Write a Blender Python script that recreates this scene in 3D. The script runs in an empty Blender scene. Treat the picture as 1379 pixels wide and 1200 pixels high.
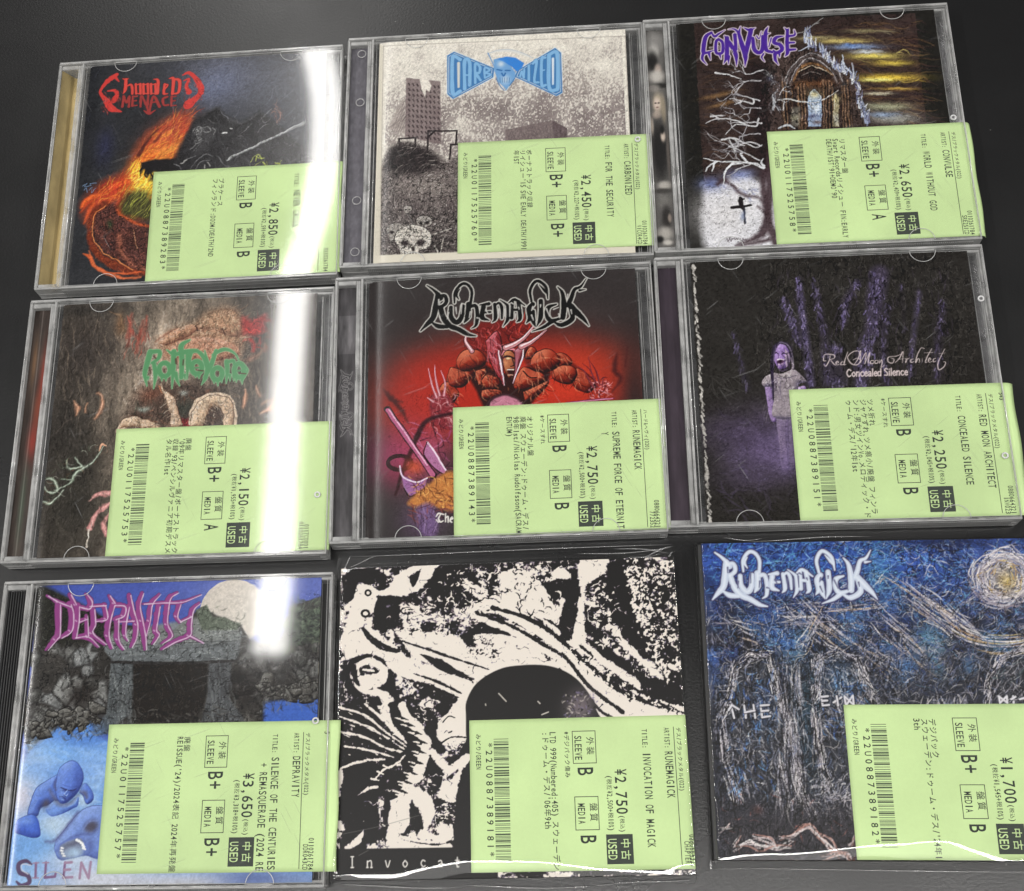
import bpy, math, json
import numpy as np
MM = 0.001
# ------------------------------------------------------------------ camera, light, exposure
sc = bpy.context.scene
cam = bpy.data.cameras.new('camera'); co = bpy.data.objects.new('camera', cam); sc.collection.objects.link(co); sc.camera = co
cam.sensor_width = 36.0; cam.lens = 1743.338 / 1379 * 36; cam.shift_x = (689.5 - 635.121) / 1379; cam.shift_y = (610.867 - 600) / 1379
cam.clip_start = 0.01; cam.clip_end = 50
from mathutils import Matrix
R_ = (0.96689551, -0.2395205, -0.08799439); U_ = (0.25517265, 0.90758666, 0.33342672); F_ = (0.0, 0.34484256, -0.93866054)
co.matrix_world = Matrix(((R_[0], U_[0], -F_[0], 0), (R_[1], U_[1], -F_[1], 0), (R_[2], U_[2], -F_[2], 0.528788), (0, 0, 0, 1)))
w = bpy.data.worlds.new('World'); sc.world = w; w.use_nodes = True
bg = w.node_tree.nodes['Background']; bg.inputs['Color'].default_value = (1.0, 0.99, 0.97, 1); bg.inputs['Strength'].default_value = 0.06
def lamp(name, a, b, width, radiance, col=(1, 0.98, 0.95)):
    """rectangular area light between two points (metres), facing down"""
    a = np.array(a, float); b = np.array(b, float); L = float(np.linalg.norm(b - a))
    d = bpy.data.lights.new(name, 'AREA'); d.shape = 'RECTANGLE'; d.size = L; d.size_y = width
    d.energy = radiance * math.pi * L * width; d.color = col
    o = bpy.data.objects.new(name, d); sc.collection.objects.link(o)
    o.location = (a + b) / 2; o.rotation_euler = (0, 0, math.atan2(b[1] - a[1], b[0] - a[0]))
    return o
lamp('ceiling_tube', (-0.565, 0.72, 2.4), (0.11, 3.30, 2.4), 0.078, 17)
lamp('ceiling_tube_behind', (-1.2, 0.14, 2.4), (1.6, -0.56, 2.4), 0.09, 32)
lamp('fill_light_left', (-2.2, -0.6, 2.4), (-1.75, 1.2, 2.4), 0.12, 73)  # added fill light, raises brightness from outside the lids' reflections
lamp('fill_light_right', (2.3, -0.8, 2.4), (2.75, 1.0, 2.4), 0.12, 73)  # second added fill, on the opposite side, also unseen
# added dim area lights imitate a lit ceiling's sheen on table and cards
lamp('sheen_light_behind', (-1.3, -0.20, 2.45), (1.7, -0.95, 2.45), 0.75, 2.4)
lamp('sheen_light_far', (-0.42, 2.75, 2.45), (0.5, 4.4, 2.45), 0.9, 3.6)
sc.view_settings.view_transform = 'Standard'; sc.view_settings.look = 'None'; sc.view_settings.exposure = 0; sc.view_settings.gamma = 1
sc.view_settings.use_curve_mapping = False
sc.cycles.max_bounces = 12; sc.cycles.transparent_max_bounces = 24; sc.cycles.use_denoising = True
sc.cycles.caustics_reflective = False; sc.cycles.caustics_refractive = False

# ------------------------------------------------------------------ where each case lies: x, y (mm), turn; and the photo-plane map used to author its print
POSE = {'A': (-93.149, 367.830, -0.232), 'B': (47.105, 337.184, -0.244), 'C': (185.411, 304.023, -0.242), 'D': (-124.234, 241.077, -0.236), 'E': (15.329, 212.337, -0.230), 'F': (154.263, 180.587, -0.243), 'G': (-152.182, 111.185, -0.235), 'H': (-12.068, 80.428, -0.229), 'I': (133.893, 50.178, -0.250)}
HOM = {'A': (0.387163, 0.0274524, -106.583, -0.0255934, -0.4370416, 104.0526, 6.391059e-05, 0.0002421688, 1),
  'B': (0.378272, -0.002033845, -251.3323, -0.02119017, -0.4376836, 98.61217, 6.391059e-05, 0.0002421688, 1),
  'C': (0.3691332, -0.0374738, -393.3298, -0.02211102, -0.437899, 98.27141, 6.391059e-05, 0.0002421688, 1),
  'D': (0.3872991, 0.02931854, -106.3932, -0.01572744, -0.405325, 234.1406, 6.391059e-05, 0.0002421688, 1),
  'E': (0.3780918, -0.007665716, -247.3942, -0.01834837, -0.4064179, 230.9883, 6.391059e-05, 0.0002421688, 1),
  'F': (0.369193, -0.03684517, -392.8933, -0.01355678, -0.407112, 225.1304, 6.391059e-05, 0.0002421688, 1),
  'G': (0.3870914, 0.02834019, -109.376, -0.007452952, -0.3731746, 367.0268, 6.391059e-05, 0.0002421688, 1),
  'H': (0.3793846, -0.008969109, -251.4786, -0.01018999, -0.3752289, 367.7376, 6.391059e-05, 0.0002421688, 1),
  'I': (0.3699999, -0.03685918, -408.3287, -0.002367824, -0.3769972, 355.3134, 6.391059e-05, 0.0002421688, 1)}
# ------------------------------------------------------------------ a small numpy painter for the printed cards (display colours, 0-255)
PPM = 3.6
def fbm(rs, ny, nx, cells, octs=4, gain=0.55, asp=1.0):
    out = np.zeros((ny, nx)); amp = 1.0; tot = 0
    for o in range(octs):
        cy, cx = max(2, int(cells * (2 ** o) * asp)), max(2, int(cells * (2 ** o)))
        g = rs.rand(cy + 3, cx + 3)
        yy = np.linspace(0, cy, ny); xx = np.linspace(0, cx, nx)
        iy, ix = yy.astype(int), xx.astype(int); fy, fx = yy - iy, xx - ix
        fy = (fy * fy * (3 - 2 * fy))[:, None]; fx = (fx * fx * (3 - 2 * fx))[None]
        a = g[iy][:, ix]; b_ = g[iy][:, ix + 1]; c = g[iy + 1][:, ix]; d = g[iy + 1][:, ix + 1]
        out += amp * ((a * (1 - fx) + b_ * fx) * (1 - fy) + (c * (1 - fx) + d * fx) * fy); tot += amp; amp *= gain
    return out / tot
def smooth(P, n=6):
    P = np.asarray(P, float)
    if len(P) < 3: return P
    Q = np.concatenate([[2 * P[0] - P[1]], P, [2 * P[-1] - P[-2]]]); out = []
    for i in range(1, len(Q) - 2):
        p0, p1, p2, p3 = Q[i - 1], Q[i], Q[i + 1], Q[i + 2]
        for t in np.linspace(0, 1, n, endpoint=False):
            out.append(0.5 * (2 * p1 + (p2 - p0) * t + (2 * p0 - 5 * p1 + 4 * p2 - p3) * t * t + (3 * p1 - p0 - 3 * p2 + p3) * t ** 3))
    out.append(P[-1]); return np.array(out)

class Card:
    """one printed face; points are given in a working frame and mapped on to the card in millimetres"""
    def __init__(s, key, ext, bg, seed):
        s.ppm = 4.5 if key == 'H' else PPM
        s.x0, s.x1, s.y0, s.y1 = ext; s.nx = int((s.x1 - s.x0) * s.ppm); s.ny = int((s.y1 - s.y0) * s.ppm)
        s.rs = np.random.RandomState(seed); s.img = np.empty((s.ny, s.nx, 3)); s.img[:] = bg
        s.H = np.array(HOM[key]).reshape(3, 3); s.frame(0, 0, 1)
    def frame(s, x0, y0, k): s.fr = (x0, y0, k); return s
    def P(s, pts):
        p = np.asarray(pts, float).reshape(-1, 2) * s.fr[2] + np.array(s.fr[:2])
        q = np.c_[p, np.ones(len(p))] @ s.H.T; q = q[:, :2] / q[:, 2:]
        return np.stack([(q[:, 0] - s.x0) * s.ppm, (s.y1 - q[:, 1]) * s.ppm], -1)
    def K(s): return s.fr[2] * 0.335 * s.ppm          # frame unit -> card pixel (about 3 photo px per mm)
    def _box(s, P, m):
        a = np.floor(P.min(0) - m).astype(int); b_ = np.ceil(P.max(0) + m).astype(int) + 1
        return max(a[0], 0), min(b_[0], s.nx), max(a[1], 0), min(b_[1], s.ny)
    def _put(s, bx, mask, col, a):
        x0, x1, y0, y1 = bx; m = (np.clip(mask, 0, 1) * a)[..., None]
        s.img[y0:y1, x0:x1] = s.img[y0:y1, x0:x1] * (1 - m) + np.asarray(col, float) * m
    @staticmethod
    def _sd(P, X, Y, R=None, closed=False):
        d = np.full(X.shape, 1e9); n = len(P)
        for i in range(n if closed else n - 1):
            a, b_ = P[i], P[(i + 1) % n]; e = b_ - a; L = (e * e).sum() + 1e-9
            t = np.clip(((X - a[0]) * e[0] + (Y - a[1]) * e[1]) / L, 0, 1)
            q = np.hypot(X - a[0] - t * e[0], Y - a[1] - t * e[1])
            if R is not None: q = q - (R[i] + (R[(i + 1) % n] - R[i]) * t)
            d = np.minimum(d, q)
        return d
    def stroke(s, pts, w, col, a=1.0, soft=1.0, sm=True, jag=0.0, raw=False, grow=0.0):
        P = np.asarray(pts, float) if raw else s.P(pts)
        w = np.atleast_1d(np.asarray(w, float)) * (1 if raw else s.K()) / 2
        if sm and len(P) > 2: P = smooth(P, 5)
        R = np.interp(np.linspace(0, 1, len(P)), np.linspace(0, 1, len(w)), w) if len(w) > 1 else np.full(len(P), w[0])
        if jag: R = R * (1 + jag * (s.rs.rand(len(P)) - 0.5) * 2)
        R = R + grow
        bx = s._box(P, R.max() + soft + 1)
        if bx[1] <= bx[0] or bx[3] <= bx[2]: return
        Y, X = np.mgrid[bx[2]:bx[3], bx[0]:bx[1]]
        d = s._sd(P, X + 0.0, Y + 0.0, R) if len(P) > 1 else np.hypot(X - P[0, 0], Y - P[0, 1]) - R[0]
        thin = min(1.0, max(0.25, 2 * R.max()))
        s._put(bx, 0.5 - d / soft, col, a * (thin if R.max() < 0.5 else 1))
    def poly(s, pts, col, a=1.0, soft=1.2, sm=False, tex=0.0, cells=12):
        P = s.P(pts)
        if sm: P = smooth(np.concatenate([P, P[:1]]), 5)[:-1]
        bx = s._box(P, soft + 1)
        if bx[1] <= bx[0] or bx[3] <= bx[2]: return
        Y, X = np.mgrid[bx[2]:bx[3], bx[0]:bx[1]]; X = X + 0.0; Y = Y + 0.0
        ins = np.zeros(X.shape, bool); n = len(P)
        for i in range(n):
            a_, b_ = P[i], P[(i + 1) % n]
            c = ((a_[1] > Y) != (b_[1] > Y)) & (X < (b_[0] - a_[0]) * (Y - a_[1]) / (b_[1] - a_[1] + 1e-12) + a_[0]); ins ^= c
        d = s._sd(P, X, Y, None, True); d = np.where(ins, -d, d)
        m = np.clip(0.5 - d / soft, 0, 1)
        if tex: col = np.asarray(col, float) * (1 + tex * (fbm(s.rs, X.shape[0], X.shape[1], cells) - 0.5) * 2)[..., None]
        s._put(bx, m, col, a)
    def blob(s, c, rx, ry, col, a=1.0, ang=0.0, p=1.0):
        P = s.P([c])[0]; k = s.K(); rx, ry = rx * k, ry * k; m = max(rx, ry) * 2.4
        bx = s._box(P[None], m)
        if bx[1] <= bx[0] or bx[3] <= bx[2]: return
        Y, X = np.mgrid[bx[2]:bx[3], bx[0]:bx[1]]; X = X - P[0]; Y = Y - P[1]
        ca, sa = math.cos(ang), math.sin(ang); u = (X * ca + Y * sa) / rx; v = (-X * sa + Y * ca) / ry
        s._put(bx, np.exp(-((u * u + v * v) ** p)), col, a)
    def ell(s, c, rx, ry, w, col, a=1.0, a0=0, a1=360, ang=0.0, soft=1.0, jag=0.0, grow=0.0):
        t = np.radians(np.linspace(a0, a1, 22)); ca, sa = math.cos(ang), math.sin(ang)
        x = rx * np.cos(t); y = ry * np.sin(t)
        s.stroke(np.stack([c[0] + x * ca - y * sa, c[1] + x * sa + y * ca], -1), w, col, a, soft, False, jag, grow=grow)
    def hatch(s, n, region, length, ang, w, cols, a=0.6, jit=0.4, bend=0.2):
        """n short pen or brush marks scattered over a polygon or box region"""
        R = np.asarray(region, float); lo, hi = R.min(0), R.max(0); k = len(R); done = 0; tries = 0
        while done < n and tries < n * 6:
            tries += 1
            p = lo + s.rs.rand(2) * (hi - lo); ins = False
            for i in range(k):
                A, B = R[i], R[(i + 1) % k]
                if (A[1] > p[1]) != (B[1] > p[1]) and p[0] < (B[0] - A[0]) * (p[1] - A[1]) / (B[1] - A[1] + 1e-12) + A[0]: ins = not ins
            if not ins: continue
            th = (ang(p) if callable(ang) else ang) + jit * s.rs.randn(); L = length * (0.4 + s.rs.rand())
            q = p + L * np.array([math.cos(th), math.sin(th)]); mid = (p + q) / 2 + bend * L * s.rs.randn() * np.array([-math.sin(th), math.cos(th)])
            c = cols[s.rs.randint(len(cols))]
            tt = np.linspace(0, 1, 5)[:, None]; arcp = (1 - tt) ** 2 * p + 2 * tt * (1 - tt) * mid + tt * tt * q
            s.stroke(arcp, [w * 0.25, w * 0.8, w * 0.2], c, a * (0.35 + 0.65 * s.rs.rand()), sm=False, soft=1.3); done += 1
    def warp(s, amp, cells, blur=0.0):
        """brush wobble: push the paint about by a small smooth random field"""
        dx = (fbm(s.rs, s.ny, s.nx, cells, 3) - 0.5) * 2 * amp; dy = (fbm(s.rs, s.ny, s.nx, cells, 3) - 0.5) * 2 * amp
        Y, X = np.mgrid[0:s.ny, 0:s.nx]; x = np.clip(X + dx, 0, s.nx - 1.001); y = np.clip(Y + dy, 0, s.ny - 1.001)
        i, j = x.astype(int), y.astype(int); fx, fy = (x - i)[..., None], (y - j)[..., None]; g = s.img
        s.img = (g[j, i] * (1 - fx) + g[j, i + 1] * fx) * (1 - fy) + (g[j + 1, i] * (1 - fx) + g[j + 1, i + 1] * fx) * fy
        if blur:
            for ax in (0, 1): s.img = s.img * (1 - blur) + blur * 0.5 * (np.roll(s.img, 1, ax) + np.roll(s.img, -1, ax))
    def grain(s, amp, cells=70):
        """value jitter of canvas and brush, proportional to the paint's own tone"""
        f = fbm(s.rs, s.ny, s.nx, cells, 3) - 0.5; f2 = fbm(s.rs, s.ny, s.nx, cells * 2, 1) - 0.5
        s.img = s.img * (1 + amp * (2.2 * f + 0.8 * f2))[..., None]
    def form(s, pts, base, hi, dk, R=0.35, edge=None, ew=5, L=(-0.5, -0.8), a=1.0):
        """a rounded limb or boulder: tone follows the turn of its surface"""
        P = s.P(pts); P = smooth(np.concatenate([P, P[:1]]), 5)[:-1]; bx = s._box(P, 3)
        if bx[1] - bx[0] < 3 or bx[3] - bx[2] < 3: return
        Y, X = np.mgrid[bx[2]:bx[3], bx[0]:bx[1]]; X = X + 0.0; Y = Y + 0.0; ins = np.zeros(X.shape, bool); n = len(P)
        for i in range(n):
            a_, b_ = P[i], P[(i + 1) % n]
            ins ^= ((a_[1] > Y) != (b_[1] > Y)) & (X < (b_[0] - a_[0]) * (Y - a_[1]) / (b_[1] - a_[1] + 1e-12) + a_[0])
        d = s._sd(P, X, Y, None, True); sd = np.where(ins, d, -d); m = np.clip(sd + 0.5, 0, 1)
        r = max(2.0, R * min(np.ptp(P[:, 0]), np.ptp(P[:, 1]))); h = np.sqrt(np.clip(1 - (1 - np.clip(sd / r, 0, 1)) ** 2, 0, 1)) * r
        for _ in range(2): h = 0.5 * h + 0.125 * (np.roll(h, 1, 0) + np.roll(h, -1, 0) + np.roll(h, 1, 1) + np.roll(h, -1, 1))
        gy, gx = np.gradient(h); nz = 1 / np.sqrt(gx * gx + gy * gy + 1); li = -(gx * L[0] + gy * L[1]) * nz
        v = li * 0.9 + (nz - 0.75) * 0.5 + (fbm(s.rs, X.shape[0], X.shape[1], 6, 2) - 0.5) * 0.16
        up = np.clip(v, 0, 1)[..., None]; dn = np.clip(-v * 1.2, 0, 1)[..., None]; b0 = np.array(base, float)
        col = b0 + (np.array(hi, float) - b0) * up + (np.array(dk, float) - b0) * dn
        s._put(bx, m, col, a)
        if edge is not None: s.stroke(np.concatenate([P, P[:1]]), np.array([ew * 0.4, ew, ew * 0.6, ew, ew * 0.4]) * s.K(), edge, 0.85, sm=False, raw=True)
    def ink(s, pts=None, cells=40, w=0.05, dark=0.5, light=0.25, asp=1.0, soft=6, sm=True):
        """wandering dark creases and light ridges, as fine brush and pen work, over a region"""
        m = 1.0
        if pts is not None:
            k = s.img; s.img = np.zeros_like(k); s.poly(pts, (1, 1, 1), 1, soft, sm); m = s.img[..., 0]; s.img = k
        a = fbm(s.rs, s.ny, s.nx, cells, 3, asp=asp); b_ = fbm(s.rs, s.ny, s.nx, int(cells * 1.4), 3, asp=asp)
        d = np.clip(1 - np.abs(a - 0.5) / w, 0, 1) * dark * m; l_ = np.clip(1 - np.abs(b_ - 0.47) / (w * 0.7), 0, 1) * light * m
        s.img = s.img * (1 - d[..., None]); s.img = s.img + (np.minimum(s.img * 1.9 + 12, 235) - s.img) * l_[..., None]
    def sharpen(s, k=0.6, n=1):
        b_ = s.img.copy()
        for _ in range(n):
            for ax in (0, 1): b_ = 0.5 * b_ + 0.25 * (np.roll(b_, 1, ax) + np.roll(b_, -1, ax))
        s.img = np.clip(s.img + k * (s.img - b_), 0, 255)
    def noise(s, amp, cells, octs=4, asp=1.0, add=(1, 1, 1)):
        f = (fbm(s.rs, s.ny, s.nx, cells, octs, asp=asp) - 0.5) * 2 * amp
        s.img += f[..., None] * np.array(add, float)
    def speck(s, n, col, a=0.6, r=0.6):
        for _ in range(n):
            p = np.array([[s.rs.rand() * s.nx, s.rs.rand() * s.ny]]); s.stroke(np.concatenate([p, p + s.rs.randn(1, 2)]), r * (0.5 + s.rs.rand()), col, a * s.rs.rand(), raw=True)
BX = lambda x0, y0, x1, y1: [(x0, y0), (x1, y0), (x1, y1), (x0, y1)]

def letters(c, strokes, fill, edge, ow, jag=0.0):
    """a hand-drawn logo: every stroke first in its outline colour, then in its fill"""
    st = c.rs.get_state()
    if edge is not None:
        for p, w in strokes: c.stroke(p, w, edge, grow=ow * c.K() / 2, jag=jag)
    c.rs.set_state(st)
    for p, w in strokes: c.stroke(p, w, fill, jag=jag)

RUNE = [([(85, 82), (130, 112), (170, 150), (188, 180)], [10, 42]), ([(168, 150), (150, 250), (130, 330), (82, 382), (34, 432)], [40, 48, 40, 8]),
 ([(170, 168), (222, 162), (232, 212), (188, 252)], 30), ([(188, 250), (212, 330), (262, 392), (330, 420), (400, 458), (462, 470)], [38, 44, 40, 34, 8]),
 ([(120, 365), (170, 395), (240, 400)], [14, 38, 30]), ([(268, 250), (268, 320), (308, 366), (348, 330), (362, 240)], [30, 40, 40, 30]),
 ([(296, 215), (300, 135), (350, 72), (398, 76), (430, 130), (420, 220)], [14, 24, 26, 24, 22]), ([(330, 190), (310, 150), (335, 110)], [6, 24, 8]),
 ([(405, 225), (398, 320), (372, 366)], [40, 44, 12]), ([(410, 245), (460, 240), (472, 310), (462, 385), (428, 412)], [30, 30, 28, 6]),
 ([(520, 245), (508, 325), (562, 350)], [36, 40, 10]), ([(492, 232), (560, 222)], [10, 30]), ([(520, 290), (572, 286)], 18),
 ([(606, 226), (612, 330), (588, 364)], [26, 30, 6]), ([(606, 240), (638, 216), (660, 250), (662, 335)], [10, 22, 26, 16]), ([(646, 192), (690, 222), (708, 250), (706, 340), (672, 398)], [6, 18, 28, 28, 4]),
 ([(742, 200), (736, 330)], [24, 30]), ([(788, 205), (802, 330), (778, 362)], [30, 32, 8]), ([(736, 268), (802, 270)], 22), ([(716, 214), (762, 190), (838, 236)], [10, 26, 10]),
 ([(900, 225), (872, 262), (878, 330), (850, 372)], [36, 42, 38, 6]), ([(902, 280), (902, 350), (920, 398)], [30, 40, 8]),
 ([(890, 205), (880, 115), (930, 46), (1000, 92), (1016, 185)], [18, 24, 26, 26, 8]), ([(950, 75), (990, 120), (1012, 150)], [6, 24, 8]),
 ([(962, 200), (960, 325), (930, 398)], [34, 38, 6]), ([(1082, 226), (1022, 250), (1010, 308), (1040, 352), (1122, 332)], [12, 34, 36, 34, 20]),
 ([(1046, 360), (984, 402), (894, 436)], [34, 26, 5]), ([(1092, 92), (1128, 140), (1140, 240), (1132, 330)], [8, 28, 44, 40]),
 ([(1312, 28), (1270, 88), (1222, 112), (1196, 180), (1168, 236)], [5, 20, 28, 34, 34]), ([(1262, 118), (1306, 112)], [20, 4]),
 ([(1188, 236), (1240, 290), (1292, 340), (1332, 392)], [50, 48, 32, 5]), ([(1192, 262), (1204, 338), (1122, 386), (1062, 362)], [30, 40, 36, 14])]
RUNE_HOLES = [[(175, 190), (172, 230)], [(180, 320), (188, 350)], [(306, 250), (312, 300)], [(352, 220), (346, 300)], [(418, 285), (410, 330)], [(470, 330), (490, 335)], [(538, 270), (556, 300)], [(636, 262), (636, 330)], [(684, 265), (684, 320)],
 [(735, 215), (752, 225)], [(790, 250), (795, 265)], [(900, 245), (890, 275)], [(890, 310), (905, 350)], [(960, 230), (958, 250)], [(1060, 265), (1100, 250)], [(1100, 300), (1108, 330)], [(1170, 150), (1164, 190)], [(1195, 270), (1200, 300)], [(250, 290), (240, 340)], [(1005, 260), (1030, 320)], [(724, 240), (722, 320)], [(768, 300), (766, 345)]]

def art_A():
    c = Card('A', (-55.4, 63.0, -60.2, 60.2), (44, 45, 48), 1); c.frame(30, 40, 450 / 1379)
    c.noise(14, 5, 5); c.blob((920, 210), 340, 170, (104, 106, 120), 0.9, 0.3); c.blob((800, 230), 130, 100, (112, 120, 150), 0.7, -0.5); c.blob((340, 480), 40, 90, (48, 50, 84), 0.55)
    c.blob((1100, 330), 260, 260, (62, 64, 70), 0.7)
    c.hatch(260, BX(620, 120, 1230, 420), 70, -0.6, 7, [(120, 122, 135), (70, 72, 82), (95, 98, 112), (60, 60, 66)], 0.35, 0.7)
    c.hatch(160, BX(250, 150, 560, 620), 50, -1.2, 8, [(36, 36, 38), (58, 58, 62), (50, 52, 66)], 0.35, 0.6)
    fire = [(690, 330), (560, 400), (470, 490), (430, 580), (300, 650), (250, 730), (300, 800), (540, 760), (620, 560), (690, 460)]
    c.poly(fire, (186, 72, 46), 0.85, 26, True, 0.3, 8)
    c.blob((600, 430), 110, 70, (196, 96, 66), 0.75, -0.7); c.blob((540, 540), 90, 70, (232, 128, 52), 0.85, -0.6); c.blob((525, 600), 70, 62, (246, 208, 62), 0.95, -0.5); c.blob((560, 640), 60, 40, (250, 226, 70), 0.9); c.blob((500, 630), 44, 50, (250, 220, 72), 0.95, -0.5); c.blob((470, 640), 50, 40, (240, 160, 60), 0.6)
    c.blob((395, 640), 70, 34, (214, 66, 44), 0.8, -0.5); c.blob((610, 490), 60, 26, (240, 176, 80), 0.7, -0.5)
    c.hatch(420, fire, 60, -0.85, 6, [(236, 120, 56), (206, 62, 40), (246, 190, 70), (150, 54, 40), (120, 44, 36), (250, 150, 60)], 0.55, 0.35)
    c.stroke([(480, 515), (520, 450), (560, 410)], [22, 14, 4], (70, 36, 36), 0.8, 4); c.stroke([(545, 460), (600, 400)], [14, 4], (90, 44, 42), 0.7, 4)
    c.hatch(110, BX(430, 570, 560, 690), 50, -0.7, 7, [(255, 240, 120), (255, 224, 70), (246, 180, 60)], 0.85, 0.5)
    body = [(640, 520), (670, 440), (700, 390), (760, 340), (800, 318), (830, 350), (905, 380), (980, 330), (1090, 420), (1230, 560), (1230, 700), (520, 620), (560, 560)]
    c.poly(body, (40, 39, 41), 1, 8, False, 0.3, 14); c.stroke([(700, 395), (760, 342), (800, 320), (830, 352), (905, 382), (985, 335)], [3, 8, 10, 8, 6, 3], (120, 120, 124), 0.5, 5); c.poly([(690, 440), (740, 395), (775, 420), (760, 480), (720, 520), (690, 500)], (74, 72, 74), 0.7, 10, True)
    c.poly([(490, 545), (560, 530), (640, 535), (700, 580), (640, 600), (560, 580), (530, 590), (512, 605), (505, 570), (488, 590)], (34, 32, 34), 1, 4, True)
    for q in ([(500, 560), (484, 580), (490, 600)], [(515, 570), (505, 595), (512, 608)], [(530, 575), (528, 600), (540, 612)]): c.stroke(q, [10, 8, 3], (30, 28, 30))
    c.hatch(170, [(690, 400), (840, 350), (900, 450), (860, 580), (690, 580)], 34, 0.9, 4, [(110, 110, 112), (140, 140, 140), (78, 76, 80), (30, 30, 32)], 0.6, 1.0, 0.5)
    c.hatch(130, BX(880, 400, 1220, 570), 40, 0.4, 4, [(98, 98, 102), (70, 70, 74), (32, 32, 34)], 0.5, 1.2, 0.5)
    c.hatch(26, BX(700, 400, 760, 500), 34, 1.2, 5, [(150, 150, 150), (168, 168, 165)], 0.6, 0.8, 0.6); c.hatch(18, BX(680, 520, 820, 580), 50, -0.3, 5, [(150, 150, 152)], 0.6, 0.5, 0.5)
    c.hatch(16, BX(1010, 300, 1060, 360), 30, 0.9, 5, [(150, 96, 84)], 0.6, 0.9, 0.6)
    c.stroke([(848, 530), (1160, 384)], [9, 5], (176, 178, 178), 0.95); c.stroke([(860, 528), (1150, 392)], 2, (90, 90, 92)); c.stroke([(800, 515), (850, 560)], 7, (120, 120, 118))
    for q in ([(960, 540), (972, 510), (985, 530)], [(1040, 550), (1060, 552)], [(990, 545), (1000, 560)]): c.stroke(q, 5, (176, 188, 70), 0.9)
    c.frame(230, 140, 190 / 1176)
    hood = [(50, 400), (130, 260), (180, 150), (230, 90), (330, 60), (395, 20), (420, 70), (470, 110), (520, 220), (560, 330), (520, 480), (420, 560), (100, 560), (0, 520)]
    c.poly(hood, (42, 41, 43), 0.95, 12); c.poly([(190, 200), (250, 160), (330, 160), (360, 230), (320, 330), (250, 390), (190, 400), (200, 300)], (70, 69, 71), 0.8, 14, True)
    c.hatch(240, [(180, 150), (400, 40), (560, 330), (480, 480), (150, 480), (120, 280)], 60, 0.9, 8, [(64, 63, 65), (90, 89, 92), (34, 33, 35), (50, 50, 52)], 0.6, 0.8, 0.4)
    for q in ([(200, 205), (240, 185), (250, 230), (215, 250)], [(260, 200), (300, 185), (325, 215), (290, 235), (265, 225)], [(215, 260), (255, 280), (230, 300)], [(240, 290), (262, 300)], [(160, 375), (200, 330), (240, 320)], [(190, 385), (230, 340)], [(340, 190), (360, 220), (345, 250)], [(310, 120), (370, 160)]): c.stroke(q, [4, 9, 4], (160, 160, 160), 0.75, 2)
    c.hatch(30, BX(190, 190, 260, 320), 24, 1.0, 6, [(186, 186, 184), (130, 130, 130)], 0.8, 1.2, 0.6); c.stroke([(428, 235), (455, 236)], 12, (206, 206, 206)); c.stroke([(500, 200), (515, 198)], 12, (180, 180, 180)); c.stroke([(415, 65), (440, 90), (480, 110)], 6, (130, 132, 140), 0.8)
    for q in ([(20, 495), (60, 510), (90, 545)], [(80, 495), (130, 460), (200, 425)], [(160, 530), (230, 440), (290, 415), (340, 440)], [(370, 430), (420, 470), (470, 525)], [(200, 540), (250, 470), (320, 470)], [(580, 245), (640, 190), (670, 160)], [(740, 130), (800, 70), (840, 30)], [(750, 110), (770, 150), (820, 120)], [(720, 230), (760, 180), (810, 160)], [(520, 90), (555, 150)], [(920, 300), (1000, 350)], [(1110, 215), (1160, 225)]): c.stroke(q, [3, 8, 3], (136, 136, 138), 0.75, 1.5)
    for q in ([(270, 500), (280, 530)], [(300, 485), (320, 515)], [(75, 490), (100, 480)], [(100, 475), (130, 465)]): c.stroke(q, [10, 14, 6], (170, 168, 164), 0.85)
    for q in ([(860, 30), (900, 60), (905, 110), (870, 150)], [(830, 40), (880, 60)], [(860, 50), (880, 90)]): c.stroke(q, [4, 10, 4], (150, 108, 96), 0.8, 2)
    for q in ([(655, 475), (690, 430), (720, 410)], [(705, 425), (735, 445), (770, 445)], [(690, 505), (750, 475)], [(790, 480), (795, 510)], [(910, 470), (895, 505)]): c.stroke(q, [5, 10, 4], (166, 176, 84), 0.9)
    c.hatch(200, BX(560, 60, 1170, 500), 60, 0.3, 7, [(104, 104, 108), (80, 80, 84), (58, 58, 62), (120, 120, 124)], 0.45, 1.2, 0.5)
    c.stroke([(470, 460), (1100, 145)], [16, 9], (150, 152, 152), 1, 1.5); c.stroke([(480, 448), (1095, 146)], 4, (214, 216, 216)); c.stroke([(490, 462), (1080, 165)], 5, (84, 84, 86))
    c.frame(30, 40, 450 / 1379)
    # the coiling scaled tail at lower left
    c.frame(80, 160, 200 / 1091)
    inner = [(400, 600), (270, 680), (240, 800), (270, 900), (360, 1000), (520, 1090), (640, 1110), (650, 800), (560, 740), (450, 690)]
    c.poly(inner, (76, 48, 44), 1, 10, True, 0.3, 8)
    c.hatch(240, inner, 60, 0.9, 6, [(120, 70, 62), (150, 84, 70), (52, 34, 34), (98, 60, 60), (170, 96, 74), (40, 28, 28)], 0.6, 0.7, 0.4)
    c.blob((370, 770), 22, 36, (52, 66, 46), 0.8); c.blob((530, 900), 80, 60, (60, 38, 34), 0.8, 0.5); c.stroke([(440, 850), (450, 960), (520, 1060), (620, 1100)], [30, 26, 14], (176, 104, 80), 0.7, 8); c.stroke([(540, 810), (570, 920), (560, 960)], 6, (170, 120, 90), 0.8)
    back = [(330, 620), (240, 690), (215, 800), (230, 900), (290, 1000), (400, 1070), (540, 1120), (640, 1140)]
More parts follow.
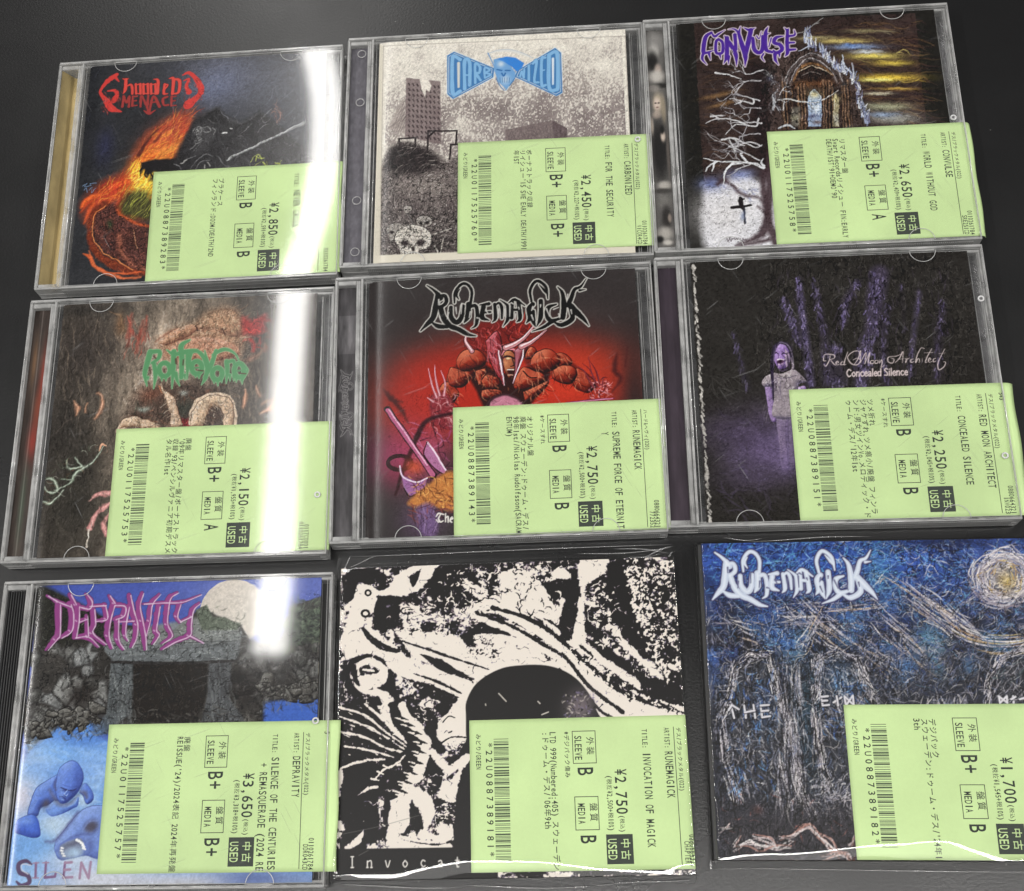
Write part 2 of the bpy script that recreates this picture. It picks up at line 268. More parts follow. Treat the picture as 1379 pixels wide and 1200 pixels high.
    c.stroke(back, [50, 46, 34, 50, 60, 66, 54, 30], (112, 52, 38), 1, 4); c.hatch(320, [(300, 620), (205, 720), (200, 880), (280, 1050), (420, 1120), (640, 1150), (540, 1090), (350, 980), (260, 880), (250, 740)], 16, 0.8, 5, [(196, 92, 52), (86, 40, 32), (206, 110, 60), (50, 28, 26), (44, 26, 24)], 0.75, 1.2, 0.6)
    c.stroke([(345, 625), (262, 690), (238, 790), (256, 890), (330, 980), (440, 1050), (540, 1105)], 7, (228, 140, 84), 0.9)
    c.stroke([(175, 985), (220, 1010), (260, 1080), (330, 1120), (440, 1130), (640, 1120)], [8, 34, 26, 22, 16, 10], (206, 96, 56), 0.95, 3); c.stroke([(215, 960), (240, 1040), (300, 1110), (450, 1160), (600, 1160)], [6, 16, 20, 24, 10], (214, 110, 70), 0.9, 3)
    for i, q in enumerate((([(150, 650), (200, 585), (262, 578)]), ([(150, 680), (200, 620), (250, 600)]), ([(180, 760), (205, 680), (258, 620)]), ([(160, 640), (230, 570), (300, 560)]))): c.stroke(q, [10, 28, 12], [(226, 92, 48), (190, 70, 40), (214, 90, 50), (236, 110, 54)][i], 0.9, 5)
    c.poly([(440, 640), (500, 550), (600, 520), (690, 600), (680, 740), (560, 720), (470, 700)], (60, 62, 40), 0.95, 12, True)
    c.hatch(110, BX(440, 540, 690, 740), 120, -1.0, 6, [(150, 156, 70), (196, 200, 84), (44, 44, 34), (96, 100, 54)], 0.8, 0.18, 0.1)
    c.stroke([(430, 670), (500, 730), (600, 770), (680, 790)], [10, 20, 16], (214, 90, 48), 0.85, 5)
    for q in ([(172, 485), (200, 465), (190, 490), (230, 480)], [(225, 470), (270, 465)], [(180, 520), (200, 500), (195, 540)], [(215, 520), (240, 495), (235, 540), (268, 500)]): c.stroke(q, 5, (112, 136, 168), 0.9)
    c.ink(None, 60, 0.03, 0.14, 0.12); c.frame(30, 40, 450 / 1379); c.ink(body, 60, 0.05, 0.35, 0.35); c.frame(80, 160, 200 / 1091); c.ink(inner, 60, 0.06, 0.6, 0.5); c.warp(3, 30, 0.0); c.grain(0.13, 120); c.sharpen(0.9)
    # logo
    c.frame(125, 85, 160 / 1379)
    red = (196, 62, 58); dk = (150, 58, 56)
    S = [([(275, 130), (170, 205), (95, 300), (90, 350), (160, 440), (210, 520), (330, 560)], [44, 50, 26, 30, 60, 70, 12]), ([(250, 150), (300, 210)], [40, 10]), ([(170, 320), (250, 315), (280, 360), (240, 430)], [12, 30, 40, 60]),
         ([(1040, 135), (1110, 108), (1190, 175), (1250, 285), (1225, 370), (1110, 470), (1080, 520)], [14, 36, 48, 60, 50, 90, 20]), ([(1050, 200), (1110, 180), (1080, 260), (1110, 330)], [10, 24, 30, 50])]
    S = [(q, np.asarray(w) * 1.35) for q, w in S]
    letters(c, S, red, None, 0, 0.15)
    H = [([(345, 178), (380, 186), (410, 176)], [8, 26, 8]), ([(382, 186), (374, 300), (350, 352)], [32, 34, 8]), ([(380, 272), (430, 246), (452, 270), (456, 352)], [10, 22, 28, 26])]
    for x in (525, 612, 700): H += [([(x - 30, 240), (x - 26, 350)], 26), ([(x + 22, 240), (x + 26, 350)], 26), ([(x - 28, 248), (x + 22, 238)], 14), ([(x - 26, 345), (x + 26, 352)], 12)]
    H += [([(700, 182), (752, 200), (748, 345)], [6, 30, 28]), ([(830, 240), (820, 345), (865, 350)], [24, 28, 10]), ([(830, 245), (866, 250), (830, 300)], 16), ([(880, 175), (930, 180), (920, 350)], [10, 34, 30]), ([(930, 180), (1000, 200), (990, 330), (920, 352)], [20, 34, 30, 14])]
    H = [(q, np.asarray(w) * 1.25) for q, w in H]
    letters(c, H, (206, 74, 66), (60, 30, 30), 8, 0.1); c.hatch(60, BX(90, 300, 330, 560), 40, 1.0, 16, [(70, 36, 36), (220, 84, 74), (120, 50, 48)], 0.7, 0.8); c.hatch(60, BX(1040, 170, 1260, 540), 40, 1.0, 16, [(70, 36, 36), (220, 84, 74), (120, 50, 48)], 0.7, 0.8)
    M = []
    for x, t in ((370, 'M'), (480, 'E'), (570, 'N'), (680, 'A'), (830, 'C'), (930, 'E')):
        if t == 'M': M += [([(340, 500), (355, 380)], 22), ([(355, 380), (390, 450), (420, 380), (415, 500)], 22)]
        if t == 'E': M += [([(x - 20, 380), (x - 25, 490)], 24), ([(x - 20, 385), (x + 30, 380)], 16), ([(x - 20, 435), (x + 20, 430)], 16), ([(x - 25, 490), (x + 30, 485)], 16)]
        if t == 'N': M += [([(550, 500), (560, 380), (620, 490), (640, 560)], 24), ([(640, 370), (630, 480)], 24)]
        if t == 'A': M += [([(650, 560), (700, 380), (770, 500)], 24), ([(680, 450), (740, 445)], 14), ([(590, 545), (650, 580), (720, 540)], [8, 30, 8])]
        if t == 'C': M += [([(860, 385), (810, 410), (820, 480), (870, 480)], 24)]
    M = [(q, np.asarray(w) * 1.3) for q, w in M]
    letters(c, M, dk, (58, 34, 36), 6, 0.25)
    c.frame(30, 40, 450 / 1379); c.hatch(14, BX(560, 100, 1010, 200), 60, 0.9, 3, [(130, 130, 135)], 0.4, 0.5)
    return c

def art_B():
    c = Card('B', (-55.6, 63.1, -60.0, 60.0), (224, 219, 208), 2); c.frame(450, 20, 460 / 1379)
    f = BX(200, 125, 1180, 930)
    c.noise(7, 30, 3)
    n = fbm(c.rs, c.ny, c.nx, 12, 4); yy = np.linspace(0, 1, c.ny)[:, None]; xs = np.linspace(0, 1, c.nx)[None]
    dens = 0.08 + 0.46 * np.clip((yy - 0.06) / 0.3, 0, 1) * np.clip(0.55 + xs * 0.8, 0, 1) + (n - 0.5) * 0.7
    ed = (xs > 0.035) * (xs < 0.985) * (yy > 0.03) * (yy < 0.975); m = np.clip(dens, 0, 0.6) * 0.42 * ed
    c.img = c.img * (1 - m[..., None]) + np.array((100, 88, 90)) * m[..., None]
    h1 = fbm(c.rs, c.ny, c.nx, 210, 1, asp=0.7); h2 = fbm(c.rs, c.ny, c.nx, 110, 2, asp=0.9)
    m = np.clip((np.clip(dens, 0, 0.7) * 0.75 + 0.18 - h1 * 0.7 - h2 * 0.3 + 0.12) * 4, 0, 0.62) * ed * np.clip(dens * 1.6, 0, 1)
    c.img = c.img * (1 - m[..., None]) + np.array((92, 80, 82)) * m[..., None]
    m = np.clip((h1 - 0.72) * 5, 0, 0.45) * ed; c.img = c.img * (1 - m[..., None]) + np.array((214, 208, 200)) * m[..., None]
    c.hatch(2200, BX(210, 130, 1180, 520), 20, -0.9, 2.4, [(120, 108, 106), (90, 82, 82), (225, 220, 210)], 0.5, 0.35)
    ink = (44, 38, 40)
    # left tower
    c.poly([(290, 252), (428, 266), (430, 520), (285, 490)], (122, 108, 108), 0.9, 2)
    for i in range(11):
        for j in range(8): c.stroke([(300 + j * 17, 275 + i * 21 + j * 1.6), (304 + j * 17, 282 + i * 21 + j * 1.6)], 7, (62, 52, 54), 0.85)
    c.hatch(260, [(290, 252), (428, 266), (430, 520), (285, 490)], 26, 1.4, 2.5, [(70, 60, 62), (160, 148, 144)], 0.6, 0.25)
    c.poly([(345, 262), (350, 238), (362, 215), (368, 240), (380, 262), (392, 285), (384, 310), (372, 300), (366, 330), (352, 300)], (222, 216, 206), 1, 2)
    c.poly([(284, 330), (284, 480), (215, 460), (240, 400)], (168, 158, 152), 0.8, 3); c.hatch(90, [(284, 330), (284, 480), (215, 460), (240, 400)], 40, -0.9, 2, [(98, 88, 88)], 0.7, 0.1)
    for i in range(6): c.stroke([(232 + i * 9, 470), (284, 345 + i * 22)], 2, (96, 86, 86), 0.6, sm=False)
    # right block
    c.poly([(690, 462), (878, 424), (938, 456), (938, 505), (690, 512)], (112, 100, 100), 0.85, 2); c.poly([(878, 426), (938, 456), (938, 505), (884, 500)], (96, 84, 86), 0.9, 2)
    c.hatch(220, [(690, 462), (878, 424), (938, 456), (938, 512), (690, 512)], 22, 1.4, 2.2, [(60, 52, 54), (150, 140, 136)], 0.6, 0.5)
    # gallows, mound, ground
    for q in ([(262, 500), (265, 570)], [(262, 498), (328, 494), (326, 560)], [(378, 468), (376, 560)], [(378, 467), (494, 466), (490, 520)], [(380, 490), (405, 468)], [(470, 522), (465, 580)], [(470, 522), (540, 520)]): c.stroke(q, 8, ink, 1, sm=False)
    hill = [(185, 640), (210, 560), (270, 510), (330, 520), (380, 540), (450, 590), (520, 560), (560, 600), (560, 980), (170, 980)]
    c.poly(hill, (70, 62, 62), 0.72, 10)
    c.poly([(230, 530), (300, 515), (380, 545), (440, 600), (360, 640), (250, 640), (195, 620)], (38, 33, 34), 0.9, 14)
    c.hatch(900, hill, 44, lambda p: math.atan2(p[1] - 760, p[0] - 400) + 1.57, 3, [(30, 26, 28), (40, 34, 36), (190, 182, 174), (120, 110, 108), (26, 24, 26)], 0.75, 0.35, 0.2)
    c.blob((380, 690), 120, 50, (170, 160, 152), 0.35)
    c.hatch(420, BX(190, 830, 520, 975), 26, -0.5, 3, [(28, 24, 26), (200, 194, 184), (60, 52, 52)], 0.7, 1.0, 0.4)
    # skulls
    sk = (206, 200, 190)
    c.blob((400, 930), 60, 40, (40, 36, 36), 0.7)
    for (x, y, r) in ((362, 832, 33), (248, 866, 40), (296, 780, 18), (318, 902, 76)):
        c.poly([(x - r, y), (x - .7 * r, y - .6 * r), (x, y - .78 * r), (x + .7 * r, y - .55 * r), (x + r, y), (x + .8 * r, y + .45 * r), (x + .3 * r, y + .6 * r), (x + .2 * r, y + .95 * r), (x - .6 * r, y + .95 * r), (x - .7 * r, y + .5 * r)], sk if r > 50 else (150, 144, 138), 1, 1.5, True)
        c.blob((x - .42 * r, y + .22 * r), .24 * r, .2 * r, (36, 30, 32), 1, 0.2, 2); c.blob((x + .4 * r, y + .2 * r), .24 * r, .2 * r, (36, 30, 32), 1, 0, 2); c.blob((x, y + .52 * r), .09 * r, .16 * r, (40, 34, 34), 1, 0, 2)
        c.ell((x, y), r, .76 * r, 3, ink, 0.8, 150, 400)
        if r > 50:
            for i in range(6): c.stroke([(x - .45 * r + i * .15 * r, y + .74 * r), (x - .45 * r + i * .15 * r, y + .95 * r)], 3, ink, 0.9)
            c.hatch(120, BX(x - r * .85, y - .65 * r, x + .85 * r, y + .4 * r), 16, 0.6, 3, [(130, 122, 118), (90, 82, 80)], 0.7)
    for q in ([(405, 930), (420, 960)], [(440, 900), (425, 970)], [(380, 890), (470, 860)]): c.stroke(q, 6, sk, 0.7)
    c.ink(hill, 60, 0.05, 0.75, 0.5); c.ink(BX(190, 800, 520, 990), 70, 0.06, 0.6, 0.3); c.warp(0.8, 60); c.grain(0.10, 160); c.sharpen(0.8)
    # the hairline border of the drawing
    for q in ([(198, 124), (1172, 84)], [(198, 124), (184, 985)], [(1172, 84), (1212, 940)]): c.stroke(q, 3, (150, 142, 134), 0.8)
    c.poly([(150, 968), (1240, 925), (1240, 990), (150, 1020)], (214, 208, 192), 1, 2); c.poly([(165, 95), (196, 124), (184, 990), (150, 1010)], (214, 208, 192), 0.9, 2)
    # logo
    c.frame(595, 55, 170 / 1379)
    bd = (70, 122, 176); lt = (128, 176, 216); wh = (214, 222, 226)
    Lp = [(64, 160), (130, 122), (560, 300), (552, 392), (120, 622), (64, 575)]; Rp = [(800, 385), (830, 320), (1230, 82), (1290, 130), (1300, 560), (1245, 590)]
    for pp, g in ((Lp, 22), (Rp, 22)):
        P = np.array(pp, float); ctr = P.mean(0)
        c.stroke(list(pp) + [pp[0]], 30, wh, 1, 2, False, 0.3); c.stroke(list(pp) + [pp[0]], 18, bd, 1, 1.2, False, 0.25); c.poly(pp, bd); Q = ctr + (P - ctr) * 0.95; c.stroke(list(map(tuple, Q)) + [tuple(Q[0])], 7, wh, 0.95, 1, False)
    S = [([(195, 200), (135, 165), (112, 210), (112, 530), (138, 580), (195, 545)], 46), ([(246, 520), (246, 215), (300, 235), (300, 480)], 42), ([(246, 370), (300, 370)], 22), ([(362, 455), (362, 250), (412, 280), (405, 345), (370, 350), (418, 425)], 34), ([(465, 400), (465, 290), (520, 315), (475, 345), (530, 365), (470, 400)], 26)]
    S += [([(850, 385), (868, 330), (890, 400), (895, 300)], 24), ([(945, 425), (945, 265)], 30), ([(990, 245), (1030, 215), (1005, 430), (1050, 450)], 32), ([(1120, 180), (1085, 200), (1085, 470), (1125, 480)], 36), ([(1085, 320), (1115, 315)], 22), ([(1165, 150), (1165, 500), (1240, 530), (1262, 480), (1255, 150), (1220, 120), (1165, 150)], 44)]
    letters(c, S, lt, (52, 98, 152), 7, 0.12)
    c.stroke([(180, 240), (180, 500)], 34, (205, 206, 200), 1, 2, False, 0.3); c.stroke([(1208, 190), (1208, 470)], 26, (220, 226, 230), 1, 2, False, 0.4)
    c.stroke([(500, 140), (620, 105), (760, 105), (900, 150), (990, 190)], [6, 34, 40, 24, 4], (214, 214, 210), 1, 2); c.stroke([(500, 135), (620, 96), (760, 96), (900, 138), (990, 185)], 5, (120, 146, 180), 0.9); c.stroke([(500, 130), (560, 260), (600, 400)], [14, 12, 8], (110, 150, 196))
    c.poly([(560, 200), (640, 180), (720, 240), (800, 340), (790, 420), (700, 530), (610, 440), (570, 320)], (110, 158, 206), 1, 2)
    c.poly([(600, 195), (700, 168), (800, 180), (895, 240), (870, 290), (812, 332), (760, 280), (690, 235)], (58, 128, 208), 1, 2)
    c.blob((640, 250), 40, 40, wh, 0.8); c.blob((690, 420), 50, 60, wh, 0.7)
    for q in ([(600, 310), (650, 320)], [(690, 320), (740, 320)], [(650, 350), (670, 380), (690, 350)]): c.stroke(q, 18, (52, 104, 164))
    for i in range(5): c.stroke([(630 + 26 * i, 400), (634 + 24 * i, 450)], 7, (70, 116, 168))
    c.stroke([(590, 410), (640, 500), (695, 535), (745, 470), (795, 400)], 10, (64, 116, 172)); c.stroke([(660, 500), (695, 540), (730, 495)], 8, wh)
    return c

def art_C():
    c = Card('C', (-54.8, 65.0, -60.2, 60.2), (36, 35, 33), 3); c.frame(910, 20, 360 / 1350)
    pic = [(92, 40), (1205, -10), (1262, 560), (1290, 1150), (165, 1200)]
    c.poly(pic, (54, 44, 42), 1, 1.5); c.poly(pic, (54, 44, 42), 0.8, 1, tex=0.35, cells=14)
    cols = [(70, 56, 50), (44, 36, 36), (86, 66, 52), (50, 42, 44)]
    c.hatch(300, BX(110, 230, 480, 760), 90, 0.0, 12, cols, 0.5, 0.2)
    sky = [(620, 60), (1200, 20), (1255, 560), (960, 560), (880, 300)]
    c.hatch(360, sky, 110, 0.12, 12, [(84, 62, 52), (60, 44, 44), (110, 84, 58), (48, 38, 40)], 0.6, 0.2)
    for x, y, rx, ry, col in ((830, 130, 120, 14, (176, 160, 96)), (900, 160, 110, 14, (120, 140, 176)), (1000, 205, 110, 18, (206, 190, 96)), (960, 185, 60, 10, (190, 196, 200)), (1090, 240, 80, 14, (186, 164, 70)), (1070, 315, 130, 20, (214, 184, 70)), (1010, 325, 60, 9, (226, 214, 130)), (1120, 370, 80, 8, (160, 130, 64)), (1010, 395, 60, 8, (170, 164, 140)), (1060, 460, 100, 22, (140, 142, 116)), (1100, 520, 110, 30, (136, 136, 130)), (1040, 500, 60, 14, (120, 136, 160)), (700, 115, 80, 10, (150, 140, 100)), (960, 80, 90, 10, (120, 112, 84)), (880, 150, 40, 8, (96, 124, 176))):
        c.blob((x, y), rx * 1.15, ry * 1.1, tuple(min(240, v * 1.12) for v in col), 0.95, 0.05); c.hatch(9, BX(x - rx, y - ry, x + rx, y + ry), rx * 0.7, 0.08, 5, [tuple(min(255, v + 26) for v in col), tuple(int(v * 0.7) for v in col)], 0.8, 0.12)
    for x, y in ((250, 395), (215, 455), (180, 410), (260, 440)): c.blob((x, y), 60, 12, (128, 98, 66), 0.7, -0.2)
    # ruined arch
    c.poly([(450, 260), (560, 200), (690, 170), (830, 220), (900, 300), (950, 560), (440, 580)], (66, 55, 52), 0.95, 8)
    c.poly([(560, 330), (610, 250), (690, 215), (760, 240), (820, 310), (880, 570), (540, 575)], (46, 37, 35), 1, 6)
    for q in ([(545, 360), (590, 262), (688, 196), (800, 262), (845, 340)], [(575, 350), (615, 270), (688, 222), (775, 275), (815, 340)]): c.stroke(q, [14, 22, 16, 22, 14], (84, 76, 76), 0.9, 4); c.stroke(np.array(q) - [4, 6], [3, 6, 3], (176, 170, 172), 0.8)
    c.stroke([(590, 330), (630, 265), (685, 242), (740, 262), (790, 305)], [8, 16, 14, 8], (120, 88, 60), 0.9, 2); c.stroke([(620, 285), (682, 254), (730, 270), (785, 300)], 5, (206, 186, 160), 0.9)
    c.stroke([(640, 300), (690, 285), (730, 300)], 4, (150, 140, 136), 0.8)
    c.blob((640, 350), 50, 24, (124, 84, 54), 0.8); c.blob((740, 345), 60, 22, (110, 72, 48), 0.8)
    for x in (540, 555, 615, 632, 648, 742, 756, 770, 786, 838, 852, 868): c.stroke([(x, 330 + (x % 7) * 5), (x + 8, 570)], 9, (116, 92, 74), 0.9, 2, False, 0.3); c.stroke([(x + 6, 340), (x + 13, 570)], 5, (30, 25, 26), 0.9, 1, False)
    c.hatch(120, BX(530, 330, 890, 570), 60, 1.5, 4, [(150, 112, 74), (40, 30, 30), (90, 64, 46)], 0.6, 0.06)
    win = [(664, 560), (664, 420), (680, 385), (698, 370), (720, 390), (736, 430), (738, 560)]
    c.poly(win, (150, 172, 204), 1, 2); c.blob((698, 400), 30, 26, (206, 190, 130), 0.85); c.blob((705, 470), 30, 24, (216, 222, 226), 0.8); c.blob((690, 510), 40, 14, (66, 62, 84), 0.7); c.blob((715, 540), 30, 14, (90, 70, 66), 0.8); c.stroke(win, 5, (66, 46, 38), 1)
    w2 = [(792, 560), (792, 420), (804, 392), (818, 410), (822, 560)]; c.poly(w2, (150, 140, 110), 1, 2); c.blob((806, 420), 20, 24, (220, 206, 150), 0.7); c.blob((808, 520), 14, 30, (180, 184, 184), 0.7); c.poly([(580, 470), (625, 460), (625, 560), (580, 560)], (110, 108, 100), 0.7, 5); c.blob((600, 520), 24, 16, (160, 156, 130), 0.6)
    edge = [(665, 90), (660, 140), (700, 160), (740, 190), (770, 225), (820, 270), (860, 290), (905, 330), (925, 420), (950, 500), (970, 560)]
    for i in range(150):
        t = c.rs.rand() * (len(edge) - 1); k = int(t); f_ = t - k; p = np.array(edge[k]) * (1 - f_) + np.array(edge[k + 1]) * f_ + c.rs.randn(2) * 8
        c.stroke([p, p + np.array([c.rs.randn() * 8, -14 - 26 * c.rs.rand()])], [9, 3], [(216, 220, 228), (150, 160, 190), (110, 112, 140)][c.rs.randint(3)], 0.85)
    for q in ([(840, 200), (850, 250), (885, 290)], [(890, 240), (900, 320)], [(665, 90), (668, 170)], [(620, 180), (660, 160)]): c.stroke(q, [4, 14, 6], (190, 198, 214), 0.9)
    for q in ([(605, 92), (650, 80), (690, 50), (740, 14)], [(655, 80), (665, 60)], [(690, 50), (720, 40)]): c.stroke(q, 5, (150, 150, 150), 0.8)
    c.hatch(60, BX(470, 290, 540, 480), 36, 1.2, 6, [(190, 196, 206), (120, 124, 140), (50, 44, 46)], 0.7, 0.7, 0.5); c.blob((465, 320), 22, 16, (120, 136, 180), 0.8)
    c.stroke([(515, 425), (560, 420), (610, 435), (670, 440), (690, 470)], [4, 7, 7, 3], (206, 206, 204)); c.stroke([(735, 430), (775, 405), (815, 380)], [6, 3], (206, 206, 204)); c.stroke([(660, 440), (720, 440)], 5, (200, 200, 200)); c.stroke([(485, 400), (495, 440), (490, 480)], [5, 16, 8], (206, 210, 216)); c.stroke([(520, 570), (560, 555), (600, 570)], [10, 16, 6], (190, 194, 200), 0.9)
    # trees, branches and the snow at lower left
    c.poly([(360, 240), (480, 230), (475, 800), (400, 760), (380, 500)], (40, 33, 34), 0.9, 18)
    sn = [(140, 850), (220, 850), (330, 790), (420, 830), (520, 800), (540, 1200), (165, 1200)]
    c.poly(sn, (214, 214, 220), 1, 14, True); c.blob((260, 1000), 160, 130, (214, 212, 214), 0.9); c.blob((175, 850), 60, 40, (96, 108, 160), 0.8); c.blob((330, 800), 70, 30, (110, 122, 170), 0.8); c.blob((420, 1080), 60, 50, (206, 206, 212), 0.7)
    c.hatch(50, BX(150, 800, 480, 900), 60, 0.5, 10, [(150, 156, 190), (110, 116, 150), (210, 210, 220)], 0.5, 0.6)
    for q, w in (([(450, 780), (440, 850), (450, 920), (455, 1000), (440, 1090), (380, 1130), (300, 1160)], [40, 26, 30, 34, 40, 24, 6]), ([(455, 1000), (430, 975), (410, 960)], [18, 10, 4]), ([(280, 850), (330, 900), (420, 920), (445, 960)], [6, 14, 10, 16]), ([(210, 850), (240, 830), (300, 870)], [20, 26, 6]), ([(480, 700), (470, 1000), (500, 1150)], [44, 30, 40]), ([(300, 1170), (380, 1150), (470, 1130)], [5, 16, 20])): c.stroke(q, w, (66, 52, 56), 0.9, 6, True, 0.2)
    for q in ([(445, 770), (380, 745), (290, 740), (210, 735), (140, 720)], [(290, 740), (250, 790), (240, 850)], [(210, 738), (170, 760), (150, 790)], [(360, 740), (330, 700), (345, 690)], [(330, 745), (270, 760), (240, 820)], [(445, 760), (430, 740), (440, 720)], [(200, 735), (185, 790)]): c.stroke(q, [13, 10, 8, 4], (214, 216, 220), 0.95)
    for q in ([(415, 520), (405, 560), (350, 550), (300, 555), (250, 600)], [(350, 548), (300, 530), (220, 520), (150, 545)], [(220, 522), (180, 500)], [(230, 625), (290, 620), (340, 640), (400, 665), (432, 650)], [(290, 620), (320, 650), (350, 660)], [(390, 425), (385, 445), (330, 430), (270, 420)], [(330, 435), (300, 450)], [(200, 290), (260, 300), (330, 320)], [(180, 510), (250, 505)], [(300, 690), (270, 620)]): c.stroke(q, [11, 9, 7, 3.5], (196, 196, 198), 0.95)
    def branch(p, th, L, w, dep):
        q = p + L * np.array([math.cos(th), math.sin(th)]); mid = (p + q) / 2 + c.rs.randn(2) * L * 0.12
        c.stroke([p, mid, q], [w, w * 0.6], [(200, 200, 204), (168, 166, 170), (140, 138, 144)][c.rs.randint(3)], 0.9)
        if dep > 0:
            for _ in range(2 + (c.rs.rand() < 0.4)): branch(mid + (q - mid) * c.rs.rand(), th + c.rs.randn() * 0.6, L * (0.5 + 0.3 * c.rs.rand()), w * 0.62, dep - 1)
    for y, L in ((275, 90), (330, 110), (430, 120), (470, 90), (545, 150), (600, 110), (655, 130), (730, 170), (760, 130)): branch(np.array([430.0 + 10 * c.rs.randn(), y]), math.pi + 0.25 * c.rs.randn(), L, 8, 3)
    for x, y in ((520, 400), (540, 480), (500, 350)): branch(np.array([float(x), y]), -1.2 + 0.5 * c.rs.randn(), 50, 6, 2)
    # crow-black cross with a hanging cloth
    cr = (38, 34, 36)
    for q, w in (([(325, 925), (335, 960), (345, 990), (350, 1050)], [26, 24, 14, 6]), ([(285, 970), (330, 965), (378, 955)], [18, 14, 18]), ([(318, 935), (345, 925)], 10)): c.stroke(q, w, cr, 1, 1.5, False, 0.2)
    c.blob((340, 1010), 12, 30, (140, 150, 176), 0.9, 0.2); c.stroke([(345, 980), (356, 1048)], 5, (60, 64, 84))
    for i in range(9): c.stroke([(262 + 11 * i, 1126 + c.rs.randn() * 4), (266 + 11 * i, 1134 + c.rs.randn() * 4), (272 + 11 * i, 1124 + c.rs.randn() * 3)], 3, (70, 60, 66), 0.9)
    c.ink(pic, 40, 0.03, 0.4, 0.25, 2.2); c.ink([(450, 260), (560, 200), (690, 170), (830, 220), (900, 300), (950, 560), (440, 580)], 60, 0.06, 0.5, 0.6, 0.4); c.warp(2, 40, 0.0); c.grain(0.10, 120); c.sharpen(0.9)
    c.frame(935, 30, 150 / 1379)
    pu = (74, 44, 142)
    S = [([(212, 122), (140, 180), (112, 330), (130, 375), (235, 345)], [34, 56, 58, 50, 12]), ([(212, 125), (250, 172), (300, 140), (378, 92)], [20, 40, 30, 5]), ([(112, 372), (98, 450), (155, 520)], [40, 34, 5]), ([(180, 380), (200, 462)], [40, 5]),
         ([(300, 205), (348, 250), (345, 370), (270, 370), (268, 240), (300, 205)], 40), ([(310, 380), (330, 450)], [40, 6]), ([(402, 190), (400, 410), (362, 510)], [60, 56, 5]), ([(375, 165), (440, 260), (510, 390), (522, 540)], [16, 60, 60, 5]), ([(500, 150), (515, 330)], [50, 40]), ([(420, 420), (422, 515)], [50, 5]),
         ([(420, 85), (490, 80), (545, 120)], [5, 22, 40]), ([(570, 48), (550, 130)], [5, 40]), ([(545, 125), (590, 280), (630, 420), (626, 545)], [40, 64, 60, 5]), ([(700, 90), (665, 250), (632, 410)], [60, 64, 50]), ([(605, 62), (680, 92), (752, 66)], [6, 50, 6]),
         ([(724, 190), (738, 325), (796, 372), (838, 330), (842, 165)], [40, 56, 58, 50, 36]), ([(770, 165), (800, 200), (828, 110)], [20, 14, 8]), ([(912, 50), (880, 130), (882, 325), (958, 365)], [6, 50, 58, 40]), ([(880, 150), (935, 130)], [30, 6]), ([(855, 385), (832, 430), (868, 482)], [24, 24, 4]), ([(950, 190), (920, 300)], [20, 14]),
         ([(1100, 165), (1010, 185), (985, 245), (1060, 275), (1082, 335), (1015, 372), (975, 340)], [16, 48, 54, 54, 54, 50, 20]), ([(995, 390), (1000, 460), (1040, 522)], [50, 40, 5]), ([(1050, 390), (1052, 430)], [30, 5]),
         ([(1110, 62), (1150, 95), (1165, 70)], [5, 40, 5]), ([(1150, 90), (1145, 250), (1150, 370), (1118, 420)], [40, 50, 50, 6]), ([(1232, 88), (1240, 150), (1160, 168)], [8, 30, 40]), ([(1160, 248), (1232, 246)], [36, 30]), ([(1160, 338), (1246, 330)], [46, 30])]
    letters(c, S, pu, (214, 200, 206), 22, 0.05)
    for q in ([(205, 205), (200, 250)], [(190, 310), (230, 305)], [(300, 290), (302, 330)], [(785, 230), (782, 300)], [(1030, 235), (1070, 240)], [(1000, 300), (1030, 300)], [(460, 340), (470, 370)], [(545, 320), (552, 350)]): c.stroke(q, 22, (206, 194, 204)); c.stroke(q, 10, (60, 48, 50))
    c.noise(5, 90, 2)
    return c

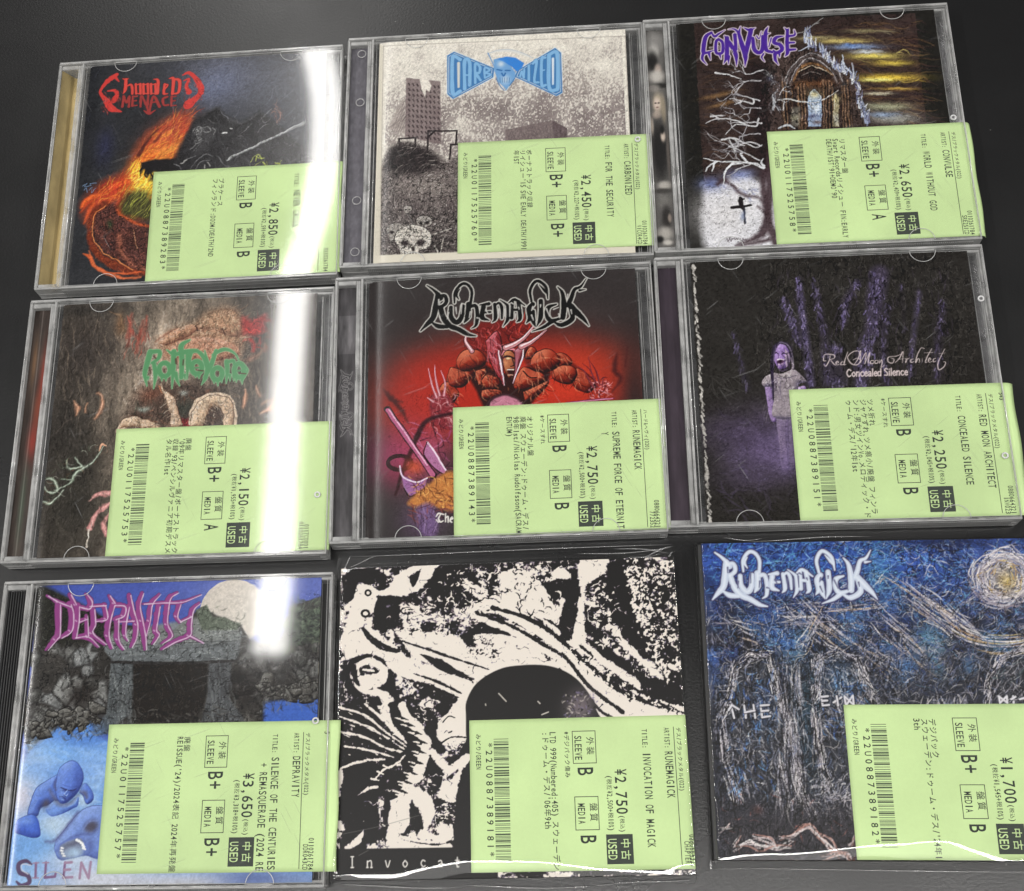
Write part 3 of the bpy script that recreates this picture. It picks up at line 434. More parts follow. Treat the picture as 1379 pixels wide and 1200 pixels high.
def art_D():
    c = Card('D', (-55.4, 63.0, -60.2, 60.2), (62, 57, 52), 4); c.frame(50, 400, 390 / 1357)
    yy, xx = np.mgrid[0:c.ny, 0:c.nx]; n = fbm(c.rs, c.ny, c.nx, 20, 4, asp=0.3)
    mid = np.exp(-((xx / c.nx - 0.42) / 0.22) ** 2) * np.exp(-((yy / c.ny - 0.4) / 0.5) ** 2)
    c.img = c.img * (1.1 + 0.8 * (n - 0.5))[..., None] + mid[..., None] * np.array((118, 106, 92)) * (0.2 + 1.4 * n)[..., None]
    c.blob((230, 250), 190, 190, (62, 57, 54), 0.85); c.blob((140, 620), 130, 220, (46, 44, 42), 0.8); c.blob((170, 950), 160, 260, (50, 48, 44), 0.9); c.blob((880, 520), 200, 160, (72, 66, 62), 0.5); c.blob((200, 60), 300, 40, (50, 48, 46), 0.7)
    c.hatch(700, BX(120, 60, 1130, 620), 90, 1.5, 10, [(120, 106, 94), (156, 138, 120), (60, 54, 50), (140, 124, 108), (84, 76, 70), (50, 46, 44)], 0.3, 0.25)
    # massive shapes of flesh
    c.poly([(560, 220), (640, 150), (720, 130), (800, 80), (880, 55), (940, 90), (965, 150), (950, 240), (900, 290), (700, 300), (590, 290)], (164, 126, 100), 0.85, 24, True)
    c.blob((880, 110), 80, 50, (176, 140, 108), 0.7, 0.3); c.blob((740, 250), 140, 60, (150, 96, 76), 0.6); c.blob((770, 215), 110, 20, (212, 172, 142), 0.7); c.blob((660, 165), 90, 12, (206, 160, 132), 0.7, -0.15); c.blob((830, 160), 80, 12, (200, 152, 122), 0.6, 0.1)
    c.stroke([(560, 200), (650, 150), (740, 155), (830, 148), (940, 180)], [6, 12, 7, 12, 6], (122, 74, 60), 0.8, 6); c.stroke([(800, 80), (880, 55), (945, 95), (965, 170)], 6, (116, 88, 70), 0.8, 4)
    c.form([(570, 215), (640, 152), (720, 128), (748, 150), (700, 190), (610, 222)], (168, 124, 98), (214, 174, 144), (96, 62, 52), 0.3, None, a=0.8); c.form([(745, 150), (800, 95), (880, 60), (946, 95), (964, 165), (900, 180), (820, 162)], (160, 124, 98), (206, 170, 140), (92, 66, 54), 0.3, None, a=0.85); c.form([(600, 255), (700, 198), (800, 188), (900, 212), (950, 262), (850, 295), (700, 295)], (178, 128, 104), (226, 186, 160), (104, 64, 54), 0.25, None, a=0.8)
    c.hatch(170, [(560, 220), (720, 130), (900, 60), (965, 150), (900, 290), (590, 290)], 70, -0.1, 6, [(216, 178, 148), (130, 86, 68), (186, 140, 112), (110, 76, 62)], 0.45, 0.4, 0.3)
    c.stroke([(740, 140), (745, 160)], 8, (70, 50, 44)); c.stroke([(865, 150), (875, 175)], 7, (80, 56, 48))
    c.blob((390, 130), 26, 60, (132, 98, 72), 0.7, -0.2); c.stroke([(340, 70), (390, 90), (405, 160)], [4, 8, 4], (150, 118, 90), 0.7, 4)
    for q in ([(440, 80), (430, 160), (420, 230)], [(490, 110), (480, 180), (460, 260)], [(430, 150), (470, 200)], [(510, 90), (500, 200)]): c.stroke(q, [6, 22, 6], (168, 78, 66), 0.75, 7)
    c.hatch(50, BX(415, 80, 520, 250), 50, 1.6, 7, [(196, 88, 72), (120, 60, 54), (90, 70, 62)], 0.6, 0.25)
    c.poly([(965, 90), (1010, 110), (1070, 80), (1050, 160), (1020, 180), (980, 170), (955, 165)], (150, 44, 44), 0.9, 10, True); c.hatch(50, BX(955, 85, 1075, 250), 34, 0.3, 6, [(196, 50, 50), (90, 32, 34), (214, 84, 76)], 0.7, 0.8, 0.4); c.stroke([(975, 150), (1000, 160), (1020, 150), (1045, 160)], 8, (206, 66, 60), 0.9); c.stroke([(990, 200), (1010, 220), (1005, 250)], 14, (176, 50, 48), 0.8, 5)
    c.stroke([(1060, 230), (1000, 290), (960, 300)], [6, 22, 8], (150, 108, 92), 0.7, 8)
    # horns and debris
    c.poly([(450, 480), (520, 420), (640, 380), (760, 400), (840, 430), (860, 610), (430, 610)], (66, 52, 46), 0.85, 26, True)
    c.hatch(90, BX(450, 400, 860, 600), 46, 0.6, 8, [(120, 76, 58), (40, 38, 36), (96, 66, 54), (70, 64, 56), (50, 60, 50)], 0.6, 0.8, 0.4)
    c.blob((530, 450), 60, 40, (120, 74, 58), 0.6); c.blob((690, 520), 50, 50, (44, 52, 46), 0.7); c.blob((680, 445), 18, 12, (190, 196, 186), 0.9); c.blob((495, 520), 30, 12, (150, 166, 156), 0.7); c.poly([(670, 565), (720, 565), (720, 605), (670, 605)], (120, 40, 44), 0.9, 5)
    hn = (206, 184, 160)
    c.stroke([(580, 405), (610, 470), (640, 540), (655, 605)], [8, 32, 40, 36], hn, 1, 2); c.stroke([(570, 410), (592, 450), (610, 470)], [4, 14, 4], (190, 120, 86), 0.9)
    c.stroke([(730, 580), (760, 500), (830, 465), (890, 500), (905, 610)], [44, 60, 56, 60, 64], hn, 1, 2); c.stroke([(385, 615), (430, 585), (500, 585), (560, 610)], [30, 48, 44, 30], hn, 1, 2)
    c.form([(715, 600), (725, 545), (760, 490), (810, 455), (860, 455), (905, 490), (918, 550), (910, 612), (868, 612), (872, 560), (855, 520), (830, 510), (800, 530), (785, 575), (770, 605)], (196, 168, 140), (232, 214, 190), (112, 84, 66), 0.16, (84, 62, 52), 5)
    c.form([(578, 402), (600, 430), (640, 480), (665, 545), (678, 605), (622, 608), (618, 550), (600, 480), (585, 440)], (200, 172, 146), (236, 218, 196), (116, 88, 70), 0.3, (84, 62, 52), 5)
    c.form([(385, 612), (400, 575), (450, 558), (510, 565), (560, 595), (575, 612), (520, 612), (460, 606)], (196, 168, 140), (230, 210, 186), (112, 84, 66), 0.3, (84, 62, 52), 5)
    for i in range(9):
        th = 3.3 + i * 0.36; c.stroke([(822 + 60 * math.cos(th), 545 + 52 * math.sin(th)), (822 + 84 * math.cos(th + .1), 545 + 84 * math.sin(th + .1))], [3, 6, 3], (140, 110, 88), 0.7)
    c.hatch(60, BX(740, 450, 930, 610), 46, 1.0, 4, [(140, 112, 92), (226, 208, 184)], 0.7, 0.5, 0.2); c.hatch(40, BX(600, 430, 660, 600), 34, 2.6, 4, [(150, 122, 102), (230, 212, 190)], 0.7, 0.2); c.hatch(40, BX(390, 560, 570, 610), 30, 1.4, 4, [(150, 122, 102), (230, 212, 190)], 0.7, 0.3)
    for q in ([(180, 485), (190, 520), (185, 550)], [(235, 500), (225, 540)], [(280, 450), (300, 480), (290, 540), (268, 570)], [(970, 430), (975, 480), (965, 520)], [(1025, 410), (1035, 460)], [(1040, 545), (1090, 520), (1120, 470)], [(1050, 500), (1110, 480)]): c.stroke(q, [6, 22, 8], (186, 132, 104), 0.85, 5); c.stroke(q, [2, 6, 2], (226, 180, 150), 0.7, 2)
    # green wisps and a pink claw
    for q in ([(40, 850), (70, 850), (90, 900), (50, 910), (30, 880)], [(80, 900), (150, 870), (190, 820), (250, 770), (310, 700)], [(140, 760), (150, 800), (210, 790), (180, 750)], [(20, 950), (60, 960), (120, 900)], [(110, 850), (170, 850)]): c.stroke(q, [6, 14, 10, 4], (140, 158, 138), 0.8, 3); c.stroke(q, [2, 5, 2], (206, 214, 200), 0.7)
    c.hatch(50, [(20, 830), (140, 740), (300, 680), (330, 710), (150, 900), (30, 980)], 34, -0.5, 4, [(96, 116, 92), (200, 206, 190), (130, 90, 66)], 0.6, 0.9, 0.6); c.stroke([(285, 720), (300, 690), (320, 700)], [6, 14, 6], (206, 160, 132))
    pk = (200, 140, 136)
    for q in ([(235, 950), (290, 925), (370, 905)], [(350, 960), (280, 1010), (250, 1080)], [(330, 1010), (310, 1060), (330, 1110)], [(360, 940), (300, 990)]): c.stroke(q, [4, 22, 26], pk, 0.95, 3); c.stroke(q, [2, 5, 8], (226, 176, 170), 0.7, 2)
    c.stroke([(245, 1090), (240, 1120), (232, 1160)], [8, 6, 12], (206, 196, 184))
    c.hatch(60, BX(60, 700, 380, 1180), 90, 1.3, 10, [(66, 62, 54), (42, 40, 38), (84, 80, 70)], 0.35, 0.3)
    # logo
    c.ink(None, 50, 0.05, 0.22, 0.22, 0.25); c.ink([(450, 400), (560, 220), (720, 110), (900, 55), (1080, 80), (980, 300), (880, 610), (430, 610)], 50, 0.05, 0.35, 0.35, 0.8); c.warp(4, 28, 0.0); c.grain(0.14, 120); c.sharpen(0.9)
    c.frame(185, 455, 155 / 1379); g = (86, 142, 98)
    S = [([(150, 165), (112, 300), (84, 430), (110, 572)], [70, 64, 50, 6]), ([(150, 165), (255, 160), (248, 238), (170, 296)], [50, 48, 44, 30]), ([(190, 290), (212, 430), (190, 602)], [44, 52, 6]),
         ([(430, 160), (424, 350), (408, 602)], [60, 58, 6]), ([(345, 140), (430, 190), (560, 170), (700, 150)], [8, 44, 50, 44]), ([(620, 22), (520, 90), (528, 250), (520, 470)], [20, 60, 60, 50]), ([(450, 420), (470, 500), (500, 570)], [50, 34, 5]),
         ([(600, 180), (598, 300), (588, 490)], [56, 56, 6]), ([(640, 180), (620, 260), (650, 400)], 34), ([(560, 150), (700, 150), (790, 230), (830, 340)], [30, 38, 50, 54]), ([(800, 150), (834, 330), (810, 470), (762, 556)], [8, 56, 48, 5]), ([(935, 150), (872, 330), (800, 470)], [40, 56, 40]), ([(900, 200), (1000, 142), (1084, 140), (1166, 190), (1212, 272)], [30, 46, 34, 18, 8]),
         ([(1062, 280), (1070, 400), (1056, 540)], [54, 48, 5]), ([(1062, 290), (1140, 272), (1156, 340)], [40, 42, 20]), ([(1280, 320), (1310, 390), (1245, 500)], [8, 22, 30])]
    for q in ((120, 470, 500), (285, 460, 510), (335, 470, 510), (560, 440, 500), (690, 440, 470), (730, 450, 480), (910, 500, 540), (955, 500, 570), (1000, 480, 530), (1100, 440, 510), (1145, 440, 510), (1175, 470, 525), (1245, 470, 548)): S.append(([(q[0], q[1]), (q[0] + 3, q[2])], [34, 4]))
    E_ = [((320, 375), 66, 80), ((705, 350), 62, 76), ((950, 425), 60, 72), ((1212, 385), 58, 84)]
    ed = (132, 172, 134)
    for p, w in S: c.stroke(p, w, ed, grow=0.9)
    for p, rx, ry in E_: c.ell(p, rx, ry, 56, ed, grow=0.9)
    for p, w in S: c.stroke(p, w, g)
    for p, rx, ry in E_: c.ell(p, rx, ry, 56, g)
    for x, y in ((705, 350), (1212, 385)): c.stroke([(x + 14, y + 34), (x + 78, y + 40)], 16, (84, 66, 58)); c.stroke([(x - 40, y + 6), (x + 40, y)], 20, g)
    for q in ([(190, 215), (215, 240)], [(140, 350), (150, 420)], [(318, 370), (315, 400)], [(955, 425), (965, 400)], [(455, 250), (460, 300)], [(545, 260), (540, 320)]): c.stroke(q, 22, (80, 62, 54), 0.85, jag=0.3)
    return c

def art_E():
    c = Card('E', (-55.6, 64.0, -60.2, 60.2), (54, 50, 50), 5); c.frame(490, 430, 390 / 1379)
    c.noise(7, 6, 4)
    c.blob((680, 330), 560, 260, (156, 44, 36), 1.0, 0, 2); c.blob((700, 330), 420, 230, (164, 46, 36), 0.9); c.blob((1000, 230), 220, 120, (186, 64, 44), 0.8); c.blob((300, 300), 150, 130, (168, 48, 38), 0.75); c.blob((640, 300), 260, 160, (180, 50, 38), 0.7); c.blob((950, 340), 200, 60, (196, 60, 42), 0.7)
    c.blob((220, 640), 150, 150, (150, 62, 92), 0.75); c.blob((300, 600), 60, 60, (190, 110, 160), 0.6); c.blob((140, 700), 60, 80, (110, 40, 50), 0.7); c.blob((280, 950), 100, 90, (110, 84, 120), 0.6)
    c.blob((250, 430), 170, 140, (166, 48, 40), 0.8, 0, 1.5); c.blob((200, 640), 130, 110, (150, 66, 104), 0.7); c.blob((260, 560), 130, 90, (160, 60, 70), 0.6)
    c.blob((1290, 400), 60, 300, (50, 42, 42), 0.85)
    ol = (44, 26, 28)
    sk = (172, 82, 56); hi = (222, 156, 112); dk = (96, 36, 32)
    def muscle(c0, rx, ry, ang, base=sk):
        t = np.linspace(0, 2 * math.pi, 18)[:-1]; ca, sa = math.cos(ang), math.sin(ang)
        pts = [(c0[0] + rx * math.cos(q) * ca - ry * math.sin(q) * sa, c0[1] + rx * math.cos(q) * sa + ry * math.sin(q) * ca) for q in t]
        c.poly([(x, y) for x, y in pts], ol, 0.75, 3); c.poly([(c0[0] + (x - c0[0]) * 0.94, c0[1] + (y - c0[1]) * 0.94) for x, y in pts], base, 1, 2)
        c.blob((c0[0] - .2 * rx, c0[1] - .35 * ry), rx * .42, ry * .3, hi, 0.85, ang); c.blob((c0[0] + .15 * rx, c0[1] + .6 * ry), rx * .7, ry * .4, dk, 0.9, ang)
        for i in range(9):
            u = -0.75 + 1.5 * i / 8; e0 = np.array([u * rx, -0.55 * ry * c.rs.rand()]); e1 = np.array([u * rx * 0.8 + 6, 0.75 * ry * (0.5 + c.rs.rand() * 0.5)])
            R2 = np.array([[ca, -sa], [sa, ca]]); c.stroke([R2 @ e0 + c0, R2 @ ((e0 + e1) / 2 + [5, 0]) + c0, R2 @ e1 + c0], [2, 6, 2], ol if i % 3 else hi, 0.55)
    c.frame(580, 430, 260 / 1176)
    mane = [(190, 60), (260, 20), (420, 0), (640, 10), (600, 110), (560, 200), (420, 260), (340, 250), (250, 190), (200, 130)]
    c.poly(mane, (112, 38, 36), 0.95, 10, True); c.hatch(170, mane, 60, 1.0, 8, [(190, 60, 52), (54, 24, 28), (214, 96, 96), (36, 22, 26), (150, 50, 50)], 0.8, 0.5, 0.5); c.hatch(50, BX(420, 10, 640, 120), 60, -0.9, 8, [(206, 64, 52), (80, 30, 32)], 0.7, 0.3)
    c.poly([(240, 300), (330, 270), (420, 330), (500, 330), (600, 280), (730, 320), (700, 400), (620, 500), (560, 560), (330, 560), (280, 440), (240, 370)], (52, 28, 26), 1, 5)
    for q, w in (([(620, 240), (760, 260), (880, 330), (980, 400)], [110, 100, 90, 60]), ([(290, 240), (190, 300), (130, 380), (90, 440)], [110, 100, 90, 60])): c.stroke(q, w, (110, 40, 34), 1, 4)
    for pts in ([(560, 440), (640, 400), (712, 372), (690, 420), (620, 482), (570, 490)], [(310, 432), (360, 420), (422, 430), (420, 462), (360, 482), (310, 470)], [(272, 310), (332, 298), (322, 350), (300, 402), (270, 352)],
                [(525, 330), (560, 288), (620, 308), (682, 330), (690, 372), (640, 402), (570, 432), (510, 422), (503, 380)], [(308, 340), (350, 324), (402, 350), (418, 392), (390, 418), (340, 418), (308, 386)],
                [(48, 430), (70, 388), (112, 378), (152, 420), (172, 452), (130, 505), (80, 475)], [(98, 340), (120, 290), (160, 298), (232, 312), (242, 352), (202, 402), (150, 412), (112, 392)], [(153, 250), (175, 208), (226, 178), (292, 188), (334, 236), (326, 272), (280, 302), (200, 312), (160, 292)],
                [(578, 190), (610, 163), (642, 190), (622, 232), (573, 237)], [(755, 205), (800, 203), (848, 238), (852, 272), (800, 278), (778, 240)], [(868, 300), (902, 298), (962, 344), (1004, 392), (962, 443), (920, 437), (868, 402), (858, 360)], [(738, 300), (800, 278), (862, 284), (888, 330), (850, 388), (790, 384), (738, 352)], [(603, 276), (610, 238), (642, 198), (702, 177), (752, 198), (783, 250), (762, 292), (700, 318), (640, 308)]):
        c.form(pts, (150, 54, 40), (224, 140, 104), (44, 18, 20), 0.55, ol, 6)
        pc = np.array(pts, float); q0 = pc.mean(0); c.hatch(26, pts, 0.4 * np.ptp(pc[:, 0]), 1.0, 6, [ol, (40, 20, 22), (96, 36, 32), (232, 160, 120)], 0.7, 0.5, 0.35)
    c.hatch(60, [(270, 300), (730, 320), (620, 520), (330, 540)], 44, 1.0, 7, [ol, (36, 22, 24), (206, 130, 90)], 0.6, 0.6, 0.4); c.stroke([(560, 312), (600, 350), (640, 352)], 8, ol); c.stroke([(310, 360), (340, 330), (390, 345)], 7, ol)
    # head and helmet
    c.form([(428, 210), (470, 186), (508, 210), (518, 262), (502, 332), (472, 355), (446, 300)], (158, 90, 62), (222, 166, 116), (70, 30, 30), 0.4, ol, 7)
    c.stroke([(440, 232), (470, 222), (505, 236)], 12, (40, 24, 28)); c.blob((468, 236), 14, 6, (226, 206, 160), 0.9, 0, 2); c.stroke([(492, 240), (504, 275), (484, 284)], 7, ol); c.blob((482, 318), 22, 22, (48, 20, 26), 1, 0, 2); c.stroke([(464, 304), (500, 304)], 6, (226, 206, 190)); c.stroke([(468, 336), (496, 338)], 6, (206, 160, 140)); c.blob((452, 265), 12, 16, (206, 140, 100), 0.8)
    hp = [(330, 130), (400, 70), (432, 150), (430, 235), (442, 330), (450, 405), (426, 380), (380, 300), (348, 220)]
    c.form(hp, (150, 52, 56), (222, 140, 150), (60, 24, 30), 0.4, ol, 8); c.hatch(70, hp, 60, 1.25, 7, [(230, 170, 184), (70, 28, 34), (206, 110, 120), (44, 22, 28)], 0.85, 0.3, 0.3); c.stroke([(410, 190), (425, 280), (446, 400)], [6, 12, 3], (236, 206, 218)); c.stroke([(435, 215), (452, 185), (500, 180), (520, 215)], [6, 12, 12, 6], (214, 130, 140)); c.stroke([(436, 222), (455, 192), (500, 188)], 4, ol)
    c.form([(508, 190), (560, 148), (584, 182), (546, 262), (520, 332), (494, 394), (508, 300)], (130, 56, 66), (226, 170, 184), (50, 24, 30), 0.4, ol, 7); c.stroke([(560, 160), (556, 230), (520, 320), (498, 388)], [5, 9, 7, 3], (236, 206, 218))
    for q, w in (([(455, 170), (520, 142), (580, 96), (646, 12)], [34, 28, 18, 3]), ([(548, 165), (620, 130), (705, 62)], [34, 20, 3]), ([(250, 190), (210, 130), (225, 80)], [24, 16, 4])): c.stroke(q, np.array(w) + 8.0, ol); c.stroke(q, w, (190, 130, 134)); c.stroke(np.array(q) - [2, 5], np.array(w) * 0.3, (240, 216, 220))
    c.hatch(60, BX(955, 360, 1080, 480), 40, 0.8, 8, [(206, 130, 136), (70, 30, 36), (232, 180, 190)], 0.9, 0.9, 0.4)
    for q in ([(1000, 380), (960, 300), (915, 262)], [(1020, 370), (990, 290), (950, 235)], [(1050, 430), (1070, 375)], [(985, 350), (955, 345)]): c.stroke(q, [10, 7, 2], (110, 40, 44), 0.95)
    c.frame(490, 430, 390 / 1379)
    # belt medallion, knife, gauntlets
    c.ell((670, 440), 90, 80, 18, (60, 40, 44), 1, 180, 360); c.poly([(590, 430), (610, 385), (670, 362), (735, 385), (755, 430)], (186, 120, 140), 1, 3, True); c.hatch(40, BX(600, 375, 745, 430), 26, 0.3, 5, [(80, 44, 56), (226, 176, 190)], 0.7, 0.7)
    c.stroke([(960, 402), (1080, 385), (1190, 372)], [22, 18, 3], (110, 50, 70)); c.stroke([(960, 396), (1180, 373)], 4, (206, 130, 160))
    gl_ = [(200, 130, 130), (90, 44, 50), (226, 170, 176)]
    for q in ([(1110, 320), (1080, 250), (1065, 175)], [(1120, 310), (1105, 240)], [(1090, 320), (1040, 240), (1010, 220)], [(1130, 310), (1140, 270)]): c.stroke(q, [9, 6, 2], (120, 50, 56), 0.95)
    c.poly([(320, 360), (390, 350), (430, 420), (430, 520), (340, 500), (310, 420)], (130, 48, 56), 0.95, 5, True); c.hatch(90, BX(305, 350, 430, 510), 36, 0.6, 6, gl_ + [(60, 30, 36)], 0.8, 0.9, 0.5)
    for q in ([(345, 370), (320, 300), (305, 230)], [(360, 360), (340, 280), (335, 215)], [(380, 360), (385, 300), (365, 240)], [(330, 390), (300, 370)]): c.stroke(q, [14, 9, 2], (176, 100, 110), 0.95); c.stroke(q, [4, 3, 1], (232, 190, 196), 0.8)
    # axe and the heap at the foot
    c.hatch(60, BX(200, 480, 430, 800), 70, 0.9, 10, [(60, 30, 40), (150, 70, 110), (40, 26, 32), (196, 120, 160)], 0.6, 0.8, 0.4)
    c.stroke([(250, 560), (300, 480), (430, 440)], [26, 22, 14], (50, 28, 34), 0.9, 4); c.stroke([(260, 540), (200, 680), (150, 830)], [20, 22, 12], (52, 28, 32), 0.9, 3); c.ell((170, 680), 56, 34, 20, (48, 28, 32), 0.95); c.blob((240, 700), 46, 40, (196, 84, 56), 0.85)
    c.stroke([(110, 425), (190, 540), (260, 640), (330, 740)], [30, 34, 28, 34], ol); c.stroke([(112, 430), (190, 540), (260, 640), (326, 736)], [18, 24, 18, 24], (176, 96, 130)); c.stroke([(118, 428), (200, 545), (300, 690)], 5, (232, 180, 206))
    ax = [(300, 580), (330, 620), (390, 720), (380, 735), (330, 700), (285, 640)]; c.poly(ax, (170, 110, 150), 1, 2); c.stroke(ax[:3], 7, (236, 206, 226)); c.stroke(ax[2:] + ax[:1], 5, ol)
    a2 = [(170, 690), (185, 740), (250, 770), (300, 750), (290, 800), (220, 840), (190, 800)]; c.poly(a2, (150, 100, 150), 1, 2); c.stroke([(170, 695), (185, 745), (250, 772), (300, 752)], 6, (232, 206, 232)); c.stroke([(190, 800), (220, 840), (290, 800)], 6, ol)
    c.poly([(240, 830), (300, 790), (360, 740), (430, 730), (430, 900), (330, 890), (210, 880)], (186, 120, 66), 1, 6, True); c.hatch(100, BX(210, 740, 430, 900), 44, 0.9, 7, [(226, 170, 96), (90, 46, 36), (60, 30, 28), (206, 140, 80)], 0.75, 0.7, 0.4)
    c.poly([(255, 890), (300, 870), (340, 900), (345, 1010), (300, 1030), (260, 1000)], (112, 88, 130), 0.9, 8, True); c.hatch(50, BX(240, 870, 360, 1025), 50, 1.5, 7, [(160, 136, 176), (70, 50, 76), (50, 36, 44)], 0.6, 0.4); c.hatch(50, BX(190, 860, 430, 930), 50, 0.4, 8, [(60, 34, 34), (140, 70, 60), (90, 50, 60)], 0.6, 0.8)
    for q in ([(1200, 160), (1190, 240), (1220, 280), (1180, 340)], [(1250, 130), (1240, 220)], [(110, 360), (170, 420), (210, 490)], [(90, 330), (140, 380), (180, 390)]): c.stroke(q, [4, 26, 14, 4], (70, 36, 36), 0.85, 5, jag=0.4)
    c.ink([(90, 400), (440, 340), (440, 1030), (180, 1030), (140, 800)], 52, 0.03, 0.22, 0.15); c.warp(0.8, 34, 0.0); c.grain(0.06, 150); c.sharpen(1.0)
    # small title in black-letter
    wh = (226, 222, 216)
    for q in ([(345, 935), (360, 920), (395, 925)], [(372, 925), (360, 945), (372, 960), (390, 955)], [(345, 950), (360, 962)], [(405, 920), (405, 960)], [(405, 942), (420, 935), (422, 962)], [(440, 940), (434, 955), (446, 962)], [(436, 950), (450, 944), (446, 936)]): c.stroke([(343 + (x - 345) * 0.74, y) for x, y in q], [5, 8, 5], wh)
    # logo
    c.frame(560, 370, 240 / 1379); letters(c, RUNE, (26, 24, 24), (190, 188, 182), 17, 0.06)
    for q in RUNE_HOLES: c.stroke(q, [12, 7], (196, 194, 190), 0.9)
    return c

def art_F():
    c = Card('F', (-54.8, 64.8, -60.2, 60.2), (44, 42, 40), 6); c.frame(870, 320, 509 / 1379)
    c.noise(6, 8, 5); c.noise(4, 120, 2)
    c.hatch(360, BX(450, 100, 1120, 540), 46, 1.6, 6, [(60, 54, 66), (36, 34, 34), (72, 62, 84), (50, 46, 48)], 0.4, 0.3)
    def trunk(pts, w, col, a, n):
        c.stroke(pts, w, col, a * 0.6, 10); P = smooth(np.array(pts, float), 6)
        for _ in range(n):
            i = c.rs.randint(len(P)); p = P[i] + np.array([c.rs.randn() * np.mean(w) * 0.28, c.rs.randn() * 9])
            c.stroke([p, p + np.array([c.rs.randn() * 5, 8 + 12 * c.rs.rand()])], 5, [(108, 98, 138), (80, 72, 100), (28, 26, 30), (124, 114, 150), (56, 50, 66)][c.rs.randint(5)], a * (0.35 + 0.65 * c.rs.rand()))
    trunk([(850, 130), (835, 220), (820, 340), (790, 430), (780, 530)], [64, 60, 46, 40, 40], (84, 74, 104), 0.85, 260)
    trunk([(770, 160), (730, 230), (715, 310)], [14, 26, 20], (84, 74, 104), 0.75, 70); trunk([(880, 250), (860, 420), (880, 530)], [16, 26, 20], (66, 58, 82), 0.6, 60)
    trunk([(555, 150), (565, 250), (580, 360), (600, 530)], [8, 18, 18, 22], (110, 98, 146), 0.9, 130); trunk([(500, 230), (530, 300), (560, 380)], [20, 30, 26], (84, 74, 104), 0.7, 90)
    trunk([(610, 160), (630, 260), (650, 360), (660, 520)], [8, 18, 26, 40], (78, 70, 96), 0.6, 100); trunk([(995, 200), (975, 340), (960, 500)], [8, 9, 9], (120, 110, 150), 0.75, 40); trunk([(1080, 230), (1065, 360), (1060, 520)], [14, 22, 24], (66, 58, 80), 0.6, 60); trunk([(320, 350), (345, 450), (370, 540)], [8, 14, 18], (70, 64, 84), 0.5, 40); trunk([(690, 400), (700, 520)], [30, 60], (76, 68, 94), 0.5, 70); trunk([(930, 170), (940, 330)], [6, 8], (60, 54, 70), 0.5, 10)
    # mist
    for x, y, rx, ry, a in ((440, 720, 130, 70, 0.7), (380, 790, 110, 80, 0.65), (480, 800, 90, 60, 0.6), (300, 690, 90, 60, 0.4), (560, 760, 120, 90, 0.5), (400, 880, 130, 40, 0.4)): c.blob((x, y), rx, ry, (104, 88, 130), a * 0.55)
    f = fbm(c.rs, c.ny, c.nx, 9, 5); yy, xx = np.mgrid[0:c.ny, 0:c.nx]; m = np.exp(-((xx / c.nx - 0.24) / 0.17) ** 2 - ((yy / c.ny - 0.70) / 0.11) ** 2) * np.clip(f * 2 - 0.6, 0, 1) * 0.55; c.img = c.img * (1 - m[..., None]) + np.array((150, 130, 180)) * m[..., None]
    c.hatch(140, BX(240, 620, 540, 1000), 60, 0.2, 10, [(70, 62, 80), (52, 48, 52), (90, 80, 110)], 0.3, 0.6)
    # the child in a smock
    c.frame(1010, 440, 100 / 512)
    sk_, sh_, sd_ = (140, 116, 164), (190, 168, 206), (70, 58, 90)
    c.form([(178, 630), (272, 625), (268, 760), (275, 960), (215, 960), (200, 800), (185, 700)], (112, 98, 128), (150, 136, 160), (70, 62, 86), 0.3); c.blob((240, 930), 50, 90, (108, 94, 130), 0.7); c.stroke([(240, 640), (250, 800), (262, 940)], [3, 7, 3], (84, 74, 100), 0.7)
    c.form([(262, 625), (330, 622), (340, 800), (320, 960), (275, 960), (268, 780)], (96, 84, 112), (130, 118, 142), (60, 54, 76), 0.3)
    c.form([(102, 410), (150, 408), (160, 500), (170, 590), (180, 640), (155, 652), (132, 610), (118, 520)], sk_, sh_, sd_, 0.4); c.form([(330, 410), (382, 412), (380, 520), (350, 560), (330, 480)], sk_, sh_, sd_, 0.4)
    c.form([(165, 312), (215, 320), (290, 292), (330, 310), (384, 366), (376, 380), (330, 400), (326, 520), (330, 622), (160, 618), (166, 480), (150, 416), (100, 410), (80, 380), (105, 340)], (142, 132, 140), (180, 170, 172), (82, 76, 92), 0.16)
    c.hatch(60, BX(110, 330, 330, 610), 70, 1.5, 7, [(166, 156, 160), (112, 104, 120), (128, 118, 132)], 0.5, 0.2); c.stroke([(190, 345), (250, 350), (320, 330)], 6, (96, 88, 104), 0.8); c.stroke([(215, 350), (205, 420), (212, 490)], [4, 9, 3], (104, 96, 112), 0.8); c.stroke([(240, 350), (225, 430)], [3, 7, 3], (108, 98, 116), 0.7); c.stroke([(325, 400), (332, 470)], 6, (90, 82, 98), 0.8)
    c.stroke([(160, 616), (245, 622), (330, 622)], 7, (92, 84, 104), 0.8)
    c.form([(165, 140), (205, 115), (250, 130), (272, 180), (268, 250), (235, 285), (195, 282), (170, 240), (160, 190)], (146, 116, 178), (196, 172, 216), (78, 60, 104), 0.35); c.form([(242, 150), (272, 190), (275, 230), (250, 275), (238, 210)], (164, 142, 170), (196, 180, 196), (110, 96, 124), 0.4)
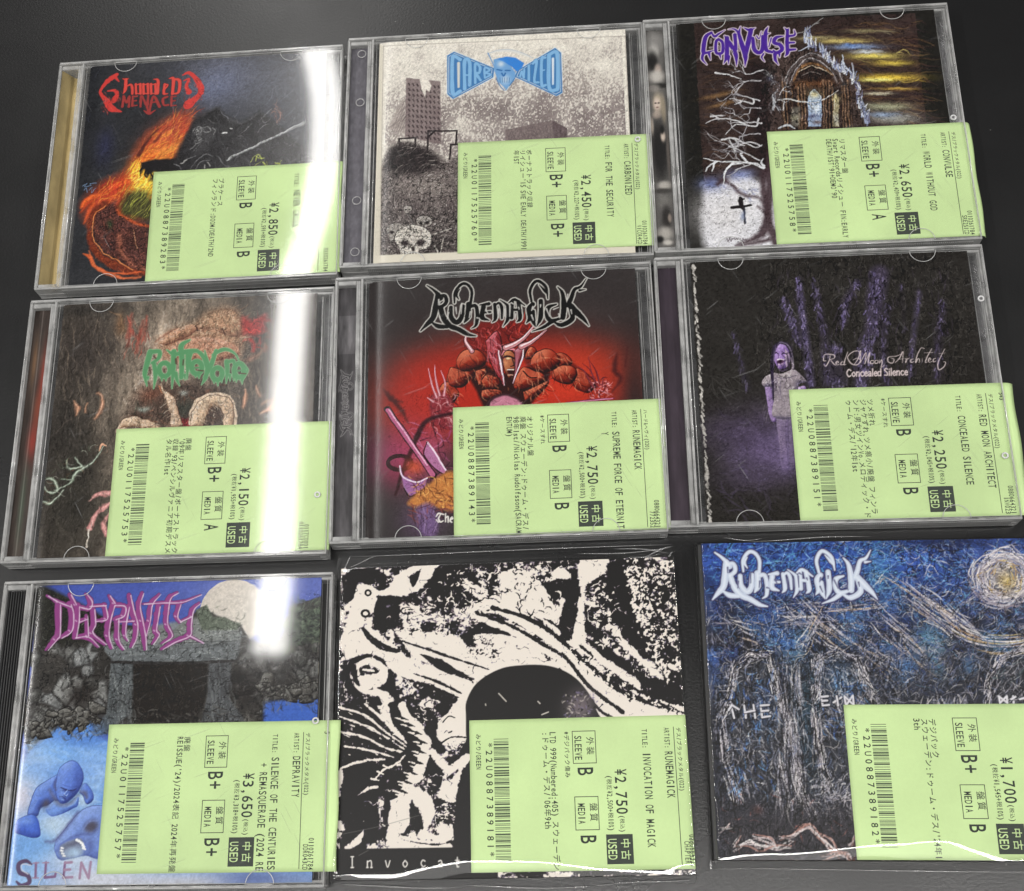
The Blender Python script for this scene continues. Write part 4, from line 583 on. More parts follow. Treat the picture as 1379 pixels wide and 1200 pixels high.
    c.stroke([(166, 184), (180, 176), (196, 184)], [5, 10, 5], (56, 40, 70)); c.stroke([(216, 184), (232, 178), (248, 188)], [5, 10, 5], (60, 46, 74)); c.stroke([(198, 186), (194, 208), (208, 214)], 5, (112, 88, 140)); c.blob((208, 236), 24, 16, (40, 22, 36), 1, -0.1, 2); c.stroke([(186, 224), (206, 218), (230, 224)], 6, (220, 206, 214)); c.stroke([(190, 254), (210, 258), (230, 246)], 6, (176, 146, 180)); c.stroke([(195, 282), (215, 300), (250, 290)], 8, (96, 80, 114), 0.8, 3)
    for q, w, col in (([(205, 105), (172, 135), (156, 200), (150, 300), (156, 400), (158, 500)], [12, 26, 20, 22, 18, 5], (44, 38, 54)), ([(210, 105), (250, 115), (278, 160), (285, 230), (300, 290)], [14, 24, 24, 18, 6], (48, 42, 58)), ([(252, 180), (262, 240), (272, 290)], [6, 16, 4], (58, 48, 66)), ([(176, 140), (166, 200), (160, 280)], [4, 7, 3], (104, 90, 122)), ([(215, 100), (262, 125), (290, 190), (298, 270)], [3, 7, 3], (132, 122, 140)), ([(280, 210), (295, 270), (282, 300)], [5, 14, 4], (140, 128, 140)), ([(190, 118), (210, 104), (240, 112)], [3, 8, 3], (110, 100, 124))): c.stroke(q, w, col, 0.95, 2)
    c.hatch(26, BX(165, 300, 190, 480), 60, 1.5, 5, [(110, 96, 120), (60, 52, 70)], 0.7, 0.2)
    c.frame(870, 320, 509 / 1379)
    # worn white fold along the left edge
    for y in range(100, 1040, 7):
        t = (y - 85) / 950; x = 172 + 62 * t + c.rs.randn() * 2
        if c.rs.rand() < 0.85: c.stroke([(x - 2, y), (x + 2 + c.rs.randn() * 3, y + 9)], 2 + 6 * c.rs.rand() * (0.5 + abs(math.sin(y * 0.02))), (190, 186, 180), 0.5 + 0.5 * c.rs.rand())
    c.hatch(24, BX(230, 480, 320, 560), 60, 0.5, 2.5, [(96, 94, 92)], 0.6, 0.7)
    c.hatch(70, BX(220, 100, 1150, 560), 70, 1.2, 2.5, [(84, 82, 82), (70, 68, 68)], 0.4, 0.5)
    c.ink(BX(440, 90, 1130, 545), 40, 0.04, 0.4, 0.5, 0.5); c.ink(BX(230, 600, 560, 1010), 30, 0.05, 0.15, 0.15, 2.0); c.warp(0.6, 40, 0.0); c.grain(0.14, 120); c.sharpen(0.8)
    # title in script and in small roman
    c.frame(1090, 460, 200 / 1379); wh = (222, 206, 206); k = 8
    for q in ([(130, 125), (150, 112), (200, 115), (230, 125), (225, 150), (190, 162)], [(190, 115), (180, 170), (150, 222), (132, 208)], [(130, 130), (128, 170), (150, 175)], [(190, 162), (220, 200), (240, 215)], [(240, 195), (265, 190), (258, 178), (242, 190), (250, 212), (275, 205)], [(320, 185), (295, 185), (288, 210), (315, 208)], [(352, 92), (325, 170), (318, 210), (335, 205)],
              [(470, 120), (450, 85), (400, 90), (350, 140), (385, 200), (440, 210), (470, 170), (440, 150), (400, 165)], [(410, 210), (450, 150), (470, 80), (468, 190)], [(468, 190), (520, 100), (510, 200)], [(510, 200), (555, 100), (540, 185), (560, 190)], [(590, 170), (565, 175), (566, 200), (590, 195), (592, 170)], [(630, 168), (606, 172), (606, 196), (630, 192), (632, 168)], [(645, 165), (645, 195), (665, 165), (668, 200), (660, 235), (690, 215)],
              [(850, 110), (800, 130), (730, 140), (725, 180), (765, 195), (780, 160), (750, 150)], [(790, 190), (830, 150), (862, 90), (858, 190)], [(815, 158), (900, 150)], [(890, 155), (888, 190), (900, 160), (920, 150)], [(960, 155), (935, 165), (938, 188), (965, 180)], [(1060, 60), (1030, 55), (995, 120), (980, 190), (1000, 155), (1015, 160), (1015, 188)], [(1042, 150), (1040, 185)], [(1130, 60), (1090, 130), (1070, 185), (1085, 185)], [(1060, 100), (1140, 95)], [(1100, 170), (1120, 160), (1110, 148), (1098, 165), (1105, 185), (1130, 180)], [(1165, 150), (1145, 158), (1145, 182), (1170, 175)], [(1250, 62), (1215, 130), (1185, 200), (1195, 255), (1240, 230), (1258, 190), (1240, 180)], [(1195, 105), (1255, 100)]):
        c.stroke(q, [4, 8, 4], wh, 0.95)
    def roman(word, x, y, h, sl):
        for ch in word:
            f = lambda pts: [(x + px * h, y - sl * (x - 340) + py * h) for px, py in pts]; w = 0.6
            G = {'C': [[(.6, -.85), (.3, -1), (.05, -.5), (.3, 0), (.62, -.15)]], 'S': [[(.45, -.9), (.2, -1), (.05, -.75), (.4, -.4), (.4, -.05), (.05, -.08)]], 'o': [[(.3, -.62), (.06, -.35), (.28, 0), (.52, -.3), (.3, -.62)]], 'n': [[(.1, -.62), (.1, 0)], [(.1, -.5), (.35, -.62), (.45, -.45), (.45, 0)]], 'c': [[(.45, -.55), (.2, -.6), (.06, -.3), (.25, 0), (.47, -.1)]], 'e': [[(.07, -.33), (.45, -.35), (.28, -.63), (.06, -.3), (.25, 0), (.47, -.1)]], 'a': [[(.1, -.55), (.35, -.6), (.4, -.3), (.42, 0)], [(.4, -.35), (.08, -.2), (.2, 0), (.4, -.12)]], 'l': [[(.12, -1), (.12, 0)]], 'd': [[(.45, -1), (.45, 0)], [(.45, -.55), (.1, -.55), (.1, -.05), (.45, -.1)]], 'i': [[(.12, -.62), (.12, 0)], [(.12, -.9), (.12, -.86)]], ' ': []}
            for q in G[ch]: c.stroke(f(q), 10, wh, 0.95)
            x += h * {'l': .27, 'i': .27, 'C': .72, 'S': .58, ' ': .35, 'n': .6, 'o': .6, 'd': .6}.get(ch, .54)
    roman('Concealed Silence', 340, 320, 66, 0.028)
    return c

def art_G():
    c = Card('G', (-56.2, 66.0, -60.6, 60.6), (66, 82, 160), 7); c.frame(0, 750, 470 / 1253)
    c.noise(8, 6, 4, add=(1, 1, 0.8)); c.blob((900, 120), 320, 60, (104, 118, 178), 0.5)
    c.blob((1050, 250), 120, 90, (54, 70, 160), 0.6)
    # moon
    c.ell((835, 195), 58, 52, 118, (198, 190, 180)); c.blob((850, 210), 90, 80, (206, 200, 190), 0.6); c.hatch(60, BX(740, 110, 930, 280), 40, 0.5, 12, [(186, 178, 168), (212, 206, 198), (176, 168, 160)], 0.35, 0.8)
    st = [(46, 44, 42), (88, 88, 86), (120, 122, 122), (34, 32, 32), (64, 64, 62), (140, 142, 140)]
    rock = [(130, 100), (230, 140), (420, 240), (620, 260), (720, 180), (780, 210), (860, 240), (900, 310), (1000, 290), (1060, 170), (1150, 140), (1145, 500), (960, 500), (940, 590), (700, 610), (330, 640), (230, 590), (150, 650), (100, 700), (75, 600), (110, 420), (120, 250)]
    c.poly(rock, (54, 52, 50), 1, 3, False, 0.3, 14)
    c.poly([(130, 100), (160, 100), (420, 240), (380, 320), (330, 300), (150, 330)], (40, 40, 36), 0.95, 8)
    def jag(x, y, r):
        t_ = np.sort(c.rs.rand(9)) * 6.283; k_ = r * (0.55 + 0.75 * c.rs.rand(9)); return [(x + k * 1.25 * math.cos(q), y + k * math.sin(q)) for k, q in zip(k_, t_)]
    def boulders(n, box, r, seedcols):
        for _ in range(n):
            x = box[0] + c.rs.rand() * (box[2] - box[0]); y = box[1] + c.rs.rand() * (box[3] - box[1]); rr = r * (0.5 + 0.8 * c.rs.rand()); k = 9
            t = np.sort(c.rs.rand(k)) * 6.28; P = [(x + rr * (0.7 + 0.5 * c.rs.rand()) * math.cos(q), y + rr * 1.15 * (0.7 + 0.5 * c.rs.rand()) * math.sin(q)) for q in t]
            c.poly(P, (30, 28, 28), 0.9, 3, True); c.poly([(x + (px - x) * .86, y + (py - y) * .86 - 2) for px, py in P], seedcols[c.rs.randint(len(seedcols))], 0.95, 5, True, 0.3, 5); c.blob((x - rr * .25, y - rr * .35), rr * .35, rr * .3, (150, 150, 148), 0.5)
    boulders(34, (120, 320, 360, 600), 34, st[1:3] + st[4:]); boulders(14, (90, 580, 230, 680), 26, st[1:3]); boulders(46, (850, 320, 1140, 520), 34, [st[0], st[4], st[1]]); boulders(12, (1020, 180, 1145, 330), 26, [(60, 66, 56), (76, 80, 66)])
    c.blob((290, 500), 60, 60, (34, 30, 28), 0.8); c.blob((890, 450), 60, 60, (32, 29, 28), 0.8)
    c.hatch(260, rock, 30, 0.9, 5, st, 0.4, 1.0, 0.5); c.hatch(70, BX(1040, 150, 1150, 300), 24, -0.6, 7, [(90, 104, 84), (50, 60, 52), (70, 84, 70)], 0.7, 0.8)
    for q in range(26):
        x = 935 + 215 * c.rs.rand(); y = 512 + 26 * c.rs.randn(); r = 10 + 26 * c.rs.rand() ** 2; c.form(jag(x, y, r), (78, 76, 72), (126, 126, 122), (34, 32, 30), 0.4, (26, 24, 24), 4)
    # stone table
    c.poly([(400, 350), (480, 380), (470, 560), (350, 640), (310, 640), (380, 560)], (78, 82, 84), 1, 3, False, 0.25, 8); c.poly([(745, 370), (830, 360), (815, 500), (880, 590), (720, 590), (740, 500)], (74, 76, 78), 1, 3, False, 0.25, 8)
    c.poly([(478, 370), (745, 366), (735, 520), (690, 600), (500, 595), (470, 540)], (38, 35, 33), 1, 5)
    c.poly([(370, 310), (480, 262), (720, 270), (865, 260), (855, 345), (840, 375), (410, 378), (375, 340)], (98, 102, 104), 1, 3, False, 0.2, 12); c.poly([(400, 270), (720, 215), (860, 250), (860, 300), (380, 320)], (122, 126, 124), 0.9, 6); c.stroke([(400, 376), (620, 380), (840, 372)], 10, (44, 42, 42)); c.stroke([(380, 318), (860, 300)], 4, (66, 68, 70), 0.7)
    c.hatch(120, [(370, 310), (480, 262), (865, 260), (840, 375), (400, 378)], 60, -0.03, 7, [(140, 144, 142), (80, 84, 86), (104, 110, 110), (60, 62, 64)], 0.45, 0.2); c.hatch(120, BX(395, 380, 475, 590), 60, 1.55, 7, [(120, 124, 124), (56, 56, 58), (90, 94, 96)], 0.5, 0.15); c.hatch(110, BX(745, 370, 825, 560), 60, 1.5, 7, [(110, 114, 114), (50, 50, 52), (84, 86, 90)], 0.5, 0.15)
    c.hatch(80, BX(480, 530, 950, 600), 34, 0.6, 8, [(70, 68, 66), (96, 94, 90), (40, 38, 36)], 0.7, 0.8); c.poly([(700, 190), (740, 170), (760, 215), (800, 215), (830, 230), (860, 235), (850, 260), (720, 262)], (88, 96, 84), 1, 3); c.hatch(30, BX(700, 180, 870, 260), 26, -0.6, 7, [(60, 66, 58), (120, 126, 112)], 0.6, 0.8)
    # sea and sky low down
    sea = [(100, 700), (150, 660), (230, 590), (330, 600), (330, 640), (500, 700), (1140, 700), (1140, 1200), (20, 1200), (60, 800)]
    c.poly(sea, (86, 132, 206), 1, 5); c.poly([(945, 520), (1145, 500), (1145, 640), (940, 640)], (62, 96, 178), 1, 6)
    c.blob((280, 720), 90, 30, (120, 170, 226), 0.8); c.blob((150, 720), 60, 50, (166, 196, 228), 0.8); c.blob((80, 830), 60, 110, (186, 192, 206), 0.9); c.blob((110, 780), 60, 50, (170, 196, 226), 0.7); c.blob((250, 690), 110, 40, (130, 176, 228), 0.7); c.blob((340, 830), 40, 60, (150, 186, 226), 0.7); c.blob((300, 640), 60, 40, (76, 120, 196), 0.9); c.blob((370, 760), 60, 60, (160, 190, 226), 0.6)
    c.blob((230, 980), 100, 60, (180, 196, 216), 0.9); c.blob((120, 1050), 90, 70, (110, 160, 210), 0.8); c.blob((360, 1150), 200, 60, (196, 202, 216), 0.95); c.blob((700, 1170), 400, 40, (186, 186, 192), 0.95); c.blob((90, 1150), 60, 50, (150, 186, 222), 0.8); c.blob((1000, 1165), 200, 30, (90, 110, 150), 0.6); c.blob((900, 1150), 100, 24, (70, 90, 150), 0.7)
    c.hatch(130, BX(60, 650, 370, 900), 70, 0.1, 14, [(120, 166, 226), (90, 140, 210), (170, 200, 232)], 0.3, 0.4)
    for q in range(34):
        x = 940 + 210 * c.rs.rand(); y = 500 - 40 * c.rs.rand() + 10 * c.rs.randn(); r = 10 + 26 * c.rs.rand() ** 2; c.form(jag(x, y, r), (78, 76, 72), (126, 126, 122), (34, 32, 30), 0.4, (26, 24, 24), 4)
    for q in range(40):
        x = 110 + 250 * c.rs.rand(); y = 600 + 16 * c.rs.randn() - 0.1 * (x - 110); r = 10 + 26 * c.rs.rand() ** 2; c.form(jag(x, y, r), (84, 82, 78), (136, 136, 132), (34, 32, 30), 0.4, (26, 24, 24), 4)
    for q in range(30):
        x = 1030 + 115 * c.rs.rand(); y = 190 + 110 * c.rs.rand(); r = 10 + 26 * c.rs.rand() ** 2; c.form(jag(x, y, r), (62, 72, 60), (104, 116, 96), (30, 36, 32), 0.4, (26, 30, 28), 3)
    # blue figures
    c.frame(20, 1010, 130 / 739)
    B0, B1, B2, BR = (84, 114, 196), (136, 166, 222), (50, 66, 130), (92, 84, 88)
    c.blob((290, 560), 110, 110, (176, 198, 218), 0.95); c.blob((60, 360), 70, 110, (192, 190, 204), 0.8); c.blob((520, 380), 60, 60, (176, 196, 214), 0.8); c.blob((120, 740), 160, 90, (110, 156, 214), 0.85); c.blob((450, 830), 200, 70, (196, 204, 216), 0.8); c.blob((520, 130), 120, 120, (130, 166, 218), 0.7); c.blob((180, 150), 140, 70, (120, 160, 218), 0.7)
    c.form([(320, 185), (230, 235), (160, 290), (120, 390), (95, 490), (165, 500), (190, 440), (235, 420), (300, 400), (340, 380)], B0, B1, B2, 0.3, (54, 66, 120), 5)
    c.form([(490, 320), (530, 245), (580, 300), (600, 370), (550, 410), (520, 350)], B0, B1, B2, 0.35, (60, 72, 120), 4); c.stroke([(500, 310), (530, 325), (548, 360)], [6, 22, 8], BR, 0.8, 6)
    c.form([(300, 380), (420, 400), (480, 350), (480, 420), (430, 450), (340, 490), (270, 500), (235, 440)], (100, 134, 206), (150, 178, 224), (62, 84, 156), 0.3); c.blob((290, 470), 60, 30, (110, 146, 212), 0.7); c.blob((235, 405), 24, 32, (70, 66, 82), 0.9, 0.4); c.stroke([(265, 300), (300, 360), (345, 410), (420, 400), (480, 340)], [6, 16, 14, 12, 4], BR, 0.75, 8)
    c.form([(318, 200), (345, 125), (400, 85), (460, 85), (510, 150), (518, 220), (490, 300), (430, 370), (370, 405), (330, 380), (308, 290)], (88, 118, 200), (140, 170, 224), (50, 64, 130), 0.4, (54, 66, 122), 5)
    c.stroke([(350, 282), (385, 300), (405, 305)], [6, 14, 8], (48, 54, 104)); c.stroke([(412, 306), (440, 305), (466, 292)], [6, 14, 6], (48, 54, 104)); c.stroke([(362, 305), (385, 312)], 7, (64, 78, 146)); c.stroke([(420, 318), (446, 312)], 7, (64, 78, 146)); c.stroke([(398, 305), (376, 335), (392, 345), (404, 330)], [4, 8, 6, 4], (150, 176, 226)); c.stroke([(372, 338), (388, 350)], 5, (50, 58, 112)); c.stroke([(338, 350), (362, 350), (388, 372)], [5, 8, 5], (46, 54, 108)); c.stroke([(355, 372), (372, 378)], 5, (130, 158, 214)); c.stroke([(360, 260), (420, 280), (470, 270)], 5, (66, 84, 156), 0.7); c.blob((355, 330), 16, 30, (124, 154, 216), 0.6); c.blob((470, 200), 26, 60, (66, 86, 160), 0.6); c.stroke([(306, 225), (300, 270), (316, 300)], [6, 14, 6], (84, 84, 116), 0.8, 4)
    c.form([(0, 560), (30, 520), (110, 488), (155, 500), (185, 560), (192, 650), (130, 665), (40, 640), (0, 620)], (66, 98, 190), (112, 146, 214), (46, 66, 146), 0.35, (52, 66, 128), 4); c.blob((90, 540), 50, 20, (120, 152, 216), 0.6); c.stroke([(70, 580), (80, 630), (110, 650)], 8, (54, 76, 156), 0.6, 5)
    hd = [(300, 760), (310, 690), (380, 600), (470, 490), (560, 430), (660, 420), (760, 440), (760, 780), (640, 830), (540, 800), (440, 820), (340, 830)]
    c.form(hd, (104, 130, 198), (146, 172, 222), (70, 86, 150), 0.25, (70, 84, 140), 5); c.stroke([(230, 695), (300, 690), (380, 600), (480, 470)], [4, 18, 20, 8], (82, 86, 130), 0.85, 6); c.stroke([(400, 560), (470, 480)], [4, 12, 4], (90, 96, 140), 0.8, 4); c.blob((582, 582), 52, 44, (74, 70, 84), 0.95, -0.4, 1.5); c.stroke([(520, 600), (560, 545), (620, 535)], 6, (120, 136, 190), 0.8, 3); c.stroke([(350, 720), (430, 665), (500, 640), (580, 640), (620, 600)], [6, 12, 14, 10, 6], (74, 84, 140), 0.8, 5); c.blob((600, 660), 30, 24, (110, 136, 200), 0.8); c.blob((570, 720), 26, 40, (80, 92, 150), 0.7)
    mo = [(335, 780), (350, 720), (430, 680), (500, 672), (530, 730), (500, 790), (430, 820), (360, 820)]
    c.poly(mo, (120, 132, 158), 1, 6, True); c.blob((440, 720), 70, 26, (82, 82, 104), 0.9, -0.3); c.blob((450, 780), 60, 40, (160, 186, 212), 0.9)
    for x, y in ((468, 682), (486, 690), (502, 704), (514, 722), (518, 742)): c.stroke([(x, y), (x + 18, y + 12)], [16, 10], (226, 228, 230), 1, 1)
    for x, y in ((356, 742), (352, 762), (358, 782), (368, 800)): c.stroke([(x, y), (x + 14, y + 4)], [13, 8], (226, 228, 230), 1, 1)
    c.stroke([(330, 770), (345, 715), (430, 672), (505, 662), (540, 730)], 8, (92, 112, 184), 0.9, 2)
    c.frame(0, 750, 470 / 1253)
    c.ink(rock, 46, 0.05, 0.5, 0.35); c.frame(0, 750, 470 / 1253); c.hatch(160, BX(920, 440, 1150, 540), 24, 0.8, 6, [(40, 38, 38), (110, 110, 108), (70, 68, 66)], 0.6, 1.0, 0.5); c.hatch(140, BX(1030, 160, 1150, 320), 24, -0.7, 6, [(40, 48, 42), (96, 110, 90), (62, 74, 60)], 0.7, 0.8, 0.5); c.hatch(120, BX(100, 560, 350, 640), 24, 0.8, 6, [(40, 38, 38), (120, 120, 116), (70, 68, 66)], 0.6, 1.0, 0.5); c.warp(0.9, 34, 0.0); c.grain(0.08, 120); c.sharpen(0.9)
    # title
    dkp, ltp = (82, 66, 96), (150, 124, 150)
    c.stroke([(112, 1100), (92, 1088), (66, 1100), (70, 1130), (98, 1140), (104, 1165), (76, 1176), (58, 1162)], [6, 12, 14, 14, 14, 14, 12, 6], dkp); c.stroke([(110, 1104), (80, 1100), (78, 1120), (100, 1135)], 3, (196, 200, 214))
    for i, q in enumerate(([(128, 1096), (126, 1148)], [(164, 1094), (160, 1148)], [(160, 1148), (196, 1144), (198, 1134)], [(232, 1094), (226, 1148)], [(232, 1095), (256, 1093)], [(230, 1120), (250, 1119)], [(226, 1148), (258, 1146)], [(284, 1150), (290, 1094), (316, 1150), (324, 1092)], [(118, 1096), (138, 1095)], [(116, 1149), (137, 1149)], [(152, 1095), (174, 1094)])):
        c.stroke(q, 8 if i < 8 else 4, (120, 92, 128) if i < 4 else ltp, sm=False)
    # logo
    c.frame(50, 785, 230 / 1379); p = (138, 66, 126)
    S = [([(75, 100), (160, 150), (262, 190)], [14, 30, 34]), ([(168, 170), (166, 400), (140, 450), (68, 536)], [54, 48, 46, 18]), ([(255, 170), (275, 250), (262, 380), (180, 440)], [44, 44, 44, 24]), ([(260, 92), (302, 172)], [26, 36]), ([(320, 185), (318, 300), (296, 436)], [48, 44, 36]), ([(388, 88), (428, 150), (405, 205), (330, 190)], [18, 46, 40, 30]), ([(330, 310), (392, 288)], [34, 26]), ([(296, 438), (400, 432), (486, 512)], [26, 44, 20]), ([(392, 262), (398, 422)], [22, 40]),
         ([(445, 210), (452, 330), (432, 400), (540, 492)], [44, 44, 40, 22]), ([(410, 185), (540, 178)], 30), ([(535, 180), (548, 285), (462, 305)], [40, 38, 26]), ([(574, 100), (612, 160)], [18, 40]), ([(605, 180), (572, 300), (560, 420), (592, 522)], [50, 44, 42, 22]), ([(610, 176), (692, 186), (684, 260), (618, 290)], [34, 38, 36, 30]), ([(640, 280), (640, 450), (686, 532)], [40, 44, 22]),
         ([(736, 96), (762, 220), (792, 330), (782, 440), (748, 514)], [30, 44, 42, 40, 20]), ([(728, 190), (702, 330), (700, 420), (722, 466)], [40, 36, 30, 12]), ([(640, 310), (770, 304)], [24, 20]), ([(840, 80), (812, 180), (832, 300), (856, 430), (862, 534)], [24, 44, 46, 44, 20]), ([(978, 88), (912, 170), (894, 300), (862, 420)], [20, 40, 40, 36]),
         ([(972, 188), (956, 290), (944, 380), (966, 416), (920, 490)], [44, 42, 38, 34, 12]), ([(850, 168), (1000, 158), (1160, 152), (1312, 94)], [16, 24, 28, 10]), ([(1124, 75), (1060, 120), (1040, 220), (1034, 330), (1072, 424), (994, 486)], [16, 40, 44, 42, 38, 12]), ([(1140, 170), (1114, 265), (1142, 312)], [40, 34, 24]), ([(1300, 160), (1244, 215), (1224, 330), (1214, 420), (1100, 470), (996, 530)], [16, 42, 42, 46, 38, 18]), ([(1142, 312), (1235, 268)], [16, 26]), ([(1220, 424), (1332, 482)], [26, 10])]
    letters(c, S, p, (70, 40, 70), 5, 0.2)
    for q, w in S:
        P = np.array(q, float); W_ = np.mean(w)
        c.stroke(P + np.array([W_ * 0.46, W_ * 0.14]), 7, (214, 196, 214), 0.95, jag=0.3); m = P[len(P) // 2]; c.stroke([m + [-W_ * .3, 0], m + [0, W_ * .2]], 9, (206, 180, 204), 0.7)
    return c

def art_H():
    c = Card('H', (-69.3, 69.3, -62.3, 62.3), (0, 0, 0), 8)
    D, L = (18, 18, 18), (235, 235, 235)
    # a light/dark relief study, posterised at the end
    base = fbm(c.rs, c.ny, c.nx, 22, 5, 0.7); fine = fbm(c.rs, c.ny, c.nx, 60, 3)
    c.img[:] = (40 + 150 * np.clip((base - 0.36) * 2.2, 0, 1))[..., None]
    c.frame(450, 745, 490 / 1379)
    def Lp(pts, a=0.9, s=6): c.poly(pts, L, a, s, True)
    def Dp(pts, a=0.95, s=6): c.poly(pts, D, a, s, True)
    Lp([(90, 110), (190, 140), (270, 60), (390, 40), (330, 130), (240, 165), (160, 160), (90, 160)]); Dp([(280, 90), (330, 60), (300, 130)]); Lp([(160, 60), (205, 70), (190, 100)])
    Dp([(50, 60), (160, 60), (200, 100), (120, 120), (60, 180), (30, 180)]); Lp([(90, 110), (150, 140), (160, 190), (120, 250), (60, 330), (20, 340), (60, 230)]); c.ell((128, 150), 10, 10, 7, D); c.ell((118, 228), 14, 12, 8, D); Dp([(160, 160), (250, 170), (230, 280), (150, 280)], 0.9)
    Lp([(20, 350), (90, 290), (130, 310), (260, 390), (400, 440), (520, 490), (500, 560), (380, 500), (250, 460), (130, 390), (60, 400)]); Lp([(120, 275), (200, 330), (255, 380), (230, 385), (150, 345)])
    Dp([(110, 280), (170, 330), (250, 372), (180, 368), (120, 320)], 0.9, 3); Lp([(240, 290), (330, 300), (480, 320), (560, 400), (620, 440), (540, 470), (420, 430), (320, 400), (270, 350)]); Dp([(320, 380), (400, 400), (450, 430), (520, 480), (400, 440)], 0.9, 4)
    for q in ([(250, 330), (400, 380), (600, 445)], [(300, 455), (400, 490), (500, 540)], [(280, 480), (400, 520), (480, 550)], [(300, 500), (380, 545), (470, 570)]): c.stroke(q, [5, 12, 5], D, 0.9, 3)
    # figure head at left and the curved spine below
    Dp([(60, 400), (130, 380), (200, 420), (250, 560), (300, 600), (200, 640), (130, 560), (60, 530), (40, 460)]); Lp([(80, 420), (130, 395), (190, 420), (205, 460), (180, 500), (120, 510), (90, 480)]); Dp([(95, 425), (140, 420), (170, 450), (130, 460), (100, 460)], 0.7, 4); c.stroke([(110, 440), (150, 445)], 6, L); Lp([(60, 450), (90, 500), (170, 520), (150, 540), (80, 510)]); Lp([(150, 510), (220, 540), (260, 640), (320, 690), (300, 720), (240, 660), (190, 580)])
    # centre disc
    t = np.linspace(0, 2 * math.pi, 40)[:-1]
    Lp([(500, 500), (620, 430), (800, 400), (950, 470), (1080, 560), (1340, 640), (1340, 700), (460, 700)], 0.9)
    c.blob((930, 580), 90, 60, (128, 128, 128), 0.9)
    disc = [(760 + 262 * math.cos(q), 625 + 205 * math.sin(q)) for q in t]
    # ribbons sweeping to the right edge
    for q, w, col in (([(520, 200), (640, 210), (780, 290), (900, 380), (1010, 500), (1150, 590), (1340, 640)], 46, L), ([(560, 240), (700, 300), (800, 360), (900, 420), (980, 520), (1120, 610)], 34, L), ([(600, 205), (740, 250), (860, 330), (960, 420), (1100, 530), (1340, 600)], 16, D), ([(540, 225), (680, 280), (790, 345), (880, 400), (960, 500), (1090, 600)], 14, D), ([(640, 180), (760, 220), (880, 310), (990, 390), (1150, 500), (1340, 590)], 30, L), ([(700, 190), (850, 280), (990, 400), (1150, 520), (1340, 580)], 12, D), ([(850, 440), (930, 510), (1000, 590), (1080, 640)], 10, D)): c.stroke(q, w, col, 0.95, 4)
    c.hatch(200, [(880, 330), (1000, 400), (1340, 590), (1340, 640), (1100, 560), (900, 400)], 14, 0.9, 8, [(20, 20, 20), (235, 235, 235)], 0.9, 1.2, 0.5)
    Lp([(500, 300), (560, 290), (700, 330), (800, 400), (640, 430), (560, 400)], 0.8); c.blob((558, 358), 40, 34, (110, 110, 110), 0.9); c.hatch(60, BX(515, 325, 605, 395), 18, 0.3, 7, [D, L], 0.8, 1.5, 0.6); c.stroke([(500, 330), (530, 295), (640, 300)], [10, 24, 10], D, 0.95, 3); Dp([(480, 300), (520, 310), (520, 350), (490, 340)])
    # upper middle forms
    Dp([(380, 60), (480, 30), (560, 150), (470, 210), (420, 180), (360, 130)], 0.85); Lp([(470, 90), (520, 110), (580, 150), (560, 180), (500, 140)]); Lp([(620, 80), (680, 60), (760, 90), (840, 230), (760, 240), (690, 190), (640, 140)]); Dp([(820, 110), (870, 85), (890, 100), (860, 190), (830, 190), (805, 150)]); Lp([(810, 100), (850, 55), (890, 80), (880, 95), (840, 95)]); Lp([(860, 170), (880, 190), (850, 270), (830, 250)])
    Lp([(930, 30), (1030, 20), (1030, 70), (960, 110), (940, 200), (950, 330), (900, 330), (905, 200)]); Dp([(890, 110), (930, 110), (920, 230), (890, 330), (850, 280)]); c.ell((985, 270), 26, 22, 14, D); c.ell((1010, 160), 20, 18, 10, D); Lp([(1000, 130), (1060, 180), (1130, 235), (1050, 200)]); Lp([(1040, 270), (1100, 330), (1240, 470), (1200, 450), (1080, 340)]); Dp([(1000, 330), (1080, 390), (1180, 470), (1140, 480), (1020, 410)]); Lp([(970, 360), (1060, 420), (1150, 480), (1110, 485), (1000, 410)])
    Dp([(1030, 40), (1100, 60), (1130, 220), (1210, 380), (1100, 310), (1040, 200)], 0.85); Dp([(1150, 470), (1250, 480), (1320, 520), (1325, 575), (1180, 530)], 0.9)
    c.hatch(700, [(1100, 20), (1300, 10), (1325, 500), (1240, 470), (1200, 330), (1130, 200)], 16, 0.8, 9, [(15, 15, 15), (240, 240, 240), (20, 20, 20)], 0.95, 1.5, 0.5); c.hatch(260, [(1095, 50), (1150, 40), (1250, 450), (1220, 440), (1140, 230)], 16, 1.1, 10, [L, L, D], 0.95, 1, 0.5); c.hatch(140, BX(560, 40, 840, 220), 26, 0.9, 8, [L, D], 0.85, 1.2, 0.6); c.hatch(100, BX(960, 110, 1060, 350), 24, 0.7, 8, [L, D], 0.85, 1.2, 0.6); c.hatch(160, BX(380, 60, 560, 220), 22, 0.5, 7, [(90, 90, 90), D, L, D], 0.8, 1.3, 0.6)
    c.blob((330, 240), 90, 50, (130, 130, 130), 0.75); c.hatch(160, BX(240, 190, 420, 310), 16, 0, 7, [L, D], 0.6, 0.4)
    # lower left: fan of feathers, spine, ribs, cloth
    c.frame(450, 950, 190 / 950)
    Dp([(20, 0), (380, 0), (470, 120), (500, 260), (470, 330), (300, 520), (280, 900), (20, 900)], 0.95)
    for q in ([(30, 10), (200, 60), (340, 170), (485, 275)], [(30, 70), (200, 130), (330, 200), (470, 290)], [(40, 175), (200, 210), (340, 280), (460, 310)], [(60, 270), (240, 300), (400, 345)], [(220, 0), (330, 90), (420, 180), (485, 250)], [(40, 420), (200, 370), (340, 360)], [(250, 20), (390, 150), (470, 220)]): c.stroke(q, [10, 16, 8], L, 0.9, 3, jag=0.4)
